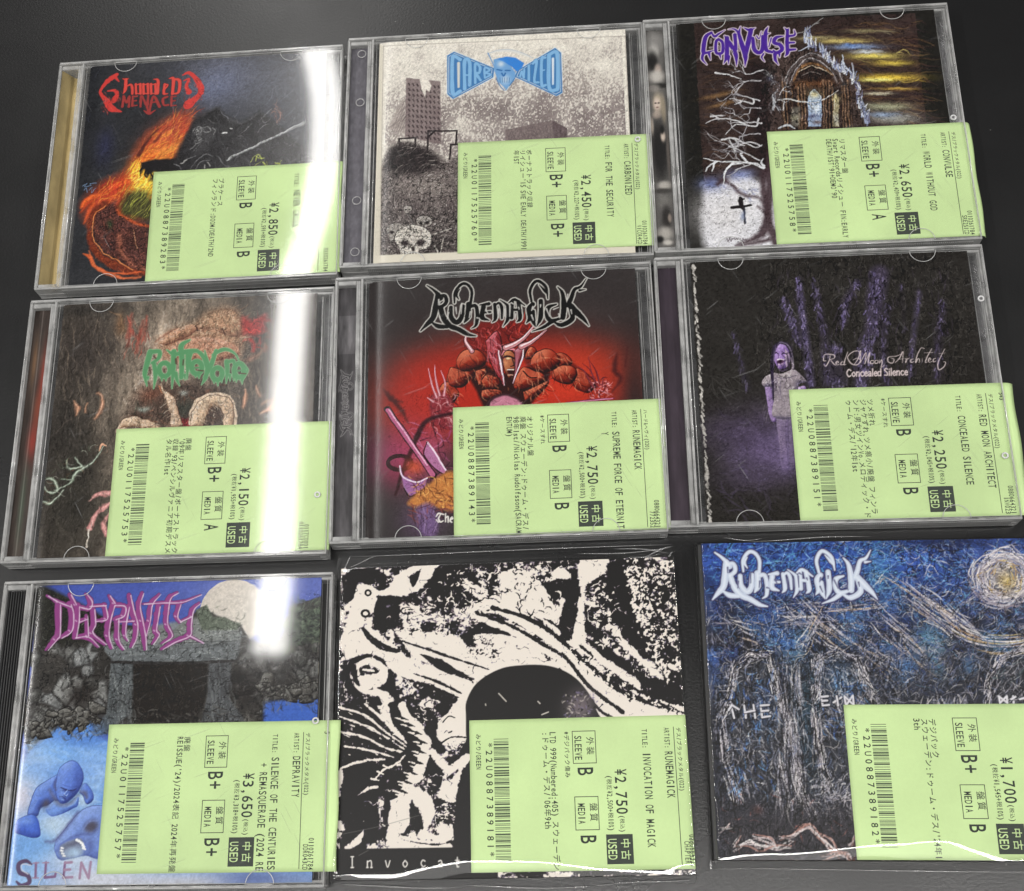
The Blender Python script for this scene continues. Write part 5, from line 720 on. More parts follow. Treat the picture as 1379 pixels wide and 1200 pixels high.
    c.hatch(120, [(40, 0), (360, 0), (480, 280), (300, 350), (40, 420)], 30, 0.5, 7, [(130, 130, 130), D, L, D], 0.7, 0.3)
    Lp([(290, 0), (380, 0), (400, 130), (470, 210), (420, 200), (340, 100)], 0.95)
    Dp([(50, 480), (130, 400), (330, 380), (420, 330), (490, 330), (300, 540), (280, 800), (120, 860), (50, 760)], 0.95)
    c.stroke([(480, 330), (420, 390), (330, 430), (270, 500)], [10, 14, 10, 6], L, 0.95, 3, jag=0.6); c.stroke([(160, 600), (230, 555), (290, 545)], [4, 16, 8], L, 0.9, 4)
    for q in ([(330, 400), (370, 420)], [(290, 440), (330, 460)], [(250, 490), (300, 500)]): c.stroke(q, [12, 6], L)
    Lp([(620, 240), (690, 320), (760, 400), (830, 350), (930, 260), (930, 340), (860, 430), (830, 520), (800, 640), (700, 600), (720, 560), (640, 450), (600, 400)], 0.95)
    Dp([(640, 310), (700, 400), (740, 460), (700, 560), (660, 500), (600, 450)], 0.85); Dp([(750, 350), (820, 330), (920, 240), (920, 290), (800, 380)], 0.9); Dp([(800, 430), (840, 420), (800, 500), (730, 500)], 0.6)
    spine = [(395, 0), (430, 80), (500, 150), (560, 240), (540, 340), (500, 450), (440, 540), (410, 640), (410, 760), (430, 860), (470, 930)]
    c.stroke(spine, [60, 70, 110, 110, 110, 120, 130, 120, 130, 120, 80], D, 0.95, 6); c.stroke([(p[0] + 62, p[1]) for p in spine], [46, 50, 60, 60, 60, 64, 70, 80, 90, 90, 60], L, 0.97, 4)
    P = smooth(np.array(spine, float), 3)
    for i, q in enumerate(P[3:]): c.stroke([q + [-6, -12], q + [30, 2], q + [66, 14]], [4, 17, 6], D if i % 2 == 0 else L, 0.95, 2); c.stroke([q + [-30, -2], q + [10, 8]], [5, 12], L if i % 2 == 0 else D, 0.8, 2)
    Lp([(380, 640), (470, 600), (510, 700), (480, 830), (440, 870), (480, 910), (600, 900), (780, 940), (780, 955), (400, 955), (360, 870)], 0.97); Lp([(500, 600), (570, 575), (650, 610), (670, 720), (620, 840), (690, 870), (700, 800), (780, 800), (800, 880), (740, 930), (640, 890), (560, 880), (600, 800), (560, 700), (530, 640)], 0.97); Dp([(510, 660), (540, 690), (570, 690), (580, 790), (470, 870), (500, 780)], 0.95); Dp([(500, 905), (620, 920), (760, 920), (780, 900), (700, 940), (560, 925)], 0.85, 3)
    Lp([(690, 130), (760, 60), (880, 40), (890, 200), (800, 260), (720, 240), (690, 220)], 0.95); Dp([(640, 60), (690, 90), (690, 200), (740, 300), (700, 310), (640, 220), (600, 160)], 0.95); c.stroke([(730, 110), (770, 70), (810, 80)], 8, D); c.stroke([(700, 265), (790, 210), (920, 215)], 10, D); c.stroke([(770, 180), (790, 170)], 8, D); Dp([(560, 0), (680, 40), (640, 120), (560, 60)], 0.8); c.hatch(60, BX(530, 0, 690, 110), 26, 0.7, 8, [D, (120, 120, 120), L], 0.7, 1)
    c.hatch(60, BX(680, 620, 800, 800), 26, 0.1, 9, [D, L], 0.9, 0.5); Lp([(130, 900), (180, 850), (200, 830), (180, 910), (120, 950), (70, 965)], 0.9); Lp([(20, 430), (60, 440), (40, 600), (20, 700)], 0.8); Lp([(20, 760), (70, 800), (40, 870), (20, 880)], 0.85); c.blob((230, 650), 30, 40, (128, 128, 128), 0.9)
    # posterise
    rg = np.clip(1 - np.abs(fbm(c.rs, c.ny, c.nx, 26, 3) - 0.5) / 0.03, 0, 1); rg2 = np.clip(1 - np.abs(fbm(c.rs, c.ny, c.nx, 34, 3, asp=0.6) - 0.48) / 0.03, 0, 1)
    v = c.img[..., 0] + (fine - 0.5) * 160 + (fbm(c.rs, c.ny, c.nx, 120, 2) - 0.5) * 80 - 95 * rg + 60 * rg2 + 6
    m = np.clip((v - 120) / 34 + 0.5, 0, 1)[..., None]
    tint = fbm(c.rs, c.ny, c.nx, 50, 2)[..., None]
    lo = np.array((34, 33, 33)); hi = np.array((222, 214, 204)); midc = np.array((120, 100, 106)) * (1 - tint) + np.array((112, 108, 136)) * tint
    c.img = np.where(m < 0.5, lo + (midc - lo) * m * 2 * 0.9, midc + (hi - midc) * (m - 0.5) * 2)
    # the black disc and band sit on top of the relief
    c.frame(450, 745, 490 / 1379)
    K_ = (36, 35, 35)
    c.poly([(498, 620), (500, 560), (540, 490), (620, 440), (700, 424), (800, 424), (880, 450), (940, 500), (985, 580), (1000, 720), (520, 760), (500, 700)], K_, 1, 1.5, True)
    c.blob((930, 580), 46, 56, (166, 150, 158), 0.55, 0.4); c.hatch(110, BX(860, 520, 990, 640), 12, 0.5, 6, [(210, 200, 190), (120, 110, 140), K_], 0.8, 1.2)
    for q in ([(622, 530), (650, 560)], [(572, 570), (578, 600)], [(770, 560), (778, 568)], [(785, 610), (810, 600)]): c.stroke(q, 4, (206, 200, 190), 0.9)
    c.frame(450, 950, 190 / 950); c.poly([(10, 962), (400, 956), (800, 950), (820, 600), (870, 440), (930, 330), (1100, 300), (1100, 1250), (10, 1250)], K_, 1, 1.5)
    c.poly([(885, 0), (1300, 0), (1300, 300), (930, 330), (892, 120)], K_, 1, 2)
    wh = (216, 212, 206)
    def serif(x, y, h, G, w=7):
        for q in G: c.stroke([(x + a * h, y + b_ * h) for a, b_ in q], w, wh, 0.95)
    serif(122, 1085, 72, [[(0, -1), (0, 0)], [(-.12, -1), (.12, -1)], [(-.12, 0), (.12, 0)]]); serif(222, 1085, 72, [[(.02, -.6), (.02, 0)], [(.02, -.5), (.3, -.64), (.4, -.45), (.4, 0)], [(-.06, 0), (.1, 0)], [(.32, 0), (.48, 0)]])
    serif(345, 1083, 72, [[(0, -.6), (.2, 0), (.42, -.6)]]); serif(462, 1082, 72, [[(.2, -.62), (0, -.3), (.2, 0), (.42, -.3), (.2, -.62)]]); serif(584, 1080, 72, [[(.36, -.52), (.16, -.62), (0, -.3), (.2, 0), (.38, -.1)]]); serif(700, 1082, 72, [[(.02, -.52), (.2, -.62), (.32, -.45), (.34, 0)], [(.32, -.36), (.02, -.2), (.1, 0), (.32, -.12)]]); serif(820, 1082, 72, [[(.1, -.9), (.08, -.08), (.26, -.04)], [(-.08, -.62), (.28, -.62)]])
    c.stroke([(60, 860), (300, 810), (570, 735)], 3, (110, 108, 104), 0.8); c.stroke([(165, 1005), (230, 970)], 3, (130, 128, 124), 0.7)
    for q in ([(458, 965), (470, 1000), (500, 1030)], [(480, 990), (510, 985)]): c.stroke(q, 4, (24, 22, 22), 0.9)
    c.speck(60, (120, 118, 114), 0.5)
    # cream slip of the picture to the right of the disc edge
    return c

def art_I():
    c = Card('I', (-69.3, 69.3, -62.3, 62.3), (40, 42, 52), 9); c.frame(940, 725, 439 / 1379)
    yy, xx = np.mgrid[0:c.ny, 0:c.nx]; n = fbm(c.rs, c.ny, c.nx, 14, 5); n2 = fbm(c.rs, c.ny, c.nx, 9, 4)
    sky = np.clip(1.2 - yy / c.ny * 3.6, 0, 1)[..., None]; blue = np.array((46, 72, 142)) * (0.45 + 1.0 * n)[..., None]
    c.img = c.img * (0.7 + 0.6 * n2)[..., None] * (1 - sky) + blue * sky
    W = [(198, 192, 196), (170, 164, 172), (214, 208, 206), (140, 140, 156)]; B = [(70, 110, 190), (96, 150, 210), (52, 74, 150), (40, 56, 110), (110, 170, 206)]; K_ = [(20, 20, 24), (28, 28, 34), (34, 32, 38)]; Y = [(176, 150, 100), (150, 120, 90), (196, 176, 120)]
    c.hatch(1300, BX(30, 0, 1900, 330), 50, 0.1, 9, B + B + K_, 0.6, 0.9, 0.4); c.hatch(900, BX(560, 0, 1900, 300), 44, 0.0, 6, W + K_ + B[:2], 0.75, 0.6, 0.7); c.hatch(260, BX(30, 0, 780, 270), 90, -0.4, 5, [(120, 160, 220), (160, 190, 226), (90, 170, 200)], 0.55, 0.6, 0.3)
    c.blob((760, 130), 60, 100, (70, 130, 160), 0.35); c.blob((1080, 20), 200, 30, (24, 26, 44), 0.6); c.hatch(80, BX(860, 20, 1160, 90), 44, 0.7, 5, [(150, 166, 200), (30, 32, 60)], 0.7, 0.3, 0.5)
    # mottled ground colours of the hills
    for _ in range(70):
        x, y = 30 + c.rs.rand() * 1850, 270 + c.rs.rand() * 340; c.blob((x, y), 20 + 50 * c.rs.rand(), 14 + 30 * c.rs.rand(), (B + K_ + K_ + [(70, 66, 76), (86, 80, 84)])[c.rs.randint(12)], 0.5, c.rs.rand() * 3)
    for x, y, rx, ry in ((330, 400, 50, 60), (640, 320, 60, 26), (780, 460, 60, 20), (250, 350, 50, 30), (820, 270, 40, 40), (380, 430, 40, 30), (560, 620, 30, 90)): c.blob((x, y), rx, ry, (66, 108, 176), 0.6); 
    c.hatch(2600, BX(40, 250, 1900, 640), 46, lambda p: 0.6 if p[0] < 1050 else -0.5, 4, W + K_ + K_ + [(110, 104, 116), (84, 90, 120), (150, 130, 120)] + B, 0.75, 0.7, 0.4)
    for (a, b_, nn) in (((400, 250), (700, 490), 16), ((800, 160), (1180, 430), 22), ((800, 160), (740, 230), 5), ((330, 290), (560, 440), 10), ((700, 290), (980, 560), 14), ((100, 330), (300, 390), 8), ((640, 440), (860, 600), 12), ((980, 240), (1240, 440), 14), ((300, 330), (800, 300), 10), ((560, 260), (420, 470), 10)):
        for _ in range(nn):
            p = np.array(a) + (np.array(b_) - np.array(a)) * c.rs.rand() * 0.6 + c.rs.randn(2) * 26; q = p + (np.array(b_) - np.array(a)) * (0.25 + 0.3 * c.rs.rand()) + c.rs.randn(2) * 10
            c.stroke([p, (p + q) / 2 + c.rs.randn(2) * 7, q], [2, 6, 2], (W + [(150, 140, 146), (170, 150, 130)])[c.rs.randint(6)], 0.75)
    for _ in range(34):
        t0 = 0.6 + c.rs.rand() * 1.5; r = 330 + c.rs.randn() * 26; pts = [(1290 + 1.05 * r * math.cos(t0 + k * .16) * 1.0, 160 + .86 * r * math.sin(t0 + k * .16)) for k in range(4)]; c.stroke(pts, [2, 6, 2], (W + Y)[c.rs.randint(7)], 0.7)
    c.hatch(1500, BX(40, 230, 1500, 660), 38, 0.5, 5, [(84, 92, 124), (112, 112, 126), (60, 68, 96), (46, 60, 110), (30, 32, 40), (134, 128, 134)], 0.7, 1.0, 0.5)
    c.hatch(260, BX(560, 440, 1250, 640), 60, 2.2, 5, [(26, 26, 32), (150, 144, 148), (70, 80, 110)], 0.8, 0.5, 0.4)
    # scribbled moon
    c.blob((1285, 170), 100, 90, (120, 110, 116), 0.85)
    for _ in range(230):
        r = 20 + 95 * math.sqrt(c.rs.rand()); t0 = c.rs.rand() * 6.28; ox, oy = c.rs.randn(2) * 16; pts = [(1285 + ox + 1.05 * r * math.cos(t0 + k * .3) + c.rs.randn() * 5, 168 + oy + .98 * r * math.sin(t0 + k * .3) + c.rs.randn() * 5) for k in range(4)]; c.stroke(pts, [2, 6, 3], (W + [(214, 206, 206), (130, 120, 130)] + (Y if r < 80 else []))[c.rs.randint(6 if r >= 80 else 9)], 0.75)
    c.blob((1300, 180), 34, 44, (196, 170, 90), 0.55)
    # lower field
    c.frame(910, 700, 469 / 1126)
    c.poly([(95, 480), (1300, 470), (1500, 520), (1500, 1200), (130, 1200)], (44, 46, 50), 0.4, 60); c.blob((420, 640), 50, 160, (44, 72, 88), 0.5); c.hatch(1500, BX(110, 430, 1300, 920), 40, 1.45, 5, K_ + [(66, 68, 74), (94, 94, 100), (54, 66, 86), (120, 116, 120), (150, 146, 150)], 0.6, 0.5)
    def stone(out, inner, n):
        c.poly(inner, (50, 52, 58), 0.8, 8); c.hatch(220, inner, 40, 1.5, 5, [(84, 84, 90), (34, 34, 40), (66, 74, 96), (110, 108, 112), (28, 28, 34)], 0.7, 0.4)
        for i in range(len(out) - 1):
            a, b_ = np.array(out[i], float), np.array(out[i + 1], float); L_ = np.hypot(*(b_ - a))
            for _ in range(int(n * L_ / 100)):
                u = c.rs.rand(); v = min(1, u + 0.2 + 0.3 * c.rs.rand()); o = c.rs.randn(2) * 9; c.stroke([a + (b_ - a) * u + o, a + (b_ - a) * v + o + c.rs.randn(2) * 4], [2, 7, 2], (W + [(120, 118, 120)] + K_)[c.rs.randint(8)], 0.85)
    stone([(140, 650), (170, 590), (190, 480), (240, 430), (300, 440), (330, 560), (370, 690), (400, 870), (440, 940)], [(160, 640), (200, 480), (250, 450), (300, 470), (340, 640), (370, 850), (160, 880)], 70); stone([(150, 640), (160, 780), (200, 900)], [(150, 640), (160, 780), (152, 700)], 40)
    stone([(440, 600), (460, 530), (465, 445), (520, 430), (580, 450), (620, 540), (650, 590)], [(470, 600), (480, 470), (530, 450), (580, 470), (620, 590), (640, 800), (460, 820)], 70); stone([(445, 600), (470, 800), (500, 880)], [(445, 600), (470, 800), (450, 700)], 36)
    stone([(1000, 600), (1010, 520), (1050, 450), (1120, 410), (1200, 430)], [(1030, 600), (1050, 480), (1120, 440), (1200, 470), (1200, 600)], 70)
    c.blob((530, 520), 34, 50, (60, 104, 150), 0.45); c.blob((285, 600), 24, 60, (66, 96, 150), 0.4)
    c.hatch(380, BX(170, 480, 330, 880), 30, 1.3, 5, W + K_ + B[:2], 0.6, 0.6); c.hatch(300, BX(470, 470, 610, 700), 34, 1.1, 5, W + K_ + B[:2], 0.55, 0.6); c.hatch(120, BX(1040, 440, 1200, 600), 60, 2.3, 4, K_ + W[:2] + [(60, 80, 80)], 0.6, 0.3); c.hatch(260, BX(325, 450, 410, 900), 90, 1.5, 5, W + K_, 0.7, 0.1); c.hatch(60, BX(810, 560, 940, 610), 40, 1.5, 4, W, 0.7, 0.4)
    c.hatch(130, BX(430, 840, 560, 910), 30, -0.4, 4, W, 0.7, 1.0); c.hatch(80, BX(380, 880, 580, 950), 40, 0.8, 4, W + K_, 0.6, 0.8)
    c.poly([(130, 930), (600, 920), (1400, 900), (1400, 1130), (140, 1130)], (50, 46, 48), 0.6, 40); c.hatch(140, BX(140, 880, 600, 1110), 26, 1.2, 4, [(110, 104, 104), (150, 80, 66), (80, 74, 76), (28, 26, 28)], 0.5, 0.8)
    for q in ([(190, 1060), (230, 1040), (270, 1050), (330, 1060), (370, 1050)], [(250, 1020), (300, 1030), (320, 1055)], [(330, 1030), (380, 1020), (430, 990), (470, 1030), (510, 1080)], [(440, 1000), (490, 1040), (530, 1080)], [(210, 1020), (190, 1050)], [(480, 1095), (540, 1080), (570, 1100)], [(560, 1050), (580, 1020)], [(150, 1000), (175, 985)]):
        for _ in range(5): c.stroke(np.array(q) + c.rs.randn(len(q), 2) * 7, [2, 6, 3], [(186, 172, 172), (160, 120, 110), (206, 200, 198)][c.rs.randint(3)], 0.75)
    c.blob((265, 935), 14, 12, (120, 66, 54), 0.3); c.hatch(90, BX(140, 1090, 1300, 1120), 16, 0.4, 5, W, 0.6, 1.2)
    c.ink(None, 44, 0.035, 0.55, 0.35); c.ink(BX(95, 380, 700, 1120), 60, 0.05, 0.5, 0.45, 0.4); c.warp(1.0, 60); c.grain(0.12, 150); c.sharpen(0.9)
    c.frame(910, 700, 469 / 1126)
    rw = (206, 204, 210)
    for q in ([(180, 600), (190, 640)], [(172, 615), (182, 598), (205, 612)], [(222, 600), (228, 640)], [(252, 598), (258, 640)], [(224, 622), (256, 616)], [(275, 600), (280, 638)], [(275, 600), (302, 598)], [(278, 618), (300, 616)], [(280, 638), (306, 634)], [(470, 570), (475, 600)], [(470, 572), (492, 570)], [(473, 585), (490, 584)], [(475, 600), (496, 598)], [(510, 590), (535, 574)], [(520, 570), (525, 600)], [(545, 570), (550, 600), (572, 568), (575, 598), (545, 570)], [(1042, 570), (1046, 592), (1068, 570), (1070, 592), (1042, 570)], [(1088, 570), (1090, 592)], [(1082, 580), (1096, 572)], [(1110, 580), (1130, 574)]): c.stroke(q, 9, (30, 30, 36), 0.7, sm=False); c.stroke(np.array(q) - [1.5, 1.5], 5.5, rw, 1, sm=False)
    for _ in range(700):
        p = np.array([c.rs.rand() * c.nx, (0.12 + 0.62 * c.rs.rand()) * c.ny]); th = c.rs.rand() * 3.14; L_ = 4 + 14 * c.rs.rand(); q = p + L_ * np.array([math.cos(th), math.sin(th)]); c.stroke([p, (p + q) / 2 + c.rs.randn(2) * 2, q], [0.5, 1.1, 0.4], [(196, 192, 196), (160, 156, 166), (120, 130, 160), (206, 200, 196)][c.rs.randint(4)], 0.7, raw=True)
    # logo
    c.frame(560, 370, 240 / 1379)
    src = np.array([(82, 82), (34, 432), (1332, 392), (1312, 28), (350, 72), (930, 46), (462, 470)], float); dst = np.array([(32, 76), (66, 452), (1306, 440), (1282, 64), (356, 76), (905, 72), (488, 490)], float)
    A = np.linalg.lstsq(np.c_[src, np.ones(7)], dst, rcond=None)[0]
    c.frame(950, 730, 240 / 1379); mv = lambda q: np.c_[np.array(q, float), np.ones(len(q))] @ A
    S = [(mv(q), w) for q, w in RUNE]
    for q, w in S: c.stroke(q, w, (54, 50, 92), grow=2.0)
    letters(c, S, (186, 196, 214), (92, 92, 120), 10, 0.05)
    for q, w in S: c.stroke(q, np.asarray(w) * 0.4, (214, 220, 228), 0.7, 2)
    for q in RUNE_HOLES: c.stroke(mv(q), [13, 7], (96, 98, 128), 0.9)
    return c

_cards = {}
def cover_art(k):
    if k not in _cards: _cards[k] = globals()['art_' + k]()
    c = _cards[k]
    return np.clip(c.img, 4, 240), (c.x0, c.x1, c.y0, c.y1)

def strip_art(k):
    """the slip of inlay card seen through the hinge side of the tray"""
    rs = np.random.RandomState(ord(k)); ny, nx = 420, 30
    img = np.zeros((ny, nx, 3)); n = fbm(rs, ny, nx, 6, 4, asp=8.0); n2 = fbm(rs, ny, nx, 3, 5, asp=3)
    if k == 'A': img[:] = (196, 176, 128); img *= (0.82 + 0.36 * n2)[..., None]; img[:, :14] *= 0.78  # left part darkened: shade of the sloping spine fold put into the colour
    elif k == 'B': img[:] = (92, 90, 96); img *= (0.85 + 0.3 * n)[..., None]
    elif k == 'E':
        img[:] = (70, 68, 70); img *= (0.55 + 0.9 * n2)[..., None]; img[int(ny * .12):int(ny * .28)] += 34 * n2[int(ny * .12):int(ny * .28), :, None]
        c = Card.__new__(Card); c.img = img; c.nx, c.ny, c.rs, c.fr = nx, ny, rs, (0, 0, 1)
        for pas in (0, 1):
            for q, w in RUNE: c.stroke([(3 + 24 * (470 - y) / 440, ny * (0.34 + 0.27 * (x - 30) / 1300)) for x, y in q], np.asarray(w) * 0.075 + (0.9 if pas == 0 else -0.5), (150, 148, 148) if pas == 0 else (56, 54, 56), 0.9 if pas == 0 else 0.95, 1, raw=True)
        img = c.img
    elif k == 'F': img[:] = (58, 50, 58); img *= (0.75 + 0.4 * n2)[..., None]
    elif k == 'D':
        img[:] = (58, 50, 46); img *= (0.6 + 0.8 * n2)[..., None]
        yy, xx = np.mgrid[0:ny, 0:nx]
        for y, x, ry, rx, col in ((0.30, 26, 60, 6, (150, 56, 46)), (0.42, 22, 40, 7, (120, 60, 44)), (0.22, 8, 40, 4, (120, 90, 66)), (0.55, 20, 30, 8, (140, 48, 40)), (0.8, 14, 60, 5, (60, 70, 58))):
            m = np.exp(-((yy - y * ny) / ry) ** 2 - ((xx - x) / rx) ** 2)[..., None] * 0.8; img = img * (1 - m) + np.array(col) * m
        img[:, 13:15] += 26
    elif k == 'C':
        # grey photograph of people in a room
        img[:] = (92, 90, 88); img *= (0.75 + 0.5 * n2)[..., None]; yy, xx = np.mgrid[0:ny, 0:nx]
        def e(y, x, ry, rx, v, p=2):
            nonlocal img
            m = np.exp(-((((yy - y * ny) / (ry * ny)) ** 2 + ((xx - x) / rx) ** 2) ** p))[..., None]; img = img * (1 - m) + np.array(v) * m
        e(.06, 15, .05, 30, (120, 118, 116)); e(.10, 12, .035, 9, (150, 148, 144)); e(.15, 10, .05, 9, (34, 33, 33)); e(.19, 18, .03, 6, (150, 138, 130)); e(.22, 15, .03, 14, (168, 164, 158)); e(.265, 20, .012, 20, (40, 39, 38)); e(.275, 8, .02, 12, (120, 116, 112))
        e(.345, 15, .05, 9, (150, 140, 122)); e(.35, 13, .032, 6, (188, 172, 160)); e(.345, 11, .004, 2, (70, 62, 58)); e(.345, 16, .004, 2, (70, 62, 58)); e(.365, 13.5, .004, 2.5, (120, 96, 90)); e(.375, 23, .07, 4, (138, 128, 112)); e(.40, 12, .02, 7, (178, 164, 152)); e(.56, 14, .15, 13, (32, 31, 31)); e(.50, 20, .025, 4, (180, 166, 154)); e(.47, 19, .02, 3, (22, 22, 22)); e(.45, 3, .04, 3, (160, 150, 140)); e(.58, 27, .1, 3, (90, 84, 80)); e(.72, 18, .02, 12, (156, 152, 146)); e(.745, 15, .012, 14, (60, 58, 56)); e(.79, 15, .03, 18, (100, 98, 95)); e(.865, 18, .055, 8, (42, 40, 39)); e(.865, 23, .02, 3, (130, 120, 112)); e(.93, 14, .03, 14, (150, 146, 140)); e(.955, 6, .015, 6, (30, 29, 29)); e(.97, 18, .012, 8, (170, 166, 160))
        img += (rs.rand(ny, nx, 1) - .5) * 14
    else: img[:] = 60
    return np.clip(img, 4, 235)
# ------------------------------------------------------------------ helpers
def new_mat(name):
    m = bpy.data.materials.new(name); m.use_nodes = True
    nt = m.node_tree; nt.nodes.clear()
    out = nt.nodes.new('ShaderNodeOutputMaterial')
    return m, nt, out

def node(nt, kind, **kw):
    n = nt.nodes.new(kind)
    for k, v in kw.items():
        if hasattr(n, k) and k not in n.inputs: setattr(n, k, v)
        else: n.inputs[k].default_value = v
    return n

def lin(c):
    c = np.asarray(c, float) / 255.0
    return np.where(c <= 0.04045, c / 12.92, ((c + 0.055) / 1.055) ** 2.4)

def paper(name, rgb, rough=0.6, spec=0.3, mottle=0.05, scale=900.0):
    m, nt, out = new_mat(name)
    b = node(nt, 'ShaderNodeBsdfPrincipled', Roughness=rough)
    b.inputs['Specular IOR Level'].default_value = spec
    tc = node(nt, 'ShaderNodeTexCoord')
    nz = node(nt, 'ShaderNodeTexNoise'); nz.inputs['Scale'].default_value = scale; nz.inputs['Detail'].default_value = 3
    nt.links.new(tc.outputs['Object'], nz.inputs['Vector'])
    mr = node(nt, 'ShaderNodeMapRange'); mr.inputs['To Min'].default_value = 1 - mottle; mr.inputs['To Max'].default_value = 1 + mottle
    nt.links.new(nz.outputs['Fac'], mr.inputs['Value'])
    mx = node(nt, 'ShaderNodeVectorMath', operation='SCALE')
    mx.inputs[0].default_value = rgb[:3]
    nb = node(nt, 'ShaderNodeTexNoise'); nb.inputs['Scale'].default_value = 28; nb.inputs['Detail'].default_value = 3
    gi = node(nt, 'ShaderNodeObjectInfo'); va = node(nt, 'ShaderNodeVectorMath', operation='ADD')
    nt.links.new(tc.outputs['Object'], va.inputs[0]); nt.links.new(gi.outputs['Location'], va.inputs[1]); nt.links.new(va.outputs[0], nb.inputs['Vector'])
    m2 = node(nt, 'ShaderNodeMapRange'); m2.inputs['From Min'].default_value = 0.3; m2.inputs['From Max'].default_value = 0.7; m2.inputs['To Min'].default_value = 0.88; m2.inputs['To Max'].default_value = 1.06
    nt.links.new(nb.outputs['Fac'], m2.inputs['Value'])
    mm = node(nt, 'ShaderNodeMath', operation='MULTIPLY'); nt.links.new(mr.outputs['Result'], mm.inputs[0]); nt.links.new(m2.outputs['Result'], mm.inputs[1])
    bpn = node(nt, 'ShaderNodeBump'); bpn.inputs['Strength'].default_value = 0.5; bpn.inputs['Distance'].default_value = 0.002
    nt.links.new(nb.outputs['Fac'], bpn.inputs['Height']); nt.links.new(bpn.outputs['Normal'], b.inputs['Normal'])
    nt.links.new(mm.outputs[0], mx.inputs['Scale'])
    nt.links.new(mx.outputs['Vector'], b.inputs['Base Color'])
    nt.links.new(b.outputs['BSDF'], out.inputs['Surface'])
    return m

def printed(name, rough, spec, bump=0.0):
    """printed card: the colours of the print are stored per vertex"""
    m, nt, out = new_mat(name)
    b = node(nt, 'ShaderNodeBsdfPrincipled', Roughness=rough)
    b.inputs['Specular IOR Level'].default_value = spec
    at = node(nt, 'ShaderNodeAttribute'); at.attribute_name = 'print'
    nt.links.new(at.outputs['Color'], b.inputs['Base Color'])
    if bump:
        tc = node(nt, 'ShaderNodeTexCoord')
        nz = node(nt, 'ShaderNodeTexNoise'); nz.inputs['Scale'].default_value = 350; nz.inputs['Detail'].default_value = 4
        nt.links.new(tc.outputs['Object'], nz.inputs['Vector'])
        bp = node(nt, 'ShaderNodeBump'); bp.inputs['Strength'].default_value = bump; bp.inputs['Distance'].default_value = 0.0005
        nt.links.new(nz.outputs['Fac'], bp.inputs['Height']); nt.links.new(bp.outputs['Normal'], b.inputs['Normal'])
    nt.links.new(b.outputs['BSDF'], out.inputs['Surface'])
    return m

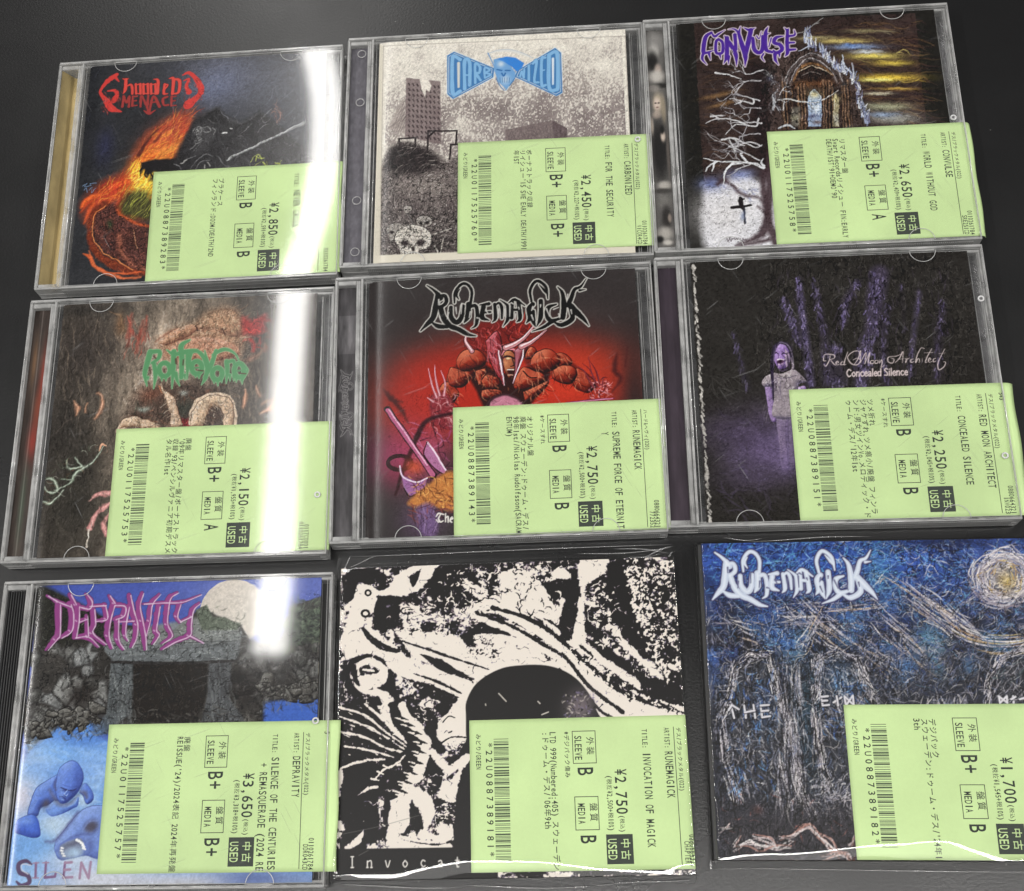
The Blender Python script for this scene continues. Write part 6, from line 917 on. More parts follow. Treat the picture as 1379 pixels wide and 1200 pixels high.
def clear(name, rough=0.02, tint=(1, 1, 1), haze=0.0, haze_col=(0.8, 0.8, 0.8), f0=0.04, bump=0.0, bscale=60.0, stretch=(1, 1, 1), scratch=0.0, vary=0):
    """thin clear plastic: straight-through transparency, angle dependent mirror reflection, a little milky haze"""
    m, nt, out = new_mat(name)
    geo = node(nt, 'ShaderNodeNewGeometry')
    L = nt.links.new
    gl = node(nt, 'ShaderNodeBsdfGlossy', Roughness=rough)
    tr = node(nt, 'ShaderNodeBsdfTransparent', Color=(*tint, 1))
    nrm = geo.outputs['Normal']
    if bump:
        tc = node(nt, 'ShaderNodeTexCoord')
        mp = node(nt, 'ShaderNodeMapping'); mp.inputs['Scale'].default_value = stretch
        L(tc.outputs['Object'], mp.inputs['Vector'])
        nz = node(nt, 'ShaderNodeTexNoise'); nz.inputs['Scale'].default_value = bscale; nz.inputs['Detail'].default_value = 2
        L(mp.outputs['Vector'], nz.inputs['Vector'])
        bp = node(nt, 'ShaderNodeBump'); bp.inputs['Strength'].default_value = bump; bp.inputs['Distance'].default_value = 0.001
        L(nz.outputs['Fac'], bp.inputs['Height']); nrm = bp.outputs['Normal']
        L(nrm, gl.inputs['Normal'])
    dt = node(nt, 'ShaderNodeVectorMath', operation='DOT_PRODUCT'); L(nrm, dt.inputs[0]); L(geo.outputs['Incoming'], dt.inputs[1])
    ab = node(nt, 'ShaderNodeMath', operation='ABSOLUTE'); L(dt.outputs['Value'], ab.inputs[0])
    om = node(nt, 'ShaderNodeMath', operation='SUBTRACT'); om.inputs[0].default_value = 1; L(ab.outputs[0], om.inputs[1])
    pw = node(nt, 'ShaderNodeMath', operation='POWER'); L(om.outputs[0], pw.inputs[0]); pw.inputs[1].default_value = 5
    fr = node(nt, 'ShaderNodeMath', operation='MULTIPLY_ADD'); L(pw.outputs[0], fr.inputs[0]); fr.inputs[1].default_value = 1 - f0; fr.inputs[2].default_value = f0
    base = tr.outputs[0]
    if haze or scratch:
        df = node(nt, 'ShaderNodeBsdfDiffuse', Color=(*haze_col, 1))
        tl = node(nt, 'ShaderNodeBsdfTranslucent', Color=(*haze_col, 1))
        m0 = node(nt, 'ShaderNodeMixShader', Fac=0.3); L(df.outputs[0], m0.inputs[1]); L(tl.outputs[0], m0.inputs[2])
        m1 = node(nt, 'ShaderNodeMixShader', Fac=haze); L(base, m1.inputs[1]); L(m0.outputs[0], m1.inputs[2])
        if vary:         # uneven milkiness puts highlights and see-through stretches of clear edges into the colour
            tc3 = node(nt, 'ShaderNodeTexCoord'); n3 = node(nt, 'ShaderNodeTexNoise'); n3.inputs['Scale'].default_value = 120; n3.inputs['Detail'].default_value = 3
            L(tc3.outputs['Object'], n3.inputs['Vector'])
            r3 = node(nt, 'ShaderNodeMapRange'); r3.inputs['From Min'].default_value = 0.3; r3.inputs['From Max'].default_value = 0.7; r3.inputs['To Min'].default_value = haze * 0.35; r3.inputs['To Max'].default_value = haze * 1.5
            L(n3.outputs['Fac'], r3.inputs['Value']); L(r3.outputs[0], m1.inputs['Fac'])
        if scratch:      # hairline scuffs in the lid
            tc2 = node(nt, 'ShaderNodeTexCoord'); acc = None
            for ang, sc, seed in ((0.5, 160, 0), (-0.9, 190, 7), (1.9, 150, 3)):
                mp2 = node(nt, 'ShaderNodeMapping'); mp2.vector_type = 'TEXTURE'; mp2.inputs['Rotation'].default_value = (0, 0, ang); mp2.inputs['Scale'].default_value = (1 / (14 * sc), 1 / (0.25 * sc), 1); mp2.inputs['Location'].default_value = (seed, seed * 2, seed)
                L(tc2.outputs['Object'], mp2.inputs['Vector'])
                n2 = node(nt, 'ShaderNodeTexNoise'); n2.inputs['Scale'].default_value = 1; n2.inputs['Detail'].default_value = 1
                L(mp2.outputs['Vector'], n2.inputs['Vector'])
                r2 = node(nt, 'ShaderNodeMapRange'); r2.inputs['From Min'].default_value = 0.735; r2.inputs['From Max'].default_value = 0.80; r2.inputs['To Max'].default_value = scratch
                L(n2.outputs['Fac'], r2.inputs['Value'])
                if acc is None: acc = r2.outputs[0]
                else:
                    ad = node(nt, 'ShaderNodeMath', operation='ADD'); L(acc, ad.inputs[0]); L(r2.outputs[0], ad.inputs[1]); acc = ad.outputs[0]
            ad = node(nt, 'ShaderNodeMath', operation='ADD', use_clamp=True); L(acc, ad.inputs[0]); ad.inputs[1].default_value = haze
            L(ad.outputs[0], m1.inputs['Fac'])
        base = m1.outputs[0]
    mx = node(nt, 'ShaderNodeMixShader'); L(fr.outputs[0], mx.inputs['Fac']); L(base, mx.inputs[1]); L(gl.outputs[0], mx.inputs[2])
    L(mx.outputs[0], out.inputs['Surface'])
    return m

def plain(name, rgb, rough=0.4, spec=0.5):
    m, nt, out = new_mat(name)
    b = node(nt, 'ShaderNodeBsdfPrincipled', Roughness=rough)
    b.inputs['Base Color'].default_value = (*rgb, 1); b.inputs['Specular IOR Level'].default_value = spec
    nt.links.new(b.outputs['BSDF'], out.inputs['Surface'])
    return m

class MB:
    """collects boxes, strips and tubes (millimetres) into one mesh"""
    def __init__(s): s.v = []; s.f = []; s.sm = []
    def add(s, v, f, smooth=False):
        o = len(s.v); s.v += [tuple(p) for p in v]; s.f += [tuple(i + o for i in q) for q in f]; s.sm += [smooth] * len(f)
    def box(s, x0, x1, y0, y1, z0, z1, b=0.0):
        if b <= 0:
            s.add([(x, y, z) for z in (z0, z1) for y in (y0, y1) for x in (x0, x1)],
                  [(0, 2, 3, 1), (4, 5, 7, 6), (0, 1, 5, 4), (2, 6, 7, 3), (0, 4, 6, 2), (1, 3, 7, 5)])
        else:           # box with a chamfered upper rim
            v = [(x0, y0, z0), (x1, y0, z0), (x1, y1, z0), (x0, y1, z0),
                 (x0, y0, z1 - b), (x1, y0, z1 - b), (x1, y1, z1 - b), (x0, y1, z1 - b),
                 (x0 + b, y0 + b, z1), (x1 - b, y0 + b, z1), (x1 - b, y1 - b, z1), (x0 + b, y1 - b, z1)]
            f = [(3, 2, 1, 0), (8, 9, 10, 11)]
            for i in range(4):
                j = (i + 1) % 4
                f += [(i, j, 4 + j, 4 + i), (4 + i, 4 + j, 8 + j, 8 + i)]
            s.add(v, f)
    def tube(s, pts, r, n=6, closed=False):
        P = np.array(pts, float); k = len(P); V = []
        for i in range(k):
            a = P[(i - 1) % k] if closed or i > 0 else P[i]; c = P[(i + 1) % k] if closed or i < k - 1 else P[i]
            t = c - a; t /= np.linalg.norm(t) + 1e-9
            u = np.cross(t, (0, 0, 1.0)); 
            if np.linalg.norm(u) < 1e-3: u = np.array((1.0, 0, 0))
            u /= np.linalg.norm(u); w = np.cross(u, t)
            rr = r[i] if hasattr(r, '__len__') else r
            for q in range(n):
                an = 2 * math.pi * q / n; V.append(P[i] + rr * (math.cos(an) * u + math.sin(an) * w))
        F = []
        for i in range(k if closed else k - 1):
            j = (i + 1) % k
            for q in range(n):
                q2 = (q + 1) % n; F.append((i * n + q, i * n + q2, j * n + q2, j * n + q))
        if not closed: F += [tuple(range(n))[::-1], tuple((k - 1) * n + q for q in range(n))]
        s.add(V, F, True)
    def grid(s, X, Y, Z):
        ny, nx = X.shape; V = np.stack([X, Y, Z], -1).reshape(-1, 3)
        F = [(j * nx + i, j * nx + i + 1, (j + 1) * nx + i + 1, (j + 1) * nx + i) for j in range(ny - 1) for i in range(nx - 1)]
        s.add(V, F, True)
    def mesh(s, name, mat):
        me = bpy.data.meshes.new(name)
        me.from_pydata([(x * MM, y * MM, z * MM) for x, y, z in s.v], [], s.f)
        me.polygons.foreach_set('use_smooth', s.sm); me.materials.append(mat); me.update()
        return me

COL = bpy.context.scene.collection
def link(name, me, parent=None, label=None):
    o = bpy.data.objects.new(name, me); COL.objects.link(o)
    if parent is not None: o.parent = parent
    if label: o['label'] = label
    return o
def clone(o, parent):
    c = o.copy(); COL.objects.link(c); c.parent = parent
    return c

def print_sheet(name, img, x0, x1, y0, y1, zfun, mat, thick=0.0):
    """a card whose print is a colour per vertex; img rows run from the y1 edge to the y0 edge"""
    ny, nx = img.shape[:2]
    xs = np.linspace(x0, x1, nx); ys = np.linspace(y1, y0, ny)
    X, Y = np.meshgrid(xs, ys); Z = zfun(X, Y)
    co = np.stack([X, Y, Z], -1).reshape(-1, 3) * MM
    idx = np.arange(nx * ny).reshape(ny, nx)
    q = np.stack([idx[1:, :-1], idx[1:, 1:], idx[:-1, 1:], idx[:-1, :-1]], -1).reshape(-1, 4)
    rgb = np.clip((lin(np.clip(img, 0, 255)).reshape(-1, 3) - 0.010) * 1.06, 0.004, 0.9)
    if thick > 0:        # give the card its edge
        ring = np.concatenate([idx[0, :], idx[1:, -1], idx[-1, -2::-1], idx[-2:0:-1, 0]])
        low = co[ring].copy(); low[:, 2] -= thick * MM
        n0 = len(co); k = len(ring); a = np.arange(k); b = (a + 1) % k
        side = np.stack([ring[a], ring[b], n0 + b, n0 + a], -1)[:, ::-1]
        co = np.concatenate([co, low]); q = np.concatenate([q, side]); rgb = np.concatenate([rgb, rgb[ring]])
    me = bpy.data.meshes.new(name)
    me.vertices.add(len(co)); me.vertices.foreach_set('co', co.astype(np.float32).ravel())
    me.loops.add(q.size); me.loops.foreach_set('vertex_index', q.astype(np.int32).ravel())
    me.polygons.add(len(q)); me.polygons.foreach_set('loop_start', np.arange(0, q.size, 4, dtype=np.int32))
    me.polygons.foreach_set('use_smooth', np.ones(len(q), bool))
    at = me.color_attributes.new('print', 'FLOAT_COLOR', 'POINT')
    at.data.foreach_set('color', np.concatenate([np.clip(rgb, 0, 1), np.ones((len(rgb), 1))], 1).astype(np.float32).ravel())
    me.update(calc_edges=True); me.validate(); me.materials.append(mat)
    return me

# ------------------------------------------------------------------ lettering
_gl = {}
_fc = bpy.data.curves.new('glyph', 'FONT'); _fc.resolution_u = 3
_fo = bpy.data.objects.new('glyph', _fc); COL.objects.link(_fo)
def glyph(ch):
    if ch not in _gl:
        _fc.body = ch; _fc.offset = 0.006 if ord(ch) >= 0x4e00 else 0.012
        bpy.context.view_layer.update()
        e = _fo.evaluated_get(bpy.context.evaluated_depsgraph_get()); m = e.to_mesh()
        v = np.array([q.co[:2] for q in m.vertices], float).reshape(-1, 2); f = [tuple(p.vertices) for p in m.polygons]
        e.to_mesh_clear(); _gl[ch] = (v, f)
    return _gl[ch]
def is_wide(ch): return ord(ch) > 0x2e80 and not (0xff61 <= ord(ch) <= 0xff9f)
CAP = None
def write(mb, text, u, v, half, h, z, wide_h=None, fit=0.80):
    """monospaced printer line: u runs down the label, v is the middle of the line (case x), half = half-width pitch"""
    global CAP
    if CAP is None:
        a = glyph('H')[0]; CAP = a[:, 1].max()
    wide_h = wide_h or half * 2 * 0.95
    for ch in text:
        w = half * (2 if is_wide(ch) else 1)
        if ch != ' ':
            gv, gf = glyph(ch)
            if len(gv):
                if is_wide(ch):
                    if '\u3000' <= ch <= '\u30ff': pass
                    s = wide_h / 1.0; bx = (gv[:, 0] * s * 0.96); by = gv[:, 1] * s
                    bx = bx + (w - 1.0 * s * 0.96) / 2; by = by - 0.37 * s
                    if ch in '・ー': by = by
                else:
                    sy = h / CAP; gw = np.ptp(gv[:, 0]) * sy; mx = half * fit
                    sx = sy * min(1.0, mx / max(gw, 1e-6))
                    if gw < 0.5 * mx: sx = sy
                    bx = gv[:, 0] * sx; bx = bx - (bx.min() + bx.max()) / 2 + half / 2; by = gv[:, 1] * sy - h / 2
                # glyph x -> down the label (-y), glyph y -> +x
                mb.add([(v + b, u - a, z) for a, b in zip(bx, by)], gf)
        u -= w
    return u

# ------------------------------------------------------------------ materials
M_LID = clear('clear_lid_plastic', rough=0.055, haze=0.003, scratch=0.14)
M_LIDW = clear('worn_lid_plastic', rough=0.055, haze=0.005, scratch=0.13)
M_EDGE = clear('clear_plastic_edge', rough=0.12, haze=0.46, haze_col=(0.84, 0.84, 0.83), f0=0.10, vary=1)
M_RIB = clear('clear_plastic_rib', rough=0.10, haze=0.42, haze_col=(0.75, 0.75, 0.74), f0=0.10)
M_RIM = clear('clear_rim_bead', rough=0.12, haze=0.65, haze_col=(0.85, 0.85, 0.84), f0=0.12)
M_TRAY = clear('clear_tray_plastic', rough=0.08, haze=0.06, haze_col=(0.6, 0.6, 0.6), f0=0.05, tint=(0.85, 0.85, 0.86))
M_BLACK = plain('black_tray_plastic', (0.012, 0.012, 0.013), 0.35)
M_COVER = printed('glossy_print', 0.17, 0.40)
M_CARD = printed('card_print', 0.40, 0.22, 0.0)
M_INLAY = printed('inlay_print', 0.5, 0.3)
M_LABEL = paper('green_label_paper', (0.58, 0.765, 0.36), 0.55, 0.25, 0.035, 700)
M_INK = plain('thermal_ink', (0.035, 0.045, 0.035), 0.6, 0.2)
M_BARS = plain('faded_bar_ink', (0.075, 0.10, 0.06), 0.6, 0.2)
M_INKL = plain('grey_stamp_ink', (0.045, 0.055, 0.045), 0.6, 0.2)
M_FILM = clear('sleeve_film', rough=0.04, haze=0.006, f0=0.05, bump=0.06, bscale=40)
M_WELD = clear('film_weld', rough=0.12, haze=0.25, f0=0.12)
M_BOARD = plain('black_board', (0.02, 0.02, 0.02), 0.5)
M_STUD = plain('white_stud', (0.7, 0.7, 0.7), 0.25)

# ------------------------------------------------------------------ table
m, nt, out = new_mat('black_table_laminate')
b = node(nt, 'ShaderNodeBsdfPrincipled', Roughness=0.38)
b.inputs['Base Color'].default_value = (0.009, 0.009, 0.0095, 1); b.inputs['Specular IOR Level'].default_value = 0.55
tc = node(nt, 'ShaderNodeTexCoord')
n1 = node(nt, 'ShaderNodeTexNoise'); n1.inputs['Scale'].default_value = 14; n1.inputs['Detail'].default_value = 6
n2 = node(nt, 'ShaderNodeTexNoise'); n2.inputs['Scale'].default_value = 900; n2.inputs['Detail'].default_value = 2
nt.links.new(tc.outputs['Object'], n1.inputs['Vector']); nt.links.new(tc.outputs['Object'], n2.inputs['Vector'])
mr = node(nt, 'ShaderNodeMapRange'); mr.inputs['From Min'].default_value = 0.3; mr.inputs['From Max'].default_value = 0.7
mr.inputs['To Min'].default_value = 0.25; mr.inputs['To Max'].default_value = 0.33
nt.links.new(n1.outputs['Fac'], mr.inputs['Value']); nt.links.new(mr.outputs[0], b.inputs['Roughness'])
vo = node(nt, 'ShaderNodeTexVoronoi'); vo.inputs['Scale'].default_value = 160; nt.links.new(tc.outputs['Object'], vo.inputs['Vector'])       # dust specks and lint
vr = node(nt, 'ShaderNodeMapRange'); vr.inputs['From Min'].default_value = 0.03; vr.inputs['From Max'].default_value = 0.07; vr.inputs['To Min'].default_value = 1; vr.inputs['To Max'].default_value = 0
nt.links.new(vo.outputs['Distance'], vr.inputs['Value'])
sep = node(nt, 'ShaderNodeSeparateColor'); nt.links.new(vo.outputs['Color'], sep.inputs['Color'])
gt = node(nt, 'ShaderNodeMath', operation='GREATER_THAN'); gt.inputs[1].default_value = 0.86; nt.links.new(sep.outputs['Red'], gt.inputs[0])
ml = node(nt, 'ShaderNodeMath', operation='MULTIPLY'); nt.links.new(vr.outputs[0], ml.inputs[0]); nt.links.new(gt.outputs[0], ml.inputs[1])
mxc = node(nt, 'ShaderNodeMix', data_type='RGBA'); mxc.inputs['A'].default_value = (0.009, 0.009, 0.0095, 1); mxc.inputs['B'].default_value = (0.16, 0.16, 0.15, 1)
for sock in mxc.inputs:
    if sock.name == 'Factor' and sock.type == 'VALUE': nt.links.new(ml.outputs[0], sock); break
cols_ = [q for q in mxc.inputs if q.type == 'RGBA']; cols_[0].default_value = (0.009, 0.009, 0.0095, 1); cols_[1].default_value = (0.16, 0.16, 0.15, 1)
nt.links.new([q for q in mxc.outputs if q.type == 'RGBA'][0], b.inputs['Base Color'])
bp = node(nt, 'ShaderNodeBump'); bp.inputs['Strength'].default_value = 0.12; bp.inputs['Distance'].default_value = 0.0004
nt.links.new(n2.outputs['Fac'], bp.inputs['Height']); nt.links.new(bp.outputs['Normal'], b.inputs['Normal'])
nt.links.new(b.outputs['BSDF'], out.inputs['Surface'])
mb = MB(); mb.box(-900, 1000, -500, 1500, -30, 0)
table = link('table', mb.mesh('table', m)); table['kind'] = 'structure'

# ------------------------------------------------------------------ jewel case parts (built once, copied per case)
def arc(cx, cy, r, up, n=16):
    s = 1 if up else -1
    return [(cx + r * math.cos(math.pi * i / n), cy + s * r * math.sin(math.pi * i / n), 9.75) for i in range(n + 1)]

def lid_plate(bow, tilt, lift=0.0, mat=None):
    nx, ny = 40, 36
    X, Y = np.meshgrid(np.linspace(-58, 70.4, nx), np.linspace(-61.3, 61.3, ny))
    dz = bow * (1 - (X / 72) ** 2) * (1 - (Y / 64) ** 2) + tilt * X / 70 * (Y / 62)
    sx = np.clip(X - 18, 0, None); sx = np.where(sx < 16, sx * sx / 32, sx - 8)
    dz = dz + lift * sx * (1 - (Y / 64) ** 2)      # the free edge bulges a little
    mb = MB(); mb.grid(X, Y, 10.3 + dz)
    mb.grid(X[:, ::-1], Y[:, ::-1], 9.4 + dz[:, ::-1])
    return mb.mesh('lid', mat or M_LID)

def lid_rim():
    mb = MB()
    for y0, y1 in ((61.3, 62.4), (-62.4, -61.3)): mb.box(-70.6, 71, y0, y1, 1.6, 10.35, 0.25)
    mb.box(70.45, 71, -61.25, 61.25, 6.2, 8.9, 0.1); mb.box(70.45, 71, -61.25, 61.25, 9.4, 10.35, 0.2)
    mb.box(-59.0, -58.0, -61.2, 61.2, 8.6, 10.35, 0.25)
    return mb.mesh('lid_rim', M_EDGE)

def rim_beads():
    """bright rounded lips that run along the lid's edges"""
    mb = MB(); z = 10.25
    mb.tube([(-70.4, -62.25, z), (70.8, -62.25, z)], 0.22); mb.tube([(-70.4, 62.25, z), (70.8, 62.25, z)], 0.20)
    mb.tube([(70.85, -62.2, z), (70.85, 62.2, z)], 0.2)
    mb.tube([(-58.1, -61, z), (-58.1, 61, z)], 0.16); mb.tube([(-56.7, -60.5, 9.3), (-56.7, 60.5, 9.3)], 0.16)
    mb.tube([(68.6, -60, 8.6), (68.6, 60, 8.6)], 0.13); mb.tube([(66.0, -59, 6.0), (66.0, 59, 6.0)], 0.13)
    mb.tube([(-69.6, -60, 9.6), (-69.6, 60, 9.6)], 0.16)
    mb.tube([(-57, 60.75, 9.6), (70, 60.75, 9.6)], 0.10); mb.tube([(-57, -60.7, 9.6), (70, -60.7, 9.6)], 0.12); mb.tube([(-70, -62.5, 5.4), (70, -62.5, 5.4)], 0.14); mb.tube([(-70, -62.45, 1.7), (70, -62.45, 1.7)], 0.2)
    mb.tube([(-60.3, -60.5, 9.5), (-60.3, 60.5, 9.5)], 0.12); mb.tube([(-70.7, -61.8, 9.9), (-70.7, 61.8, 9.9)], 0.2)
    return mb.mesh('lid_lip', M_RIM)

def tray_mesh():
    mb = MB()
    mb.box(-71, 71, -62.2, 62.2, 0.0, 1.2)
    mb.box(-71, -69.8, -61.2, 61.2, 1.25, 9.9, 0.25)                 # spine wall
    mb.box(-61.2, -59.2, -60.8, 60.8, 1.25, 9.4, 0.3)               # hinge rib
    mb.box(-69.7, -61.3, 59.0, 61.2, 1.25, 9.0, 0.3); mb.box(-69.7, -61.3, -61.2, -59.0, 1.25, 9.0, 0.3)
    mb.box(69.2, 70.3, -61, 61, 1.25, 8.0, 0.25)
    mb.box(64.6, 65.4, -60, 60, 1.25, 6.2, 0.25)
    mb.box(-58.5, 70.3, 59.6, 60.9, 1.25, 8.4, 0.25); mb.box(-58.5, 70.3, -60.9, -59.6, 1.25, 8.4, 0.25)
    return mb.mesh('base_tray', M_EDGE)

def grip_mesh():
    """fine vertical grip teeth on the near and far edges"""
    mb = MB()
    for i in range(150):
        x = -58 + i * 0.84
        mb.box(x, x + 0.46, -62.75, -62.42, 2.2, 8.6)
    return mb.mesh('grip_rib', M_RIB)

def tab_mesh(cx, cy, up):
    mb = MB(); mb.tube(arc(cx, cy, 5.6, up), 0.17)
    mb.box(cx - 5.2, cx + 5.2, cy - 0.15, cy + 0.15, 9.5, 9.75)
    return mb.mesh('retaining_tab', M_RIM)

def stud_mesh(x, y):
    mb = MB()
    mb.tube([(x + 1.1 * math.cos(a), y + 1.1 * math.sin(a), 9.8) for a in np.linspace(0, 2 * math.pi, 14)[:-1]], 0.38, 8, True)
    return mb.mesh('pivot_stud', M_STUD)

TABS = [tab_mesh(-37.2, 61.0, False), tab_mesh(45.6, 61.0, False), tab_mesh(-37.2, -61.2, True), tab_mesh(45.6, -61.2, True)]
RIM, LIP, TRAY, GRIP = lid_rim(), rim_beads(), tray_mesh(), grip_mesh()

# ------------------------------------------------------------------ price labels
def price_slip(key, L, T, z0, tail, d, seed, label, group, B=None, xedge=70.4, lift=0.0):
    """green thermal price label; L = left edge, T = top edge, tail = how it runs on past the case edge [(x, z), ...]"""
    rs = np.random.RandomState(seed)
    Bt = B if B is not None else T - 58.0
    xs = list(np.linspace(L, xedge, 40)); zs = [z0] * 40
    for x, z in tail: xs.append(x); zs.append(z)
    ys = np.linspace(Bt, T, 25)
    X, Y = np.meshgrid(np.array(xs), ys); Z = np.meshgrid(np.array(zs), ys)[0].copy()
    wav = 0.05 * np.sin(X * 0.11 + seed) * np.sin(Y * 0.16 + seed * 2.1)
    corner = np.clip((L + 6 - X) / 6, 0, 1) * np.clip((Bt + 8 - Y) / 8, 0, 1)
    Z += (0.05 + wav) * (X < xedge + 0.1) + lift * corner
    if len(tail): X[:, 40:] += (0.25 * np.sin(Y * 0.2 + seed))[:, 40:]
    ctr = np.array([(L + xedge) / 2, (T + Bt) / 2, z0])
    mb = MB(); mb.grid(X - ctr[0], Y - ctr[1], Z - ctr[2])
    top = link('price_slip', mb.mesh('price_slip', M_LABEL))
    px, py, pa = POSE[key]
    top.location = ((px + ctr[0] * math.cos(pa) - ctr[1] * math.sin(pa)) * MM, (py + ctr[0] * math.sin(pa) + ctr[1] * math.cos(pa)) * MM, z0 * MM)
    top.rotation_euler = (0, 0, pa)
    top['label'] = label; top['category'] = 'price slip'; top['group'] = group
    sol = top.modifiers.new('paper', 'SOLIDIFY'); sol.thickness = 0.09 * MM; sol.offset = -1
    def surf(V):          # lay ink on the paper's own surface
        V = np.array(V, float)
        zz = np.where(V[:, 0] <= xedge, z0, np.interp(V[:, 0], xs, zs))
        w = 0.05 * np.sin(V[:, 0] * 0.11 + seed) * np.sin(V[:, 1] * 0.16 + seed * 2.1)
        c = np.clip((L + 6 - V[:, 0]) / 6, 0, 1) * np.clip((Bt + 8 - V[:, 1]) / 8, 0, 1)
        V[:, 2] += zz + (0.05 + w) * (V[:, 0] < xedge + 0.1) + lift * c
        return V - ctr
    def put(name, mb, mat):
        if mb.v:
            mb.v = [tuple(p) for p in surf(mb.v)]
            link(name, mb.mesh(name, mat), top)
    e = 0.03; X0 = L + 17.6; t = T + 3.3        # template offsets: measured on a label with L=-17.6, T=-3.3
    tx = MB()
    W = lambda s, u, v, half, h, **k: write(tx, s, t + u, X0 + v, half, h, e, **k)
    if d.get('genre'): W(d['genre'], -8.0, 64.9, 1.02, 1.7)
    gx, gy = np.meshgrid([X0 + 62.92, X0 + 63.18], np.linspace(t - 60.2, t - 7.8, 20)); tx.grid(gx, gy, gx * 0 + e)
    W('ARTIST:', -8.0, 60.3, 1.16, 2.0); W(d['artist'], -17.2, 60.6, d.get('ap', 1.80), 3.0)
    W('TITLE:', -8.4, 51.6, 1.26, 2.0); W(d['title'], -17.4, 52.0, 1.80, 3.0)
    if d.get('title2'): W(d['title2'], -17.4 if d.get('t2i') is None else d['t2i'], 47.4, 1.80, 3.0)
    W(d['price'], -23.3, 41.4, 2.93, 4.3); W('(税込)', -41.2, 41.2, 1.02, 1.9)
    W('(税抜%s+税10%%)' % d['net'], -26.0, 36.9, 1.155, 2.0)
    W('外装', -10.6, 30.1, 1.9, 2.6, wide_h=3.3); W('SLEEVE', -10.3, 25.4, 1.60, 2.7)
    W(d['g1'], -22.4, 27.9, 3.7, 6.0)
    W('盤質', -35.9, 30.4, 1.9, 2.6, wide_h=3.3); W('MEDIA', -36.2, 25.7, 1.60, 2.7)
    W(d['g2'], -48.0, 28.0, 3.7, 6.0)
    if d.get('note'): W(d['note'], -8.6, 20.9, 1.20, 2.0)
    for i, c in enumerate(d['text']): W(c, -8.6, 15.5 - 2.93 * i + d.get('dy', 0), d.get('cp', 1.545), 2.35)
    W('みどり/GREEN', -8.6, -14.1, 1.165, 1.9)
    W(d['num'], -11.7, -9.9, 2.96, 2.5, fit=0.56)
    for s, u, v in d.get('serial', ()): W(s, u, v, 1.21, 2.0)
    put('printed_text', tx, M_INK)
    for nm, u0 in (('sleeve_grade_box', -8.5), ('media_grade_box', -33.7)):
        mb = MB(); a, b2, c, f, w = X0 + 23.1, X0 + 32.4, t + u0, t + u0 - 12.7, 0.28
        for (p0, p1, q0, q1) in ((a, b2, c - w, c), (a, b2, f, f + w), (a, a + w, f + w, c - w), (b2 - w, b2, f + w, c - w)):
            mb.add([(p0, q0, e), (p1, q0, e), (p1, q1, e), (p0, q1, e)], [(0, 1, 2, 3)])
        put(nm, mb, M_INK)
    mb = MB(); a, b2, c, f = X0 + 34.7, X0 + 44.9, t - 48.1, t - 59.1
    n = 8                                        # subdivided so it follows the paper
    gx, gy = np.meshgrid(np.linspace(a, b2, n), np.linspace(f, c, n)); mb.grid(gx, gy, gx * 0 + e)
    put('used_badge', mb, M_INKL)
    bt = MB(); write(bt, '中古', c - 1.2, X0 + 42.0, 2.15, 3.0, e + 0.03, wide_h=3.9); write(bt, 'USED', c - 1.5, X0 + 37.0, 2.0, 3.3, e + 0.03)
    put('badge_lettering', bt, M_LABEL)
    bc = MB(); u = t - 10.8; xa, xb = X0 - 8.0, X0 - 2.1
    while u > t - 57.0:
        w = (0.24, 0.24, 0.24, 0.62)[rs.randint(4)]; g = (0.28, 0.28, 0.66)[rs.randint(3)]
        for k in range(6):
            x1, x2 = xa + (xb - xa) * k / 6, xa + (xb - xa) * (k + 1) / 6
            bc.add([(x1, u, e), (x2, u, e), (x2, u - w, e), (x1, u - w, e)], [(0, 3, 2, 1)])
        u -= w + g
    put('barcode', bc, M_BARS)
    return top

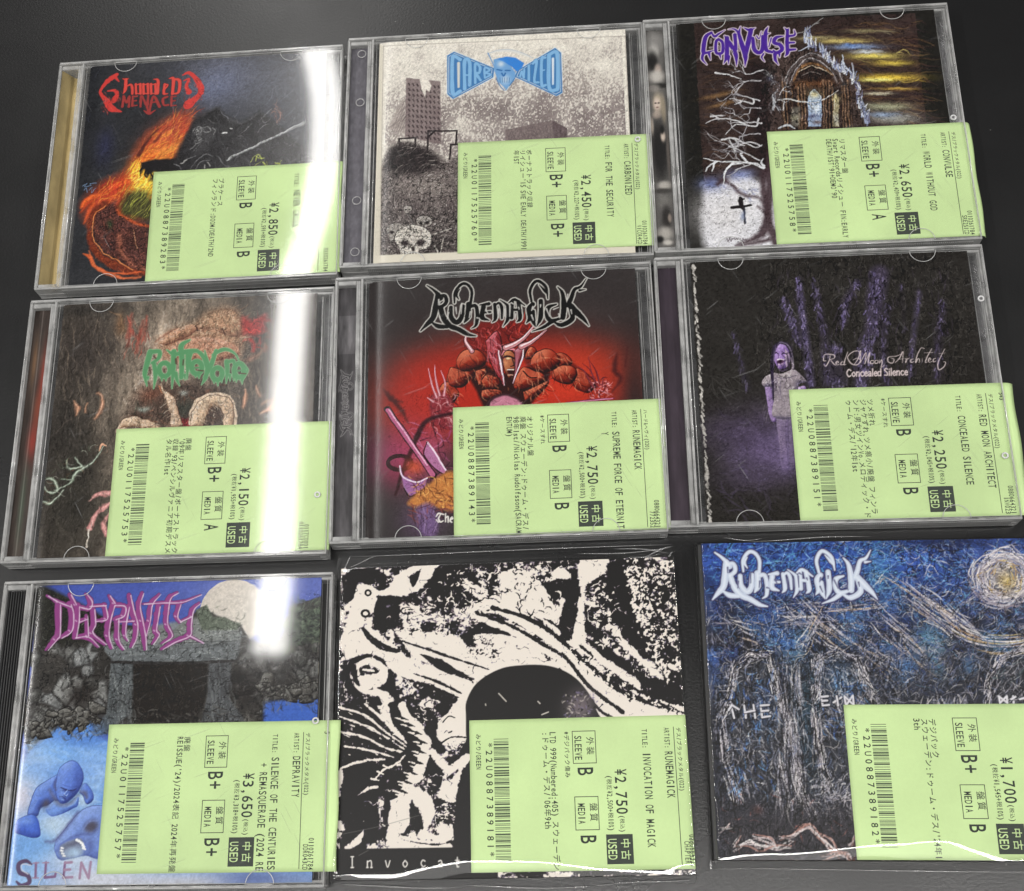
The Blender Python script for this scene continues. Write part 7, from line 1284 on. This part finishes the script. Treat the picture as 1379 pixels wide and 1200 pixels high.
# ------------------------------------------------------------------ the jewel cases
G22 = 'デス/ブラックメタル(022)'
SIDE = [(71.0, 9.15), (71.5, 9.05), (72.0, 8.8)]
CASES = {
 'A': dict(label='clear CD case at back left, red logo over fire, gold spine strip', bow=0.05, tilt=0.0, lift=0.0125, L=-18.67, T=-2.40, tail=SIDE, bx=(-55.4, 63.0), stud=[(66.5, 0.8)],
   d=dict(genre=G22, artist='HOODED MENACE', title='NEVER CROSS THE DEAD', price='¥2,850', net='¥2,591', g1='B', g2='B', text=['プラケース', 'フィンランド:DOOM/DEATH/2ND'], num='*22U0887389283*', serial=[('0110261784', -48.8, 66.6)])),
 'B': dict(label='clear CD case with pale grey ink drawing and blue bow-tie logo', bow=0.10, tilt=0.1, L=-16.93, T=1.12, tail=SIDE, bx=(-55.6, 63.1), stud=[(66.4, -2.0)],
   d=dict(genre=G22, artist='CARBONIZED', title='FOR THE SECURITY', price='¥2,450', net='¥2,227', g1='B+', g2='B+', text=['ボーナストラック収録', "リイシュー'15 SWE EARLY DEATH/1991", '年1ST'], num='*22U0117525760*', serial=[('0110261784', -48.6, 67.0), ('VICOR4CD', -50.8, 64.6)])),
 'C': dict(label='clear CD case with purple spiky logo and ruined arch, at the back right', bow=0.08, tilt=0.0, L=-16.98, T=-2.19, tail=[(71.2, 9.15), (72.2, 8.9), (73.2, 8.2), (74.0, 7.0)], bx=(-54.6, 65.0), stud=[(66.4, 0.1)],
   d=dict(genre=G22, artist='CONVULSE', title='WORLD WITHOUT GOD', price='¥2,650', net='¥2,409', g1='B+', g2='A', text=['リマスター盤', 'Svart Recordsリイシュー FIN:EARLY', "DEATH/1ST'91+DEMO'90"], num='*22U0117525758*', serial=[('0110261784', -48.6, 67.0), ('SRE251CD', -50.8, 64.6)])),
 'D': dict(label='clear CD case with dripping green logo and curled horns on the cover', bow=0.02, tilt=-0.02, L=-24.89, T=-2.31, tail=SIDE, bx=(-55.4, 63.0), stud=[(66.3, -36.0)],
   d=dict(genre=G22, artist='ROTTREVORE', title='THE INIQUITOUS', price='¥2,150', net='¥1,955', g1='B+', g2='A', text=['廃盤', "'09年リマスター盤/ボーナストラック", "収録'93/ペンシルヴァニア初期デスメ", 'タル名作1st'], num='*22U0117525753*', serial=[('0110261784', -48.6, 67.0), ('0117CD001', -49.8, 69.3)])),
 'E': dict(label='clear CD case with red horned warrior cover, middle of the table', bow=0.10, tilt=0.08, L=-17.92, T=-2.90, tail=SIDE, bx=(-55.6, 64.0), stud=[],
   d=dict(genre='ハード&ヘヴィ(020)', artist='RUNEMAGICK', title='SUPREME FORCE OF ETERNIT', title2='Y', price='¥2,750', net='¥2,500', g1='B', g2='B', note='※ケースすれ', text=['オリジナル盤', '廃盤 スウェーデン:ドゥーム・デス/', '98年1st//Nicklas Rudolfsson(SACRAM', 'ENTUM)'], num='*22U0887389143*', serial=[('0880664321', -48.6, 67.3), ('772352', -53.4, 65.2)])),
 'F': dict(label='clear CD case with dark purple forest and screaming child on its cover', bow=0.08, tilt=0.05, L=-16.78, T=-2.49, tail=[(71.2, 9.15), (72.6, 8.95), (74.2, 8.5), (75.8, 7.4)], bx=(-54.6, 64.8), stud=[(67.5, 36.5), (68.0, -35.0)],
   d=dict(genre=G22, artist='RED MOON ARCHITECT', title='CONCEALED SILENCE', price='¥2,250', net='¥2,045', g1='B', g2='B', note='※ケースすれ', text=['ツメ折れ', 'ジャケずれ,ツメ痕小/廃盤 フィンラ', 'ンド:男女ツインVo.メロディック・ド', "ゥーム・デス/'12年1st"], num='*22U0887389151*', serial=[('0880664321', -48.6, 67.6), ('INV023', -53.4, 65.4), ('543', -7.6, 69.4)])),
 'G': dict(label='CD case with black ribbed tray, blue moonlit cover and pink logo', bow=0.06, tilt=0.05, L=-19.87, T=1.38, tail=[(71.2, 9.15), (72.8, 9.1), (74.2, 8.9), (75.4, 8.5)], bx=(-56.2, 66.0), stud=[(65.6, 1.2)],
   d=dict(genre=G22, artist='DEPRAVITY', title='SILENCE OF THE CENTURIES', title2='+ REMASQUERADE (2024 RE', t2i=-19.6, price='¥3,650', net='¥3,318', g1='B+', g2='B+', text=['廃盤', "REISSUE('24)/2024表記 2024年再発盤"], num='*22U0117525757*', serial=[('0110261784', -48.6, 67.6), ('DDR043CD', -51.0, 65.4), ('5', -7.6, 72.6)])),
}
SLIPS = {
 'A': 'green price slip marked ¥2,850 inside the case with the gold spine strip',
 'B': 'green price slip marked ¥2,450 over the pale grey ink drawing',
 'C': 'green price slip marked ¥2,650, corner sticking out of the ruined arch case',
 'D': 'green price slip marked ¥2,150 below the dripping green logo',
 'E': 'green price slip marked ¥2,750 across the red horned warrior',
 'F': 'green price slip marked ¥2,250 beside the screaming child in the purple forest',
 'G': 'green price slip marked ¥3,650 sticking out of the blue moonlit case',
 'H': 'green price slip marked ¥2,750 under film on the black and cream sleeve',
 'I': 'green price slip marked ¥1,700 on the blue sleeve, cut by the photo edge',
}
def booklet_z(curl, sag, seed):
    def f(X, Y):
        e = np.clip((X + 57) / 1.0, 0, None)
        z = 8.85 - curl * np.exp(-((X + 55.6) / 2.2)) - sag * np.exp(-((X - 65) / 9) ** 2)
        return z + 0.04 * np.sin(X * 0.07 + seed) * np.sin(Y * 0.06 + seed)
    return f
CURL = {'A': 0.5, 'B': 0.75, 'C': 0.55, 'D': 0.4, 'E': 0.9, 'F': 0.5, 'G': 0.3}

for k, c in CASES.items():
    root = bpy.data.objects.new('cd_case', None); COL.objects.link(root); root.empty_display_size = 0.03
    x, y, a = POSE[k]; root.location = (x * MM, y * MM, 0); root.rotation_euler = (0, 0, a)
    root['label'] = c['label']; root['category'] = 'CD case'; root['group'] = 'CD cases laid out in rows on the black table'
    lid = link('lid', lid_plate(c['bow'], c['tilt'], c.get('lift', 0), M_LIDW if k == 'G' else M_LID), root)
    link('lid_rim', RIM, lid); link('lid_lip', LIP, lid)
    for t in TABS: link('retaining_tab', t, lid)
    tray = link('base_tray', TRAY, root); link('grip_rib', GRIP, tray)
    for s in c['stud']: link('pivot_stud', stud_mesh(*s), tray)
    if k == 'G':
        mb = MB()
        mb.box(-69.7, -59.3, -58.9, 58.9, 1.3, 7.6)
        for i in range(9): mb.box(-69.2 + i * 1.1, -68.6 + i * 1.1, -58.5, 58.5, 7.65, 8.5, 0.2)
        mb.box(-59.1, 64, -59, 59, 1.3, 4.0); mb.box(65.5, 69.1, -59, 59, 1.3, 4.0)
        link('black_disc_tray', mb.mesh('black_disc_tray', M_BLACK), root)
    else:
        mb = MB(); mb.box(-59.1, 64.5, -59.4, 59.4, 3.0, 4.0); mb.box(65.5, 69.1, -59.4, 59.4, 3.0, 4.0)
        dt = link('disc_tray', mb.mesh('disc_tray', M_TRAY), root)
        img = strip_art(k)
        def zin(X, Y):     # inlay: the spine fold comes down from the wall, then lies flat
            return np.interp(X, [-69.7, -69.2, -65.6, -65.2, -61.3], [8.8, 8.2, 2.4, 1.9, 2.6])
        if k != 'A': zin = lambda X, Y: 6.6 + 0 * X
        link('spine_inlay', print_sheet('spine_inlay', img, -69.6, -61.3, -58.8, 58.8, zin, M_INLAY), root)
        if k == 'B':
            for yy in (54.5, 26.9, -26.6, -53.4):
                mb = MB(); mb.tube([(-64.2 + 2.0 * math.cos(q), yy + 2.0 * math.sin(q), 8.2) for q in np.linspace(0, 2 * math.pi, 18)[:-1]], 0.22, 6, True)
                link('moulding_ring', mb.mesh('moulding_ring', M_RIB), tray)
    img, (bx0, bx1, by0, by1) = cover_art(k)
    link('booklet', print_sheet('booklet', img, bx0, bx1, by0, by1, booklet_z(CURL[k], 0.15, ord(k)), M_COVER, 0.9), root)
    price_slip(k, c['L'], c['T'], 9.12, c['tail'], c['d'], ord(k), SLIPS[k], 'green price slips tucked into the CDs')

# ------------------------------------------------------------------ card sleeves in clear film
def film_mesh(W2, D2, z, seed, front, back, ridge, bumps=()):
    rs = np.random.RandomState(seed)
    nx = 160
    xs = np.linspace(-W2 - 2.2, W2 + 1.0, nx); ys = np.concatenate([np.linspace(-D2 - front, -D2 + 14, 80), np.linspace(-D2 + 14.6, D2 - 8, 40), np.linspace(D2 - 7.5, D2 + back, 26)])
    X, Y = np.meshgrid(xs, ys)
    Z = np.full_like(X, z + 0.45)
    ph = rs.rand(6) * 6.28
    # the film puffs up behind the front edge, rolls over along a wavy ridge and drops to the table
    cx = np.interp(X, [p[0] for p in ridge], [p[1] for p in ridge]) + 0.35 * np.sin(X * 0.09 + ph[0])
    top = cx + 2.6; u = np.clip((top + 22 - Y) / 22, 0, 1); Z += 2.3 * u * u * (3 - 2 * u)
    kd = 0.0135 + 0.0065 * np.sin(X * 0.05 + ph[2]) + 0.002 * np.sin(X * 0.17 + ph[3]); d = np.clip(top - Y, 0, None); Z -= kd * d * d
    Z = np.where(Y > -D2, np.maximum(Z, z + 0.3), Z)
    fo = np.clip((-D2 - Y) / max(front, 0.1), 0, 1); bo = np.clip((Y - D2) / max(back, 0.1), 0, 1)
    Z -= (z - 0.8) * (fo ** 0.7 + bo ** 0.7)
    edgeb = np.exp(-((Y - D2) / 4.0) ** 2)
    Z += edgeb * 0.28 * (1 + 0.6 * np.sin(X * 0.08 + ph[2]) + 0.3 * np.sin(X * 0.19 + ph[3]))
    Z += 0.05 * np.sin(X * 0.06 + ph[4]) * np.sin(Y * 0.05 + ph[5])
    for bx_, by_, br, ba in bumps: Z += ba * np.exp(-((X - bx_ - 0.5 * (Y - by_)) / (br * 2.2)) ** 2 - ((Y - by_) / br) ** 2)
    sd = np.clip((np.abs(X) - W2) / np.where(X < 0, 2.2, 1.0), 0, 1) ** 1.5; Z -= sd * (z - 1.0)
    Z = np.maximum(Z, 0.5)
    mb = MB(); mb.grid(X, Y, Z)
    return mb.mesh('film_sleeve', M_FILM)

def wrinkles(W2, D2, z, seed, spots):
    rs = np.random.RandomState(seed); out = []
    for (x0, y0, x1, y1, amp, r) in spots:
        mb = MB(); n = 14; t = np.linspace(0, 1, n); ph = rs.rand() * 6
        px = x0 + (x1 - x0) * t; py = y0 + (y1 - y0) * t + amp * np.sin(t * math.pi * 1.6 + ph)
        rr = 1.4 * r * (0.25 + np.sin(t * math.pi)) * (0.7 + 0.5 * rs.rand(n))
        zz = z + 0 * t
        mb.tube(list(zip(px, py, zz)), list(rr), 6); out.append(mb.mesh('film_crease', M_WELD))
    return out

RIDGE_H = [(-70, -61.4), (-57.7, -60.8), (-37.5, -58.9), (-17.3, -57.1), (2.8, -58.0), (25.5, -59.4), (49, -61.2), (60, -61.6), (70, -60.5)]
RIDGE_I = [(-70, -62), (-43.7, -61), (-18.7, -58.8), (0, -57.2), (11.6, -56.3), (27.7, -58.4), (43.3, -60.2), (70, -61)]
CARDS = {
 'H': dict(label='card CD sleeve in clear film with black and cream carving collage', L=-16.0, T=-2.2, tail=[], front=3.5, back=6.0, seed=5, ridge=RIDGE_H, bumps=[(-67.5, -60.5, 1.6, 0.3), (66, -58, 2.5, 0.2), (-64, 60, 3.0, 0.3)],
   d=dict(genre=G22, artist='RUNEMAGICK', title='INVOCATION OF MAGICK', price='¥2,750', net='¥2,500', g1='B', g2='B', note='※デジパック傷み', text=['LTD 999(Numbered:405) スウェーデン', ":ドゥーム・デス/'06年9th"], num='*22U0887389181*', serial=[('0880664321', -48.6, 67.4), ('CHAPTER', -51.0, 65.4)])),
 'I': dict(label='card CD sleeve in clear film with scratchy blue night and rune stones', L=-17.7, T=-4.0, tail=[], front=3.0, back=2.0, seed=11, ridge=RIDGE_I, bumps=[(-57, -50.5, 3.2, 0.30), (9, -55, 4.0, 0.25)],
   d=dict(genre=G22, artist='RUNEMAGICK', title='', price='¥1,700', net='¥1,545', g1='B+', g2='B', text=['デジパック', "スウェーデン:ドゥーム・デス/'24年1", '3th'], num='*22U0887389182*', serial=[('0880664321', -48.6, 67.4)])),
}
for k, c in CARDS.items():
    root = bpy.data.objects.new('card_sleeve', None); COL.objects.link(root); root.empty_display_size = 0.03
    x, y, a = POSE[k]; root.location = (x * MM, y * MM, 0); root.rotation_euler = (0, 0, a)
    root['label'] = c['label']; root['category'] = 'CD sleeve'; root['group'] = 'film wrapped card sleeves in the front row'
    mb = MB(); mb.box(-71.0 if k == 'I' else -70.0, 69.3, -62.3, 62.3, 0.4, 6.0, 0.25)
    body = link('card_body', mb.mesh('card_body', M_BOARD), root)
    img, (bx0, bx1, by0, by1) = cover_art(k)
    link('front_cover', print_sheet('front_cover', img, bx0, bx1, by0, by1, lambda X, Y: 6.95 - 0.5 * np.exp(-(X + 69.5) / 0.9) - 0.4 * np.exp(-(69.5 - X) / 0.8), M_CARD, 0.5), body)
    price_slip(k, c['L'], c['T'], 7.0, c['tail'], c['d'], ord(k), SLIPS[k], 'green price slips tucked into the CDs', xedge=69.6)
    film = link('film_sleeve', film_mesh(69.6, 62.5, 7.0, c['seed'], c['front'], c['back'], c['ridge'], c['bumps']), root)
    if k == 'H':
        sp = [(-69, -64, -20, -65.5, 0.4, 0.25), (-20, -65.2, 30, -66, 0.5, 0.22), (30, -66, 69, -63.5, 0.5, 0.25), (-69.5, 62, -66, 68, 0.6, 0.2), (-66, 64, -55, 68, 0.3, 0.15),
              (30, 65.5, 68, 66.5, 0.5, 0.16), (45, 68, 68, 65, 0.5, 0.16), (-66, 68.4, 69, 68.4, 0.2, 0.14), (56, 63.5, 69.5, 67.5, 0.6, 0.2), (50, 63, 64, 64.5, 0.4, 0.15), (66, 60, 69.3, 66, 0.4, 0.2)]
    else:
        sp = [(-72, -65.5, 70, -65.8, 0.3, 0.16), (-70.5, 58, -70.5, 47, 0.2, 0.22), (-70, -60, -70, -64, 0.3, 0.35), (-60, 65, -44, 60.8 + 4, 0.6, 0.14), (-50, 64.2, 0, 65, 0.5, 0.14), (-72, -62, -72, -66, 0.3, 0.3)]
    for me in wrinkles(69.6, 62.5, 3.5, c['seed'], sp): link('film_crease', me, film)
COL.objects.unlink(_fo); bpy.data.objects.remove(_fo); bpy.data.curves.remove(_fc)
